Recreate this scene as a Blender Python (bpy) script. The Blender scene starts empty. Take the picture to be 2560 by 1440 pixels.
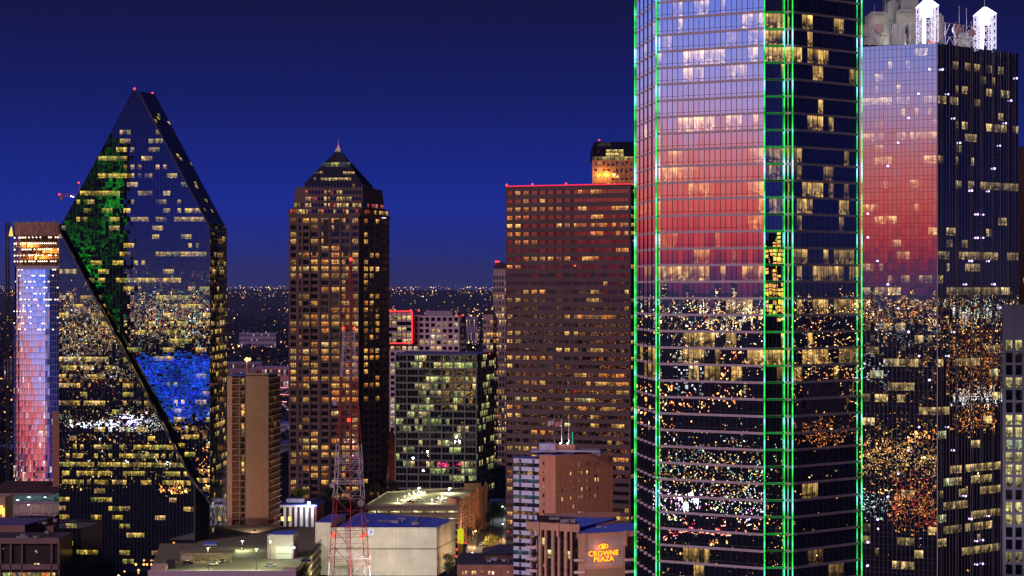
import bpy, math, random
from mathutils import Vector, Matrix
R = math.radians
sc = bpy.context.scene
F, H = 5000.0, 128.0            # focal length in photo pixels, camera height in metres

# ------------------------------------------------------------------ camera
cam_d = bpy.data.cameras.new('camera'); cam = bpy.data.objects.new('camera', cam_d)
sc.collection.objects.link(cam); sc.camera = cam
cam.location = (0, 0, H); cam.rotation_euler = (R(90), 0, 0)
cam_d.sensor_width = 36; cam_d.lens = 36 * F / 2560
cam_d.clip_start = 1; cam_d.clip_end = 150000

# ------------------------------------------------------------------ dusk sky
world = bpy.data.worlds.new('World'); sc.world = world; world.use_nodes = True
nt = world.node_tree; nt.nodes.clear()
def N(t, kind, **kw):
    n = t.nodes.new(kind)
    for k, v in kw.items(): setattr(n, k, v)
    return n
def ramp(t, stops, interp='LINEAR'):
    n = N(t, 'ShaderNodeValToRGB'); cr = n.color_ramp; cr.interpolation = interp
    while len(cr.elements) > 1: cr.elements.remove(cr.elements[-1])
    cr.elements[0].position = stops[0][0]; cr.elements[0].color = (*stops[0][1], 1)
    for p, c in stops[1:]:
        e = cr.elements.new(p); e.color = (*c, 1)
    return n
def math_(t, op, a, b=None, clamp=False):
    n = N(t, 'ShaderNodeMath', operation=op, use_clamp=clamp)
    for i, v in enumerate((a, b)):
        if v is None: continue
        if isinstance(v, (int, float)): n.inputs[i].default_value = v
        else: t.links.new(v, n.inputs[i])
    return n.outputs[0]
tc = N(nt, 'ShaderNodeTexCoord'); sep = N(nt, 'ShaderNodeSeparateXYZ'); nt.links.new(tc.outputs['Generated'], sep.inputs[0])
E = .30
el = math_(nt, 'MULTIPLY', sep.outputs[2], 1 / E, True)
east = ramp(nt, [(0, (.030, .034, .16)), (.02, (.022, .029, .18)), (.06, (.015, .028, .24)), (.13, (.009, .025, .31)), (.20, (.0075, .020, .24)),
                 (.30, (.0065, .013, .140)), (.46, (.0062, .0075, .060)), (1, (.005, .006, .045))])
west = ramp(nt, [(0, (.20, .02, .10)), (.03, (.45, .02, .05)), (.08, (.95, .08, .07)), (.15, (1.12, .19, .15)), (.22, (1.0, .31, .34)),
                 (.30, (.72, .48, .88)), (.38, (.46, .46, 1.1)), (.50, (.20, .32, 1.15)), (.75, (.06, .11, .55)), (1, (.012, .022, .16))])
for r_ in (east, west): nt.links.new(el, r_.inputs[0])
# the afterglow stands over one quarter of the horizon, behind the camera and to its left
ga = R(57); gx, gy = -math.sin(ga), -math.cos(ga)
hx = math_(nt, 'MULTIPLY', sep.outputs[0], gx); hy = math_(nt, 'MULTIPLY', sep.outputs[1], gy)
dot = math_(nt, 'ADD', hx, hy)
ln = math_(nt, 'SQRT', math_(nt, 'ADD', math_(nt, 'MULTIPLY', sep.outputs[0], sep.outputs[0]), math_(nt, 'MULTIPLY', sep.outputs[1], sep.outputs[1])))
cosaz = math_(nt, 'DIVIDE', dot, math_(nt, 'MAXIMUM', ln, .001))
mr = N(nt, 'ShaderNodeMapRange', interpolation_type='SMOOTHSTEP')
nt.links.new(cosaz, mr.inputs[0]); mr.inputs[1].default_value = math.cos(R(35)); mr.inputs[2].default_value = math.cos(R(27))
dk = ramp(nt, [(0, (.75,) * 3), (.16, (.42,) * 3), (.32, (.20,) * 3), (.70, (.22,) * 3), (.95, (1,) * 3)])      # the blue arch stands in the east; the rest of the sky is darker
nt.links.new(math_(nt, 'ADD', math_(nt, 'MULTIPLY', math_(nt, 'DIVIDE', sep.outputs[1], math_(nt, 'MAXIMUM', ln, .001)), .5), .5), dk.inputs[0])
dks = N(nt, 'ShaderNodeVectorMath', operation='SCALE'); nt.links.new(east.outputs[0], dks.inputs[0]); nt.links.new(dk.outputs[0], dks.inputs['Scale'])
mx = N(nt, 'ShaderNodeMix', data_type='RGBA')
nt.links.new(mr.outputs[0], mx.inputs[0]); nt.links.new(dks.outputs[0], mx.inputs[6]); nt.links.new(west.outputs[0], mx.inputs[7])
bg = N(nt, 'ShaderNodeBackground'); out = N(nt, 'ShaderNodeOutputWorld')
nt.links.new(mx.outputs[2], bg.inputs[0]); bg.inputs[1].default_value = 1.0
nt.links.new(bg.outputs[0], out.inputs[0])
# the last directional light of the afterglow
sd = bpy.data.lights.new('afterglow', 'SUN'); so = bpy.data.objects.new('afterglow', sd); sc.collection.objects.link(so)
sd.energy = 1.7; sd.angle = R(12); sd.color = (1, .62, .66)
so.rotation_euler = (R(62), 0, R(-42))
sc.view_settings.view_transform = 'Standard'; sc.view_settings.look = 'None'
sc.view_settings.exposure = 0; sc.view_settings.gamma = 1
cy = sc.cycles
cy.use_denoising = True
try: cy.denoiser = 'OPENIMAGEDENOISE'; cy.denoising_prefilter = 'ACCURATE'
except Exception: pass
cy.caustics_reflective = False; cy.caustics_refractive = False
cy.sample_clamp_indirect = 4; cy.max_bounces = 5; cy.diffuse_bounces = 2; cy.glossy_bounces = 4
cy.use_light_tree = True

# ------------------------------------------------------------------ helpers
def XP(px, Y): return (px - 1280) * Y / F
def ZP(py, Y): return H - (py - 720) * Y / F
def W(px, py, Y): return Vector((XP(px, Y), Y, ZP(py, Y)))
def proj(p): return 1280 + F * p[0] / p[1], 720 - F * (p[2] - H) / p[1]
def hsh(*a):
    return random.Random(hash(tuple(int(x * 7919) if isinstance(x, float) else x for x in a))).random()

class MB:
    def __init__(s): s.v, s.f, s.c, s.uv = [], [], [], []
    def face(s, pts, col=(0, 0, 0), uv=None):
        i = len(s.v); s.v += [Vector(p) for p in pts]; s.f.append(tuple(range(i, i + len(pts))))
        s.c.append(col); s.uv.append(uv or [(0, 0), (1, 0), (1, 1), (0, 1)][:len(pts)] + [(0, 0)] * max(0, len(pts) - 4))
    def hexa(s, q, col=(0, 0, 0)):                    # q: bottom four (ccw from above), top four
        i = len(s.v); s.v += [Vector(p) for p in q]
        for f in ((3, 2, 1, 0), (4, 5, 6, 7), (0, 1, 5, 4), (1, 2, 6, 5), (2, 3, 7, 6), (3, 0, 4, 7)):
            s.f.append(tuple(i + k for k in f)); s.c.append(col); s.uv.append([(0, 0), (1, 0), (1, 1), (0, 1)])
    def box(s, x0, x1, y0, y1, z0, z1, col=(0, 0, 0)):
        s.hexa([(x0, y0, z0), (x1, y0, z0), (x1, y1, z0), (x0, y1, z0), (x0, y0, z1), (x1, y0, z1), (x1, y1, z1), (x0, y1, z1)], col)
    def prism(s, poly, z0, z1, col=(0, 0, 0), top=None):   # poly ccw from above
        n = len(poly); b = [(x, y, z0) for x, y in poly]; t = [(x, y, z1) for x, y in (top or poly)]
        for k in range(n): s.face([b[k], b[(k + 1) % n], t[(k + 1) % n], t[k]], col)
        s.face(t, col); s.face(b[::-1], col)
    def tube(s, p, q, r, n=6, col=(0, 0, 0), r2=None):
        p, q = Vector(p), Vector(q); d = (q - p)
        if d.length < 1e-6: return
        d.normalize(); a = d.orthogonal().normalized(); b = d.cross(a); i = len(s.v); r2 = r if r2 is None else r2
        for c, rr in ((p, r), (q, r2)):
            for k in range(n):
                t = 2 * math.pi * k / n; s.v.append(c + a * math.cos(t) * rr + b * math.sin(t) * rr)
        for k in range(n):
            s.f.append((i + k, i + (k + 1) % n, i + n + (k + 1) % n, i + n + k)); s.c.append(col); s.uv.append([(0, 0), (1, 0), (1, 1), (0, 1)])
        s.f.append(tuple(i + k for k in range(n - 1, -1, -1))); s.c.append(col); s.uv.append([(0, 0)] * n)
        s.f.append(tuple(i + n + k for k in range(n))); s.c.append(col); s.uv.append([(0, 0)] * n)
    def octa(s, c, r, col=(0, 0, 0)):
        c = Vector(c); i = len(s.v)
        s.v += [c + Vector(d) * r for d in ((1, 0, 0), (0, 1, 0), (-1, 0, 0), (0, -1, 0), (0, 0, 1), (0, 0, -1))]
        for k in range(4):
            s.f.append((i + k, i + (k + 1) % 4, i + 4)); s.f.append((i + (k + 1) % 4, i + k, i + 5))
            s.c += [col, col]; s.uv += [[(0, 0)] * 3] * 2
    def ball(s, c, r, col=(0, 0, 0), n=8, m=5):
        c = Vector(c); rings = []
        for j in range(1, m):
            t = math.pi * j / m; i = len(s.v)
            for k in range(n):
                a = 2 * math.pi * k / n; s.v.append(c + Vector((math.sin(t) * math.cos(a), math.sin(t) * math.sin(a), math.cos(t))) * r)
            rings.append(i)
        t = len(s.v); s.v += [c + Vector((0, 0, r)), c - Vector((0, 0, r))]
        for k in range(n):
            fs = [(t, rings[0] + k, rings[0] + (k + 1) % n), (t + 1, rings[-1] + (k + 1) % n, rings[-1] + k)]
            for j in range(len(rings) - 1):
                fs.append((rings[j] + k, rings[j + 1] + k, rings[j + 1] + (k + 1) % n, rings[j] + (k + 1) % n))
            for f in fs: s.f.append(f); s.c.append(col); s.uv.append([(0, 0)] * len(f))
    def build(s, name, mat, parent=None, origin=(0, 0, 0), smooth=False):
        if not s.f: return None
        o_ = Vector(origin); me = bpy.data.meshes.new(name)
        me.from_pydata([tuple(v - o_) for v in s.v], [], s.f)
        a = me.attributes.new('col', 'FLOAT_COLOR', 'FACE')
        a.data.foreach_set('color', [x for c in s.c for x in (*c, 1)])
        uvl = me.uv_layers.new(name='UVMap'); uvl.data.foreach_set('uv', [x for l in s.uv for p in l for x in p])
        me.materials.append(mat)
        if smooth: me.shade_smooth()
        o = bpy.data.objects.new(name, me); sc.collection.objects.link(o)
        if parent: o.parent = parent
        return o

class Frame:
    """a flat face of a building: origin o, axis u to the right, axis v upwards, n outwards"""
    def __init__(s, o, u, v):
        s.o, s.u, s.v = Vector(o), Vector(u).normalized(), Vector(v).normalized(); s.n = s.u.cross(s.v).normalized()
    def pt(s, a, b, d=0): return s.o + s.u * a + s.v * b + s.n * d
def wall(p, q, z=0):
    f = Frame((p[0], p[1], z), (q[0] - p[0], q[1] - p[1], 0), (0, 0, 1)); f.L = math.hypot(q[0] - p[0], q[1] - p[1]); return f
def fbox(mb, f, a0, a1, b0, b1, d0, d1, col=(0, 0, 0)):
    P = f.pt
    i = len(mb.v); mb.v += [P(a0, b0, d0), P(a1, b0, d0), P(a1, b1, d0), P(a0, b1, d0), P(a0, b0, d1), P(a1, b0, d1), P(a1, b1, d1), P(a0, b1, d1)]
    for q in ((4, 5, 6, 7), (0, 4, 7, 3), (5, 1, 2, 6), (7, 6, 2, 3), (0, 1, 5, 4)):
        mb.f.append(tuple(i + k for k in q)); mb.c.append(col); mb.uv.append([(0, 0), (1, 0), (1, 1), (0, 1)])
def clip(poly, cv):                                   # convex clip, both ccw in (a, b)
    for k in range(len(cv)):
        (ax, ay), (bx, by) = cv[k], cv[(k + 1) % len(cv)]
        def side(p): return (bx - ax) * (p[1] - ay) - (by - ay) * (p[0] - ax)
        res = []
        for i in range(len(poly)):
            p, q = poly[i], poly[(i + 1) % len(poly)]; sp, sq = side(p), side(q)
            if sp >= 0: res.append(p)
            if (sp > 0 > sq) or (sp < 0 < sq):
                t = sp / (sp - sq); res.append((p[0] + (q[0] - p[0]) * t, p[1] + (q[1] - p[1]) * t))
        poly = res
        if len(poly) < 3: return []
    return poly

# ------------------------------------------------------------------ materials
def mat_base(name):
    m = bpy.data.materials.new(name); m.use_nodes = True; t = m.node_tree; t.nodes.clear()
    return m, t, N(t, 'ShaderNodeOutputMaterial')
def noise(t, vec, scale, detail=2, rough=.5):
    n = N(t, 'ShaderNodeTexNoise'); n.inputs['Scale'].default_value = scale; n.inputs['Detail'].default_value = detail
    n.inputs['Roughness'].default_value = rough
    if vec is not None: t.links.new(vec, n.inputs['Vector'])
    return n.outputs[0]
def maprange(t, v, a, b, c, d, smooth=False):
    n = N(t, 'ShaderNodeMapRange', interpolation_type='SMOOTHSTEP' if smooth else 'LINEAR'); t.links.new(v, n.inputs[0])
    for i, x in enumerate((a, b, c, d)): n.inputs[i + 1].default_value = x
    return n.outputs[0]
MATS = {}
def solid(name, col, rough=.8, var=.25, scale=.25, bump=0, metallic=0, streak=True):
    if name in MATS: return MATS[name]
    m, t, out = mat_base(name); tc = N(t, 'ShaderNodeTexCoord')
    a = noise(t, tc.outputs['Object'], scale, 5, .6)
    mp = N(t, 'ShaderNodeMapping'); mp.inputs['Scale'].default_value = (1.2, 1.2, .06) if streak else (2, 2, 2)
    t.links.new(tc.outputs['Object'], mp.inputs[0]); b = noise(t, mp.outputs[0], 1, 3)
    k = math_(t, 'MULTIPLY', maprange(t, a, .3, .7, 1 - var, 1 + var * .5), maprange(t, b, .3, .7, 1 - var * .5, 1 + var * .3))
    vm = N(t, 'ShaderNodeVectorMath', operation='SCALE'); vm.inputs[0].default_value = col; t.links.new(k, vm.inputs['Scale'])
    p = N(t, 'ShaderNodeBsdfPrincipled'); t.links.new(vm.outputs[0], p.inputs['Base Color'])
    p.inputs['Roughness'].default_value = rough; p.inputs['Metallic'].default_value = metallic
    p.inputs['Specular IOR Level'].default_value = .0 if rough > .85 else .25
    if bump:
        bn = N(t, 'ShaderNodeBump'); bn.inputs['Distance'].default_value = bump; t.links.new(noise(t, tc.outputs['Object'], 2, 4), bn.inputs['Height'])
        t.links.new(bn.outputs[0], p.inputs['Normal'])
    t.links.new(p.outputs[0], out.inputs[0]); MATS[name] = m; return m
def glass(name, tint=(.6, .6, .6), rough=.0, bump=.0012, bscale=.5, under=(.004, .005, .008), detail=True, gain=1.0):
    """coated window glass: mirrors what stands opposite; a lit room behind it shows as the colour kept on each pane"""
    if name in MATS: return MATS[name]
    m, t, out = mat_base(name); tc = N(t, 'ShaderNodeTexCoord'); ob = tc.outputs['Object']
    bn = N(t, 'ShaderNodeBump'); bn.inputs['Strength'].default_value = 1; bn.inputs['Distance'].default_value = bump
    t.links.new(noise(t, ob, bscale, 1), bn.inputs['Height'])
    g = N(t, 'ShaderNodeBsdfGlossy'); g.inputs['Color'].default_value = (*tint, 1); g.inputs['Roughness'].default_value = rough
    if bump: t.links.new(bn.outputs[0], g.inputs['Normal'])
    d = N(t, 'ShaderNodeBsdfDiffuse'); d.inputs['Color'].default_value = (*under, 1)
    at = N(t, 'ShaderNodeAttribute'); at.attribute_name = 'col'
    uv = N(t, 'ShaderNodeUVMap'); su = N(t, 'ShaderNodeSeparateXYZ'); t.links.new(uv.outputs[0], su.inputs[0]); v = su.outputs[1]
    blot = maprange(t, noise(t, ob, .45, 2), .38, .62, .35, 1.3)
    mp = N(t, 'ShaderNodeMapping'); mp.inputs['Scale'].default_value = (2.2, 2.2, .25); t.links.new(ob, mp.inputs[0])
    blind = maprange(t, noise(t, mp.outputs[0], 1, 1), .40, .60, .45, 1.2)
    ceil_ = maprange(t, v, .74, .84, 1.0, 1.5, True)
    fur = math_(t, 'MULTIPLY', maprange(t, noise(t, ob, 1.3, 2), .47, .51, 0, 1), maprange(t, v, .35, .6, 1, 0))
    fur = math_(t, 'SUBTRACT', 1, math_(t, 'MULTIPLY', fur, .85))
    k = math_(t, 'MULTIPLY', math_(t, 'MULTIPLY', blot, blind), math_(t, 'MULTIPLY', ceil_, fur)) if detail else 1.0
    e = N(t, 'ShaderNodeEmission'); t.links.new(at.outputs['Color'], e.inputs[0])
    if detail: t.links.new(math_(t, 'MULTIPLY', k, gain), e.inputs[1])
    else: e.inputs[1].default_value = gain
    a1 = N(t, 'ShaderNodeAddShader'); a2 = N(t, 'ShaderNodeAddShader')
    t.links.new(g.outputs[0], a1.inputs[0]); t.links.new(d.outputs[0], a1.inputs[1]); t.links.new(a1.outputs[0], a2.inputs[0]); t.links.new(e.outputs[0], a2.inputs[1])
    t.links.new(a2.outputs[0], out.inputs[0]); m.cycles.emission_sampling = 'NONE'; MATS[name] = m; return m
def lamp_mat(name, col=None, strength=1.0, sample='NONE', vary=0):
    """something that gives off light; without a colour it takes the one kept on each face"""
    if name in MATS: return MATS[name]
    m, t, out = mat_base(name); e = N(t, 'ShaderNodeEmission'); e.inputs[1].default_value = strength
    if col: e.inputs[0].default_value = (*col, 1)
    else:
        at = N(t, 'ShaderNodeAttribute'); at.attribute_name = 'col'; t.links.new(at.outputs['Color'], e.inputs[0])
    if vary:
        tc = N(t, 'ShaderNodeTexCoord'); mp = N(t, 'ShaderNodeMapping'); mp.inputs['Scale'].default_value = (0, 0, vary); t.links.new(tc.outputs['Object'], mp.inputs[0])
        n = noise(t, mp.outputs[0], 1, 3); rp = ramp(t, [(0, (.03, 1.0, .10)), (.50, (.05, 1.0, .12)), (.56, (.12, 1.0, .55)), (.63, (.35, .85, 1.0)), (1, (.8, .95, 1.0))])
        t.links.new(n, rp.inputs[0]); t.links.new(rp.outputs[0], e.inputs[0])
        t.links.new(maprange(t, n, .4, .65, .35 * strength, 2.0 * strength), e.inputs[1])
    t.links.new(e.outputs[0], out.inputs[0]); m.cycles.emission_sampling = sample; MATS[name] = m; return m

# ------------------------------------------------------------------ object bookkeeping
def tag(o, label=None, cat=None, group=None, kind=None):
    if label: o['label'] = label
    if cat: o['category'] = cat
    if group: o['group'] = group
    if kind: o['kind'] = kind
    return o
def empty(name, loc=(0, 0, 0), rz=0):
    o = bpy.data.objects.new(name, None); sc.collection.objects.link(o); o.location = loc; o.rotation_euler = (0, 0, rz); o.empty_display_size = 1; return o
def dup(o, loc=None, rz=None, scale=None, label=None, parent=None):
    c = o.copy(); sc.collection.objects.link(c); c.parent = parent
    for ch in o.children: dup(ch, parent=c)
    if loc is not None: c.location = loc
    if rz is not None: c.rotation_euler = (0, 0, rz)
    if scale is not None: c.scale = scale if hasattr(scale, '__len__') else (scale,) * 3
    if label: c['label'] = label
    return c
class Thing:
    """a thing whose parts are gathered as meshes and linked under one Empty at its base"""
    def __init__(s, name, loc, label, cat, group=None):
        s.e = tag(empty(name, loc), label, cat, group); s.o = Vector(loc); s.parts = {}; s.win = []
    def part(s, name, mat):
        if name not in s.parts: s.parts[name] = (MB(), mat)
        return s.parts[name][0]
    def add(s, name, mb, mat, parent=None, smooth=False):
        return mb.build(name, mat, parent or s.e, s.o, smooth)
    def done(s, wmat=None, limit=100):
        for n, (mb, m) in s.parts.items(): s.add(n.split('|')[0], mb, m)
        if s.win:
            def area(w):
                ps = [proj(p) for p in w[0]]
                on = all(0 < p[0] < 2560 and 0 < p[1] < 1440 for p in ps)
                a = abs(sum(ps[k][0] * ps[(k + 1) % len(ps)][1] - ps[(k + 1) % len(ps)][0] * ps[k][1] for k in range(len(ps))))
                return a * (1 if on else .001) * (.3 + min(1, sum(w[1])))
            s.win.sort(key=area, reverse=True)
            for pts, c, uv, m in s.win[:limit]:
                mb = MB(); mb.face(pts, c, uv); s.add('window', mb, m)
            rest = {}
            for pts, c, uv, m in s.win[limit:]: rest.setdefault(m.name, (MB(), m))[0].face(pts, c, uv)
            for mb, m in rest.values(): tag(s.add('lit_windows', mb, m), kind='stuff')
        return s.e

WARM = (1.0, .66, .24); GOLD = (1.0, .80, .26); ORNG = (1.0, .50, .12); CREAM = (1.0, .80, .46); COOL = (.72, .86, .52); RED = (.9, .12, .06)
def lights_of(seed, cols, p=.15, run=3, zones=(), exact=(), floors=None, dim=.3):
    """which windows are lit: zones (x0,y0,x1,y1,chance) and exact patches (x0,y0,x1,y1,level), read off the photograph's facade"""
    def f(c, k, i):
        px, py = proj(c)
        for x0, y0, x1, y1, lv in exact:
            if x0 <= px <= x1 and y0 <= py <= y1:
                r = hsh(seed, k, i, 5); c0 = cols[0][0]; s_ = lv * (.40 + .75 * r) * (.35 if hsh(seed, k, i, 8) < .14 else 1); return tuple(x * s_ * .95 for x in c0)
        q = p
        for x0, y0, x1, y1, pr in zones:
            if x0 <= px <= x1 and y0 <= py <= y1: q = pr
        act = .35 + 1.3 * hsh(seed, k, 99) if q < .8 else 1
        r = hsh(seed, k, (i + int(5 * hsh(seed, k, 3))) // run, 1)
        if r < q * act and hsh(seed, k, i, 2) < .86:
            t = hsh(seed, k, i // run, 4); acc = 0; c0 = cols[-1][0]
            for cc, w in cols:
                acc += w
                if t < acc: c0 = cc; break
            lv = dim * .6 + (1.1 - dim * .6) * hsh(seed, k, i, 6) ** .85
            return tuple(x * lv for x in c0)
        return None
    return f

def grid(T, f, U, Z, glassm, lit=None, pier=None, span=None, dp=.25, ds=.2, a=None, b=None, cv=None, tilt=.004, sub=0, subm=None, lean=0.0, gpart='glass', key=0, sub_d=.08, sub_w=.07):
    """window openings U x Z on face f; piers and spandrels between them stand proud as real boxes"""
    a0, a1 = a or (0, f.L); b0, b1 = b
    gm = T.part(gpart, glassm)
    rnd = random.Random(key + len(U) * 31 + len(Z))
    for k, (z0, z1) in enumerate(Z):
        zc = (z0 + z1) / 2
        for i, (u0, u1) in enumerate(U):
            uc = (u0 + u1) / 2; ax = rnd.gauss(0, tilt) ; az = rnd.gauss(0, tilt)
            poly = [(u0 - .02, z0 - .02), (u1 + .02, z0 - .02), (u1 + .02, z1 + .02), (u0 - .02, z1 + .02)]
            if cv:
                poly = clip(poly, cv)
                if not poly: continue
            pts = [f.pt(x, y, (x - uc) * ax + (y - zc) * (az - lean)) for x, y in poly]
            uv = [((x - u0) / (u1 - u0), (y - z0) / (z1 - z0)) for x, y in poly]
            c = lit(f.pt(uc, zc), k, i) if lit else None
            if c: T.win.append((pts, c, uv, glassm))
            else: gm.face(pts, (0, 0, 0), uv)
    def hrange(y):
        if not cv: return a0, a1
        p = clip([(a0, y - .01), (a1, y - .01), (a1, y + .01), (a0, y + .01)], cv)
        return (min(q[0] for q in p), max(q[0] for q in p)) if p else None
    def vrange(x):
        if not cv: return b0, b1
        p = clip([(x - .01, b0), (x + .01, b0), (x + .01, b1), (x - .01, b1)], cv)
        return (min(q[1] for q in p), max(q[1] for q in p)) if p else None
    if span:
        name, m = span; mb = T.part(name, m); e = [b0] + [z for zz in Z for z in zz] + [b1]
        for k in range(0, len(e), 2):
            if e[k + 1] - e[k] > .01:
                r = hrange((e[k] + e[k + 1]) / 2)
                if r: fbox(mb, f, r[0], r[1], e[k], e[k + 1], -.3, ds)
    if pier:
        name, m = pier; mb = T.part(name, m); e = [a0] + [u for uu in U for u in uu] + [a1]
        for k in range(0, len(e), 2):
            if e[k + 1] - e[k] > .01:
                r = vrange((e[k] + e[k + 1]) / 2)
                if r: fbox(mb, f, e[k], e[k + 1], r[0], r[1], -.3, dp)
    if sub:
        mb = T.part('mullion', subm)
        for (u0, u1) in U:
            for j in range(1, sub + 1):
                x = u0 + (u1 - u0) * j / (sub + 1); r = vrange(x)
                if r: fbox(mb, f, x - sub_w / 2, x + sub_w / 2, r[0], r[1], -.1, sub_d)
def bays(a0, a1, n, gap):
    w = (a1 - a0) / n; return [(a0 + i * w + gap / 2, a0 + (i + 1) * w - gap / 2) for i in range(n)]
def storeys(z0, z1, fh, lo, hi, phase=0):
    r = []; z = z0 + phase
    while z + fh * hi <= z1 + .01:
        r.append((z + fh * lo, z + fh * hi)); z += fh
    return r
def mirror(P, p, q):
    """where a thing stands whose mirror image in the vertical wall p-q appears at P"""
    t = Vector((q[0] - p[0], q[1] - p[1], 0)).normalized(); n = Vector((t.y, -t.x, 0)); P = Vector(P)
    return P - n * 2 * (P - Vector((p[0], p[1], P.z))).dot(n)

# ------------------------------------------------------------------ shared materials
DARKM = solid('dark_metal', (.02, .02, .025), .5)
MULL = solid('grey_mullion', (.10, .10, .12), .5)
ROOF = solid('roof_membrane', (.10, .15, .50), .8, .35)
CONC = solid('concrete', (.30, .27, .24), .85)
ASPH = solid('asphalt', (.05, .05, .055), .9, .4, streak=False)
WHITE = solid('white_paint', (.78, .77, .75), .5, .12)
REDL = lamp_mat('red_beacon_glow', (1, .045, .02), 3.2)

# ================================================================== THE SETTING
def sheet(name, x0, x1, y0, y1, z, mat, nx=1, ny=1, hf=None):
    mb = MB()
    for i in range(nx):
        for j in range(ny):
            xs = [x0 + (x1 - x0) * (i + a) / nx for a in (0, 1)]; ys = [y0 + (y1 - y0) * (j + a) / ny for a in (0, 1)]
            h = lambda x, y: z + (hf(x, y) if hf else 0)
            mb.face([(xs[0], ys[0], h(xs[0], ys[0])), (xs[1], ys[0], h(xs[1], ys[0])), (xs[1], ys[1], h(xs[1], ys[1])), (xs[0], ys[1], h(xs[0], ys[1]))])
    return mb.build(name, mat)
GROUND = solid('night_ground', (.010, .012, .030), .95, .7, .004, streak=False)
tag(sheet('ground', -70000, 70000, -70000, 70000, 0, GROUND), kind='structure')
def hill(x, y):
    t = min(1, max(0, (y - 9000) / 7000)); t = t * t * (3 - 2 * t)
    return t * (104 + 14 * math.sin(x * .0011 + 1) * math.sin(y * .0005) + 6 * math.sin(x * .004)) - .5
tag(sheet('hills', -9000, 9000, 8800, 26000, 0, solid('far_hills', (.035, .035, .08), .95, .5, .002, streak=False), 90, 24, hill), kind='structure')
HAZE_TOWN = solid('suburb_trees', (.020, .022, .045), .95, .7, .02, streak=False)

# ================================================================== GREEN-EDGED TOWER (nearest, 470 m away)
TG = Thing('glass_tower', (62, 480, 0), 'tallest blue glass tower with green light tubes running up its edges', 'tower')
def at(px, Y): return (XP(px, Y), Y)
g0, g1, g2 = at(1590, 492), at(1642, 468), at(1910, 455)
n1, n2 = at(1911.5, 456.3), at(1962.5, 456.7)
g3, g4 = at(1978, 455.4), at(2148, 470)
gb1 = (g4[0] - 2, g4[1] + 20); gb0 = (g0[0] + 4, g0[1] + 6)
TOP = 281
GL1 = glass('mirror_glass', (.62, .62, .66), .0, .0022, .35)
BAND = solid('mauve_metal_band', (.42, .38, .44), .55, .12)
CORE = solid('dark_core', (.012, .012, .016), .9)
core = [(x + dx, y + .6) for (x, y), dx in ((g0, .6), (g1, .5), (g2, -.6), (n1, -.5), (n2, .5), (g3, .2), (g4, -.6), (gb1, 0), (gb0, 0))]
TG.part('wall', CORE).prism(core, 0, TOP - .5)
fh = 3.84; zb = 129.25 - 34 * fh + 0.0
def tower_floors(fh, zb, top, lo, hi, n0=0): return storeys(zb, top, fh, lo, hi)
px_ = lambda x: x / 3 + 1560
def ex(rows, off):       # patches read off an enlargement: (zoomed x0, x1, y0, y1, level)
    return [(px_(a), off + c / 3, px_(b), off + d / 3, l) for a, b, c, d, l in rows]
EX = ex([(370, 445, 30, 105, .8), (540, 640, 30, 105, .6), (735, 765, 30, 105, .9), (850, 885, 165, 205, .7), (885, 1045, 115, 205, .75), (400, 440, 190, 220, .5),
         (925, 1045, 240, 330, .55), (765, 840, 280, 325, .45), (285, 370, 285, 355, .4), (450, 525, 420, 465, .9), (525, 760, 385, 460, 1), (935, 1000, 380, 455, .8),
         (240, 370, 450, 490, .35), (455, 605, 510, 595, .7), (765, 925, 495, 575, .95), (410, 685, 885, 965, .9), (765, 885, 880, 955, .9), (980, 1020, 890, 950, .9),
         (330, 445, 1145, 1215, .5), (915, 1045, 1140, 1210, .5), (225, 545, 1270, 1330, .6), (490, 685, 1395, 1500, .45), (925, 1045, 1385, 1500, .6),
         (1055, 1205, 115, 205, .8), (1055, 1205, 240, 330, .75), (1055, 1330, 370, 465, 1), (1190, 1205, 520, 560, .6), (1060, 1330, 1130, 1220, .6), (1060, 1330, 1260, 1340, .35),
         (1330, 1430, 130, 215, .9), (1590, 1640, 160, 240, .9), (1380, 1430, 290, 335, .9), (1540, 1580, 330, 360, .8), (1380, 1535, 405, 470, .85), (1690, 1705, 440, 480, .8),
         (1405, 1485, 515, 595, .9), (1690, 1755, 545, 600, .5), (1435, 1485, 775, 835, .8), (1355, 1485, 885, 965, .9), (1535, 1585, 895, 965, .6), (1635, 1685, 1150, 1215, .9),
         (1510, 1590, 1260, 1330, .4), (1330, 1480, 1385, 1440, .8), (1535, 1590, 1385, 1440, .7), (1635, 1690, 1385, 1440, .9),
         (105, 130, 1300, 1380, .5), (160, 185, 380, 440, .5), (160, 185, 940, 1010, .5), (220, 245, 180, 260, .4)], 0)
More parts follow.
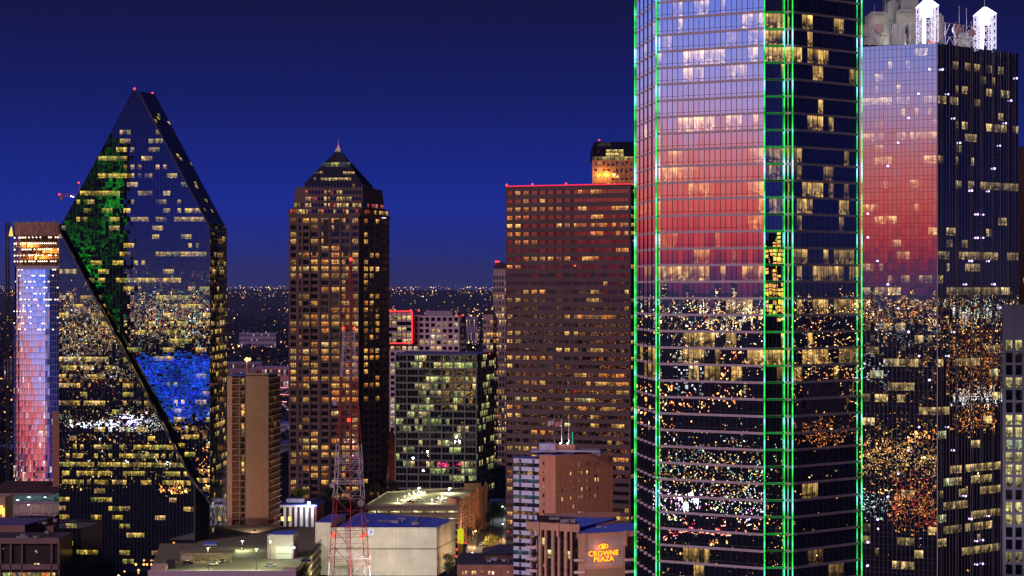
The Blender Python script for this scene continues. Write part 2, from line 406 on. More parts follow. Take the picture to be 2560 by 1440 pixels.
EX += ex([(490, 685, 0, 25, .4), (1010, 1030, 75, 140, .8), (130, 210, 100, 165, .4), (910, 1045, 205, 280, .5), (240, 405, 330, 400, .35), (700, 725, 320, 370, .5),
          (535, 660, 470, 500, .4), (800, 830, 450, 510, .3), (155, 200, 575, 640, .5), (240, 650, 570, 640, .95), (730, 760, 570, 610, .7), (875, 1045, 565, 640, .6),
          (770, 970, 815, 885, .5), (450, 525, 1075, 1140, .5), (525, 685, 1075, 1135, .8), (765, 845, 1080, 1135, .6), (130, 155, 1180, 1230, .6), (190, 245, 1180, 1240, .6),
          (450, 605, 1185, 1260, .9), (695, 710, 1195, 1240, .5), (930, 1045, 1195, 1270, .9), (1060, 1205, 1195, 1270, .85), (160, 245, 1305, 1360, .35), (490, 565, 1310, 1385, .7), (605, 725, 1315, 1390, .9),
          (795, 885, 1320, 1385, .7), (1145, 1205, 1320, 1380, .7), (1255, 1330, 1315, 1400, .5), (1400, 1430, 1320, 1390, .5), (1560, 1610, 1310, 1370, .4),
          (1090, 1205, 80, 140, .7), (1180, 1205, 1075, 1120, .8), (1280, 1405, 65, 140, .85), (1610, 1685, 75, 150, .8), (1310, 1350, 195, 265, .35), (1610, 1630, 205, 265, .3),
          (1260, 1385, 440, 510, .7), (1485, 1520, 480, 500, .8), (1560, 1740, 460, 515, .3), (1290, 1350, 570, 640, .6), (1430, 1640, 570, 640, .7), (1700, 1745, 590, 640, .4),
          (1290, 1350, 825, 885, .6), (1400, 1535, 820, 885, .7), (1590, 1745, 820, 885, .5), (1355, 1410, 1065, 1115, .95), (1480, 1510, 1065, 1130, .3), (1330, 1515, 1190, 1260, .75), (1600, 1745, 1200, 1260, .3)], 480)
EX += ex([(450, 650, 1230, 1295, .5), (535, 600, 1355, 1430, .6), (1330, 1460, 740, 815, .8), (1680, 1700, 720, 760, .5), (1360, 1660, 1290, 1320, .25), (1470, 1640, 1370, 1410, .25)], 960)
litG = lights_of(11, [((1.0, .60, .16), 1)], p=0.012, run=2, exact=EX)
Zs = storeys(zb, TOP, fh, .125, .985); Zf = []
def green_face(p, q, n, key, pier_w=.10, lean=.0):
    f = wall(p, q); U = bays(0, f.L, n, pier_w)
    grid(TG, f, U, Zs, GL1, litG, ('mullion', DARKM), ('spandrel', BAND), .07, .16, b=(0, TOP), tilt=.0017, key=key, lean=lean)
    tr = TG.part('transom', DARKM)
    for z0, z1 in Zs: fbox(tr, f, 0, f.L, z0 + .62, z0 + .70, -.1, .06)
    return f
green_face(g1, g2, 20, 1)
# the left flank is a saw-tooth of narrow panels parallel to the front
steps = 5; d = (Vector((g1[0], g1[1])) - Vector((g0[0], g0[1]))) / steps
fu = Vector((g2[0] - g1[0], g2[1] - g1[1])).normalized()
for s in range(steps):
    p = Vector((g0[0], g0[1])) + d * s; w = d.length * .0 + (XP(1590 + 52 * (s + 1) / steps, p.y + d.y * .5) - p.x)
    t = max(.3, w) / fu.x; q = p + fu * t
    green_face((p.x, p.y), (q.x, q.y), 1, 20 + s)
    nx_ = p + d
    fr = wall((q.x, q.y), (nx_.x, nx_.y)); fbox(TG.part('wall', CORE), fr, 0, fr.L, 0, TOP, -.1, 0)
green_face(n1, n2, 5, 3)
green_face(n2, g3, 1, 4)
green_face(g3, g4, 13, 5)
# light tubes
TUBE = lamp_mat('green_tube', None, 1.6, 'NONE', vary=.17)
tubes = [(g0, -.3, -.3), (g1, -.2, -.9), (g2, .0, -.9), (n2, -.2, -.7), (g3, .2, -.8), (g4, .5, -.5)]
for k, (g, dx, dy) in enumerate(tubes):
    mb = MB(); mb.tube((g[0] + dx, g[1] + dy, 0), (g[0] + dx, g[1] + dy, TOP), (.135 if k != 3 else .09), 6); TG.add('light_tube', mb, TUBE)
cm = TG.part('tube_clamp', DARKM)
for g, dx, dy in tubes:
    for z0, z1 in Zs: cm.box(g[0] + dx - .14, g[0] + dx + .14, g[1] + dy - .14, g[1] + dy + .7, z0 - .42, z0 - .30)
mb = MB(); NR = glass('green_strip', (.2, .2, .2), .1, 0, detail=False)
for z0, z1 in Zs:      # short green tubes along the bands inside the notch
    f = wall(n1, n2); lv = .05 + .25 * hsh(77, z0) if not 215 < z0 < 262 else .5 + .3 * hsh(7, z0)
    fbox(mb, f, .3, f.L - .2, z0 - fh * .12, z0 - .06, .17, .22, (.02 * lv, .9 * lv, .10 * lv))
TG.add('notch_light_band', mb, lamp_mat('notch_light', None, 1.0))
TG.done()

# ================================================================== TOWER WITH TWO LANTERNS (640 m)
TR = Thing('glass_tower', (140, 665, 0), 'dark glass tower with two white lattice lanterns on its roof', 'tower')
r1 = at(2342, 640); al = R(24)
r0 = (r1[0] - 46 * math.cos(al), r1[1] + 46 * math.sin(al)); r2 = at(2546, 668)
rb = (r2[0] - 40, r2[1] + 44); RT = 206.3
GL2 = glass('bluish_mirror_glass', (.50, .50, .52), .0, .0020, .6)
REDS = glass('teal_glass', (.20, .33, .36), .0, .0012, .5)
TR.part('wall', CORE).prism([(r1[0], r1[1] + .7), (r2[0] - .7, r2[1] + .2), rb, (r0[0] + .5, r0[1] + 1)], 0, RT - .3)
def exr(rows, off): return [(2120 + a / 3, off + c / 3, 2120 + b / 3, off + d / 3, l) for a, b, c, d, l in rows]
EXR = exr([(540, 600, 390, 425, .5), (300, 340, 480, 520, .5), (430, 480, 470, 510, .7), (200, 262, 575, 615, .5), (200, 220, 670, 700, .4), (360, 410, 655, 700, .6), (90, 190, 735, 800, .85), (200, 340, 735, 795, .85),
           (355, 480, 735, 780, .35), (560, 650, 725, 770, .5), (415, 445, 820, 865, .4), (510, 540, 825, 865, .5), (600, 630, 830, 860, .4), (200, 265, 925, 970, .5), (355, 490, 990, 1055, .6), (90, 270, 1000, 1050, .4), (510, 650, 990, 1040, .45),
           (200, 260, 1090, 1140, .4), (200, 325, 1190, 1230, .7), (550, 660, 1170, 1225, .7), (265, 285, 1360, 1400, .6), (450, 540, 1375, 1400, .5),
           (672, 730, 720, 780, .8), (760, 830, 725, 785, .85), (780, 835, 480, 520, .3), (870, 915, 490, 530, .35), (950, 990, 500, 530, .3), (1040, 1080, 510, 545, .3), (1120, 1170, 520, 560, .3),
           (1070, 1100, 590, 640, .7), (1000, 1025, 590, 620, .4), (800, 835, 655, 700, .5), (860, 900, 665, 705, .7), (1035, 1070, 675, 715, .6), (1140, 1220, 675, 735, .6), (950, 985, 750, 800, .5),
           (795, 835, 920, 965, .8), (850, 895, 925, 970, .8), (1040, 1190, 935, 990, .85), (865, 960, 1000, 1060, .65), (1120, 1170, 860, 905, .4), (1235, 1275, 950, 1000, .5), (815, 860, 1085, 1140, .3),
           (670, 720, 1170, 1220, .6), (795, 825, 1175, 1225, .6), (915, 945, 1180, 1235, .5), (795, 845, 1365, 1405, .7), (900, 945, 1380, 1410, .5), (985, 1270, 1370, 1425, .4)], 0)
EXR += exr([(90, 235, 100, 140, .6), (512, 540, 90, 135, .8), (205, 260, 180, 235, .85), (600, 625, 265, 310, .8), (320, 385, 355, 405, .5), (365, 465, 445, 485, .4), (115, 200, 545, 590, .8), (235, 262, 540, 585, .5),
            (295, 340, 620, 670, .6), (400, 480, 625, 670, .4), (540, 630, 620, 670, .3), (115, 170, 710, 760, .5), (200, 290, 710, 755, .5), (740, 790, 350, 400, .35), (850, 900, 355, 410, .75), (1040, 1085, 270, 325, .6),
            (672, 770, 450, 505, .35), (830, 1030, 445, 500, .5), (1035, 1120, 450, 500, .6), (1190, 1285, 445, 500, .45), (725, 755, 530, 585, .4), (870, 985, 535, 590, .6), (672, 715, 620, 675, .7), (1140, 1165, 635, 655, .8), (725, 1150, 710, 760, .35),
            (355, 445, 975, 1030, .5), (230, 320, 1000, 1030, .3), (355, 445, 1065, 1100, .3), (510, 550, 1070, 1120, .7), (610, 640, 1080, 1110, .5), (130, 235, 1150, 1210, .3), (265, 490, 1240, 1300, .7), (510, 545, 1245, 1300, .7),
            (1040, 1150, 1145, 1200, .6), (810, 1000, 1240, 1290, .5), (300, 380, 1420, 1440, .8), (550, 650, 1420, 1440, .8)], 480)
EXR += exr([(300, 500, 0, 30, .7), (355, 440, 65, 110, .5), (90, 170, 60, 105, .3), (240, 330, 150, 190, .25), (415, 475, 155, 190, .7), (545, 650, 160, 220, .9), (670, 760, 165, 210, .6), (760, 850, 595, 660, .75), (900, 1150, 565, 640, .85), (790, 830, 685, 740, .8),
            (930, 1070, 655, 720, .7), (865, 880, 680, 725, .5), (445, 500, 785, 830, .3), (670, 720, 785, 845, .5), (825, 910, 765, 825, .6), (965, 1090, 745, 800, .4), (672, 910, 870, 920, .6), (1030, 1150, 910, 975, .5), (930, 1030, 920, 985, .8),
            (90, 190, 1025, 1080, .85), (290, 350, 1035, 1085, .5), (415, 475, 1045, 1090, .6), (590, 650, 1055, 1100, .6), (720, 850, 1045, 1110, .5), (880, 1030, 1010, 1080, .6), (950, 1000, 1100, 1155, .4), (90, 170, 1130, 1180, .4), (380, 490, 1140, 1200, .4),
            (850, 1150, 1190, 1260, .55), (1000, 1150, 1090, 1130, .5), (200, 350, 1210, 1260, .3), (420, 480, 1220, 1260, .4)], 960)
litR = lights_of(23, [((1.0, .70, .27), .7), ((.85, .88, .5), .3)], p=.03, run=3, exact=EXR, zones=[(2342, 1150, 2505, 1440, .16), (2150, 1290, 2342, 1440, .1)])
fr = 3.84
for (p, q, n, key) in ((r0, r1, 32, 1), (r1, r2, 27, 2)):
    f = wall(p, q); U = bays(0, f.L, n, .09)
    Z = storeys(RT - 54 * fr, RT, fr, .02, .66); Z2 = storeys(RT - 54 * fr, RT, fr, .68, 1.0)
    ZZ = sorted(Z + Z2)
    lit = lambda c, k, i, L=litR: L(c, k, i) if k % 2 == 0 else None
    grid(TR, f, U, ZZ, GL2, lit, ('mullion', MULL), ('spandrel', DARKM), .10, .05, b=(0, RT), tilt=.0013, key=key)
    rail = TR.part('window_track', MULL)
    if key == 2:
        for u in (2.2, 6.5, 10.0, 11.0, 17.5, 18.5, 23, 24, 29.5, 33.5, 38, 41.5):
            if u < f.L: fbox(rail, f, u, u + .12, 0, RT, 0, .16)
fbox(TR.part('corner_post', solid('pale_post', (.45, .42, .5), .5)), wall(r1, r2), 0, .25, 0, RT, -.2, .3)
# diagonal strings of lamps on both faces, one lamp per crossing
dots = [(612, 520, 0), (530, 703, 0), (456, 885, 0), (377, 1070, 0), (300, 1245, 0), (150, 163, 1), (150, 340, 1), (222, 517, 1), (300, 693, 1), (378, 872, 1), (456, 1048, 1), (534, 1230, 1), (612, 1410, 1),
        (534, 323, 2), (455, 497, 2), (379, 673, 2), (300, 845, 2), (225, 1015, 2), (150, 1187, 2), (148, 1362, 2),
        (700, 522, 0), (743, 707, 0), (788, 889, 0), (832, 1072, 0), (920, 1430, 0), (1257, 588, 0), (1215, 755, 0), (1175, 925, 0), (1132, 1093, 0), (1090, 1265, 0), (1047, 1435, 0),
        (963, 168, 1), (1006, 170, 1), (963, 344, 1), (1006, 344, 1), (920, 517, 1), (1047, 519, 1), (877, 693, 1), (1090, 692, 1), (1132, 867, 1), (788, 1050, 1), (745, 1230, 1),
        (743, 323, 2), (786, 497, 2), (874, 840, 2), (1047, 990, 2), (917, 1012, 2), (960, 1178, 2), (1003, 1170, 2), (960, 1353, 2), (1002, 1347, 2)]
LAMPV = lamp_mat('violet_white_lamp', (.66, .50, 1), 4)
def on_wall(px, py, p, q, d=.5):
    dx, dy = q[0] - p[0], q[1] - p[1]; k = (px - 1280) / F; s = (k * p[1] - p[0]) / (dx - k * dy); Y = p[1] + dy * s
    w = wall(p, q); v = Vector((p[0] + dx * s, Y, ZP(py, Y))); return v + w.n * d
for x, y, o in dots:
    px, py = 2120 + x / 3, o * 480 + y / 3
    c = on_wall(px, py, r0, r1) if px < 2342 else on_wall(px, py, r1, r2)
    mb = MB(); mb.ball(c, .26 + .12 * hsh(int(px), 3)); TR.add('facade_lamp', mb, LAMPV)
# roof plant
PLANT = solid('grey_green_plant', (.28, .33, .32), .7); PLANT2 = solid('plant_recess', (.38, .38, .33), .8); TEALP = solid('teal_plant', (.05, .13, .17), .6)
pl = TR.part('roof_plant', PLANT); pr = TR.part('plant_panel', PLANT2); pt_ = TR.part('plant_core', TEALP)
def pbox(mb, x0, x1, y0, y1, Y, dep): mb.box(XP(x0, Y), XP(x1, Y), Y, Y + dep, min(ZP(y1, Y), ZP(y0, Y)), max(ZP(y1, Y), ZP(y0, Y)))
def cham(mb, x0, x1, y0, y1, Y, dep, c=1.2):
    a, b, z0, z1 = XP(x0, Y), XP(x1, Y), ZP(y1, Y), ZP(y0, Y)
    fr_ = [(a, z0), (b, z0), (b, z1 - c), (b - c, z1), (a + c, z1), (a, z1 - c)]
    n = len(fr_); mb.face([(x, Y, z) for x, z in fr_]); mb.face([(x, Y + dep, z) for x, z in fr_][::-1])
    for k in range(n):
        (xa, za), (xb, zb_) = fr_[k], fr_[(k + 1) % n]; mb.face([(xa, Y, za), (xa, Y + dep, za), (xb, Y + dep, zb_), (xb, Y, zb_)])
pbox(pt_, 2160, 2360, 40, 112, 690, 12); pbox(pt_, 2216, 2296, -30, 60, 693, 8)
for x0, x1, y0, y1 in ((2171, 2222, 29, 112), (2240, 2294, 23, 112), (2338, 2359, 32, 112)):
    cham(pl, x0, x1, y0, y1, 684, 8); pbox(pr, x0 + 6, x1 - 6, y0 + 10, y1, 683.6, .4)
cham(pl, 2219, 2246, 0, 60, 688, 6); cham(pl, 2252, 2296, -40, 24, 688, 6)
pbox(pl, 2230, 2262, 60, 112, 672, 5); pbox(pl, 2270, 2330, 62, 112, 674, 5); pbox(pl, 2395, 2424, 82, 118, 676, 5); pbox(pl, 2160, 2192, 66, 112, 674, 5)
TRUSS = solid('pale_truss_steel', (.62, .58, .58), .5, .1)
tb = TR.part('roof_truss', TRUSS)
def bar(mb, a, b, r=.13): mb.tube(a, b, r, 5)
def truss_run(xa, xb, Y0, Y1, n, y_hi=(60, 64), y_lo=(88, 92), yb=112):
    prev = None
    for k in range(n + 1):
        t = k / n; Y = Y0 + (Y1 - Y0) * t; px = xa + (xb - xa) * t; f0 = lambda pr_: pr_[0] + (pr_[1] - pr_[0]) * t
        a, b, c = W(px, f0(y_hi), Y), W(px, f0(y_lo), Y), W(px, yb + 2, Y)
        if k % 2 == 0: bar(tb, a, c, .16)
        if prev:
            for u, v in zip(prev[:2], (a, b)): bar(tb, u, v, .11)
            if k % 2: bar(tb, prev[2], b, .12); bar(tb, prev[1], a, .09)
            else: bar(tb, prev[1], c, .12)
        prev = (a, b, c)
truss_run(2150, 2300, 662, 646, 12, (64, 53), (92, 84), 112)
truss_run(2341, 2442, 646, 652, 9, (54, 68), (87, 102), 114)
def lantern(px, y0, y1, ycap, Y, hw):
    LT = lamp_mat('lantern_glow', (.86, .84, 1.0), 3.0); WS = lamp_mat('glowing_lantern_steel', (.80, .72, .98), 1.15)  # lattice steel made to glow in place of lamplight falling on it
    x = XP(px, Y); z0, z1, zc = ZP(y1, Y), ZP(y0, Y), ZP(ycap, Y)
    mb = MB(); lat = MB(); cap = MB(); ho = MB()
    for j, (zz, r_) in enumerate(((z0, 0),)): mb.tube((x - hw * .35, Y, z0), (x - hw * .35, Y, z1 - .5), hw * .22, 8)
    mb.tube((x - hw * .1, Y, z1 - 3.2), (x - hw * .1, Y, z1 - .3), hw * .72, 10)
    for sx in (-1, 1):
        for sy in (-1, 1):
            for t in (0, .32): lat.tube((x + sx * hw * (1 - t), Y + sy * hw, z0), (x + sx * hw * (1 - t), Y + sy * hw, z1), .19, 5)
    nb = 5; dz = (z1 - z0) / nb
    for j in range(nb):
        za, zb2 = z0 + j * dz, z0 + (j + 1) * dz
        for sy in (-1, 1):
            lat.tube((x - hw, Y + sy * hw, za), (x - hw * .3, Y + sy * hw, zb2), .13, 4); lat.tube((x + hw, Y + sy * hw, zb2), (x + hw * .3, Y + sy * hw, za), .13, 4)
            lat.tube((x - hw, Y + sy * hw, zb2), (x + hw, Y + sy * hw, zb2), .13, 4); lat.tube((x + hw * .25, Y + sy * hw, zb2), (x + hw, Y + sy * hw, za), .13, 4)
        for sx in (-1, 1):
            lat.tube((x + sx * hw, Y - hw, za), (x + sx * hw, Y + hw, zb2), .13, 4); lat.tube((x + sx * hw, Y - hw, zb2), (x + sx * hw, Y + hw, zb2), .13, 4)
    w = hw * 1.12; b = [(x - w, Y - w, z1), (x + w, Y - w, z1), (x + w, Y + w, z1), (x - w, Y + w, z1)]; t_ = [(x - .5, Y - .5, zc), (x + .5, Y - .5, zc), (x + .5, Y + .5, zc), (x - .5, Y + .5, zc)]
    cap.hexa(b + t_)
    L = Thing('roof_lantern', (x, Y, z0), '', 'lantern', 'white lattice lanterns on the tower roof')
    pd = bpy.data.lights.new('lantern_light', 'POINT'); pd.energy = 9000; pd.color = (.9, .85, 1); pd.shadow_soft_size = 1.5
    po = bpy.data.objects.new('lantern_light', pd); sc.collection.objects.link(po); po.parent = L.e; po.location = (0, 0, (z1 - z0) * .5)
    L.add('glow_core', mb, LT); L.add('lattice', lat, WS); L.add('cap', cap, LT); return L
l1 = lantern(2318, 17, 108, -5, 650, 2.9); l2 = lantern(2462, 37, 125, 18, 656, 2.9)
l1.e['label'] = 'white lattice lantern nearer the tower corner, its cap cut by the frame'
l2.e['label'] = 'white lattice lantern at the outer end of the dark roof'
DISH = solid('dish_face', (.50, .38, .38), .6, .08)
for k, (px, py, r_, Y, c) in enumerate(((2198, 73, 1.45, 655, 0), (2392, 75, 1.55, 650, 0), (2154, 76, 1.3, 658, 0), (2428, 82, 1.15, 651, 0))):
    c = W(px, py, Y); mb = MB(); mb.tube(c + Vector((.1, -.6, 0)), c + Vector((0, .5, 0)), r_, 20)
    m2 = MB(); m2.tube(c + Vector((0, .5, 0)), c + Vector((0, 1.6, -1.2)), .15, 5); m2.tube(c + Vector((0, 1.5, -1.1)), (c.x, c.y + 1.5, RT), .15, 5)
    D = Thing('microwave_dish', tuple(c), ('round dish left of the first lantern', 'large tan round dish between the two lanterns', 'round dish half hidden by the green light tube', 'smaller dish seen edge on beside the outer lantern')[k], 'antenna dish', 'drum dishes on the tower roof')
    D.add('drum', mb, DISH); D.add('bracket', m2, TRUSS)
an = TR.part('antenna', TRUSS)
for px, y0, Y in ((2186, 12, 680), (2214, -5, 680), (2398, 15, 660), (2416, 20, 660), (2428, 53, 655), (2461, -20, 656), (2166, 40, 680), (2390, 55, 660)): bar(an, W(px, y0, Y), W(px, 116, Y), .05)
TR.done()
# red lamp at the foot of the first lantern
mb = MB(); mb.ball(W(2327, 106, 646), .5); tag(mb.build('warning_lamp', REDL), 'red warning lamp at the foot of the first roof lantern', 'warning lamp')

# ================================================================== FACETED GLASS TOWER (left, 900 m)
TF = Thing('faceted_tower', (XP(350, 930), 930, 0), 'faceted glass tower with a slanted diagonal cut and pointed top', 'tower')
YA, YB, YC = 900.0, 910.0, 960.0
GLF = glass('dark_mirror_glass', (.40, .44, .50), .0, .0022, .5)
FM = solid('fine_mullion', (.085, .09, .12), .5)
ffl = 3.96; S_A, S_B = YA / F, YB / F
# lower block: front plane through (148, YA), turned a little to the left
lA = at(147, YA + 3.5); lB = at(486, YA - 1.5); fL = wall(lA, lB)
def onf(f, px, py):
    """coordinates on face f of the point seen at px, py"""
    r = Vector(((px - 1280) / F, 1, -(py - 720) / F)); c = Vector((0, 0, H)); t = (f.o - c).dot(f.n) / r.dot(f.n); p = c + r * t - f.o
    return (p.dot(f.u), p.dot(f.v))
cL = [onf(fL, *p) for p in ((148, 577), (148, 1560), (485, 1560), (485, 1212))]; cL = [(a, max(b, 0)) for a, b in cL]
uA = at(146, YB); uB = at(525, YB); fU = wall(uA, uB)
cU = [onf(fU, *p) for p in ((334, 228), (151, 570), (524, 1262), (524, 570), (346, 230))]
cU2 = [onf(fU, *p) for p in ((334, 228), (151, 570), (151, 1560), (524, 1560), (524, 570), (346, 230))]; cU2 = [(a, max(b, 0)) for a, b in cU2]
# solid body
bm_ = TF.part('wall', CORE)
def extr(mb, f, poly, dep, inset=.5):
    fr_ = [f.pt(a, b, -inset) for a, b in poly]; bk = [p - f.n * dep for p in fr_]; n = len(poly)
    mb.face(fr_); mb.face(bk[::-1])
    for k in range(n): mb.face([fr_[k], bk[k], bk[(k + 1) % n], fr_[(k + 1) % n]])
extr(bm_, fL, cL, 9); extr(bm_, fU, cU2, 50)
ZN = [(0, 0, 600, 330, 0), (200, 345, 520, 420, .3), (200, 420, 520, 660, .40), (151, 660, 524, 740, .5), (151, 740, 524, 900, .42), (330, 900, 524, 1080, .30), (430, 1080, 524, 1262, .45)]
EXF = [(0 + a / 2.572, 200 + c / 2.572, b / 2.572, 200 + d / 2.572, l) for a, b, c, d, l in
       [(895, 910, 295, 308, .6), (765, 780, 395, 420, .5), (835, 860, 395, 420, .25), (910, 985, 395, 420, .7), (1000, 1017, 395, 420, .8), (714, 728, 458, 470, .9), (745, 792, 448, 475, .95), (895, 985, 450, 475, .6), (1015, 1040, 455, 475, .5),
        (925, 985, 505, 535, .8), (605, 750, 560, 588, .8), (770, 862, 560, 588, .8), (905, 985, 560, 588, .7), (1000, 1110, 560, 588, .85), (630, 742, 612, 642, .9), (755, 805, 612, 642, .8), (805, 865, 612, 652, 1), (880, 912, 615, 642, .3), (935, 985, 615, 642, .8), (1050, 1108, 618, 655, 1),
        (960, 982, 672, 700, .8), (1048, 1106, 672, 708, .6), (1118, 1198, 672, 700, .7), (515, 620, 725, 750, .9), (635, 745, 725, 752, .7), (805, 870, 728, 752, .6), (880, 985, 725, 752, .6), (1060, 1085, 728, 750, .7),
        (838, 860, 780, 806, .9), (928, 942, 780, 806, .8), (972, 985, 782, 806, .8), (1005, 1050, 780, 815, .3), (1050, 1082, 780, 818, 1), (1140, 1165, 782, 806, .5), (535, 580, 835, 862, .6), (1048, 1104, 836, 874, .95), (1116, 1128, 836, 862, .8),
        (515, 560, 895, 915, .5), (880, 955, 892, 918, .6), (1005, 1065, 892, 918, .7), (1125, 1320, 892, 918, .8)]]
def odd(L): return lambda c, k, i: L(c, k, i) if k % 2 else None
CF = [((.92, .62, .11), .60), ((.90, .55, .20), .22), ((.50, .44, .09), .18)]
litF = lights_of(31, CF, p=.3, run=3, exact=EXF, zones=ZN, dim=.35)
ZL = [(148, 600, 300, 740, .25), (148, 740, 400, 880, .25), (148, 880, 400, 1000, .40), (148, 990, 400, 1015, .9), (148, 1015, 430, 1100, .12), (148, 1100, 460, 1120, .8), (148, 1120, 480, 1212, .85), (148, 1212, 485, 1240, .25),
      (148, 1240, 485, 1300, .30), (200, 1300, 485, 1350, .25), (148, 1350, 485, 1440, .10)]
litL = lights_of(32, CF, p=.1, run=3, zones=ZL, dim=.3)
ztop = ZP(225, YB); nfl = int(ztop / ffl) + 2
Zv = [(k * ffl - 1.17 + 1.05, k * ffl - 1.17 + 3.05) for k in range(1, nfl)]
Zf = sorted(Zv + [(a - 1.87, a - .06) for a, b in Zv])
U1 = bays(0, fU.L, 42, .07); grid(TF, fU, U1, Zf, GLF, odd(litF), ('mullion', FM), ('spandrel', solid('dark_blue_spandrel', (.012, .02, .05), .15)), .06, .02, b=(0, nfl * ffl + 1), cv=[(a, b) for a, b in cU], tilt=.0016, key=7)
U0 = bays(0, fL.L, 38, .05); Zl = Zf
grid(TF, fL, U0, Zl, GLF, odd(litL), ('mullion', solid('lower_mullion', (.20, .20, .23), .5)), ('spandrel', solid('dark_blue_spandrel', (.012, .02, .05), .15)), .08, .03, b=(0, nfl * ffl + 1), cv=cL, tilt=.0016, key=8)
# right flanks
sA = at(525, YB); sB = at(567, YC); fR = wall(sA, sB); zr = ZP(570, YB)
litS = lights_of(33, CF, p=.14, run=2, zones=[(525, 640, 567, 700, .5), (525, 740, 567, 1300, .38)], dim=.15)
grid(TF, fR, bays(0, fR.L, 17, .1), [z for z in Zf if z[1] < zr], GLF, odd(litS), ('mullion', FM), ('spandrel', FM), .06, .03, b=(0, zr), tilt=.002, key=9)
sC = (lB[0], lB[1]); fR2 = wall(sC, (lB[0] + .3, YB)); zr2 = onf(fL, 485, 1212)[1]
grid(TF, fR2, bays(0, fR2.L, 8, .1), [z for z in Zf if z[1] < zr2], GLF, odd(litS), ('mullion', FM), ('spandrel', FM), .06, .03, b=(0, zr2), tilt=.002, key=10)
# sloping glass planes: right roof slope, ridge, left slope, diagonal cut
def plane4(p00, p10, p11, p01, glassm, nu, nv, key, lit=None, m=FM):
    p00, p10, p11, p01 = map(Vector, (p00, p10, p11, p01)); gm = TF.part('glass', glassm); mu = TF.part('mullion', m)
    nrm = (p10 - p00).cross(p01 - p00).normalized(); rnd = random.Random(key)
    if nrm.z < 0: nrm = -nrm
    p00, p10, p11, p01 = [p + nrm * .3 for p in (p00, p10, p11, p01)]      # glass stands clear of the core
    q = lambda a, b: (p00 * (1 - a) + p10 * a) * (1 - b) + (p01 * (1 - a) + p11 * a) * b
    for i in range(nu):
        for j in range(nv):
            pts = [q(i / nu, j / nv), q((i + 1) / nu, j / nv), q((i + 1) / nu, (j + 1) / nv), q(i / nu, (j + 1) / nv)]
            c = lit(sum(pts, Vector()) / 4, j, i) if lit else None
            e = [rnd.gauss(0, .002) for _ in range(4)]; pts = [p + nrm * x for p, x in zip(pts, e)]
            if c: TF.win.append((pts, c, None, glassm))
            else: gm.face(pts)
    for i in range(nu + 1): mu.tube(q(i / nu, 0) + nrm * .03, q(i / nu, 1) + nrm * .03, .05, 4)
    for j in range(nv + 1): mu.tube(q(0, j / nv) + nrm * .03, q(1, j / nv) + nrm * .03, .05, 4)
ap = fU.pt(*cU[4]); rt = fU.pt(*cU[3]); apb = W(385, 236, YC + 4); rtb = Vector((sB[0], sB[1], zr))
GLR = glass('roof_slope_glass', (.10, .11, .14), .05, .001, .5, under=(.018, .02, .035))
litq = lights_of(34, CF, p=.06, run=2, dim=.1)
plane4(rt, rtb, apb, ap, GLR, 14, 40, 3, litq)
apl = fU.pt(*cU[0]); aplb = W(372, 236, YC + 4); plane4(ap, apb, aplb, apl, GLR, 14, 2, 4)
lf = fU.pt(*cU[1]); lfb = lf + Vector((-2, YC - YB, 0)); plane4(lfb, lf, apl, aplb, GLR, 10, 30, 5)
dg = [fL.pt(*cL[0]), fL.pt(*cL[3]), fU.pt(*cU[2]), fU.pt(*cU[1])]
GLD = glass('cut_face_glass', (.34, .36, .36), .02, .006, .4, under=(.006, .009, .01))
litd = lights_of(35, CF, p=.38, run=2, zones=[(148, 500, 300, 760, .03)], dim=.1)
plane4(dg[0], dg[1], dg[2], dg[3], GLD, 46, 7, 6, litd)
edge = TF.part('edge_trim', solid('edge_trim', (.10, .10, .12), .4))
edge.tube(dg[0], dg[1], .35, 5); edge.tube(dg[3], dg[2], .3, 5); edge.tube(ap, rt, .25, 5)
rb_ = TF.part('roof_beacon', REDL)
for p in ((336, 222, YB), (357, 234, YB + 20), (381, 233, YC)): rb_.ball(W(*p), .55)
TF.done()

j0, j1 = at(1265, 970), at(1577, 946); h0, h1 = at(989, 1200), at(1191, 1193); A_, B_ = at(722, 1200), at(897, 1200)
# ================================================================== MIRRORED CITY BEHIND THE CAMERA (unseen, placed for the glass to mirror)
SODIUM = (1, .42, .10)
LIGHTM = lamp_mat('city_lamp', None, 1.0)
def scatter(name, pts, label):
    mb = MB()
    for p, r_, c in pts: mb.octa(p, r_, c)
    return tag(mb.build(name, LIGHTM), label, 'city lights', kind='stuff')
rg = random.Random(5)
def pal(r):
    t = r.random()
    if t < .56: return (1, .50, .12)
    if t < .84: return (1, .68, .26)
    if t < .91: return (.95, .95, 1)
    if t < .94: return (.45, 1, .60)
    if t < .98: return (1, .12, .08)
    return (.3, .45, 1)
pts = []
def ring(n, d0, d1, power, size, az0=-115, az1=115, zmax=15, only=None, cy0=0):
    while n > 0:        # lamps stand in rows along streets, two street directions, with loose lamps between
        d = d0 * (d1 / d0) ** rg.random(); a = R(rg.uniform(az0, az1)); c = only or pal(rg); x, y = -math.sin(a) * d, -math.cos(a) * d + cy0
        m = rg.choice((1, 1, 1, 8, 14, 22)); t = rg.choice((.3, .3 + math.pi / 2)) + rg.gauss(0, .05); st = (14 + d * .012) * rg.uniform(.8, 1.6); q_ = power * (rg.random() ** 2.5 * 3 + .25); h_ = 1 + zmax * rg.random()
        for j in range(m):
            s_ = q_ * rg.uniform(.7, 1.2); pts.append(((x + math.cos(t) * st * j, y + math.sin(t) * st * j, h_), size * d ** .75 * (.6 + .6 * rg.random()), tuple(k * s_ for k in c)))
        n -= m
ring(42000, 3400, 30000, 4.2, .0031)          # the far city
ring(5200, 1000, 3600, 2.6, .0034)            # the river plain: sparse
ring(12000, 90, 1000, 3.0, .0030)             # streets around the camera's own hill
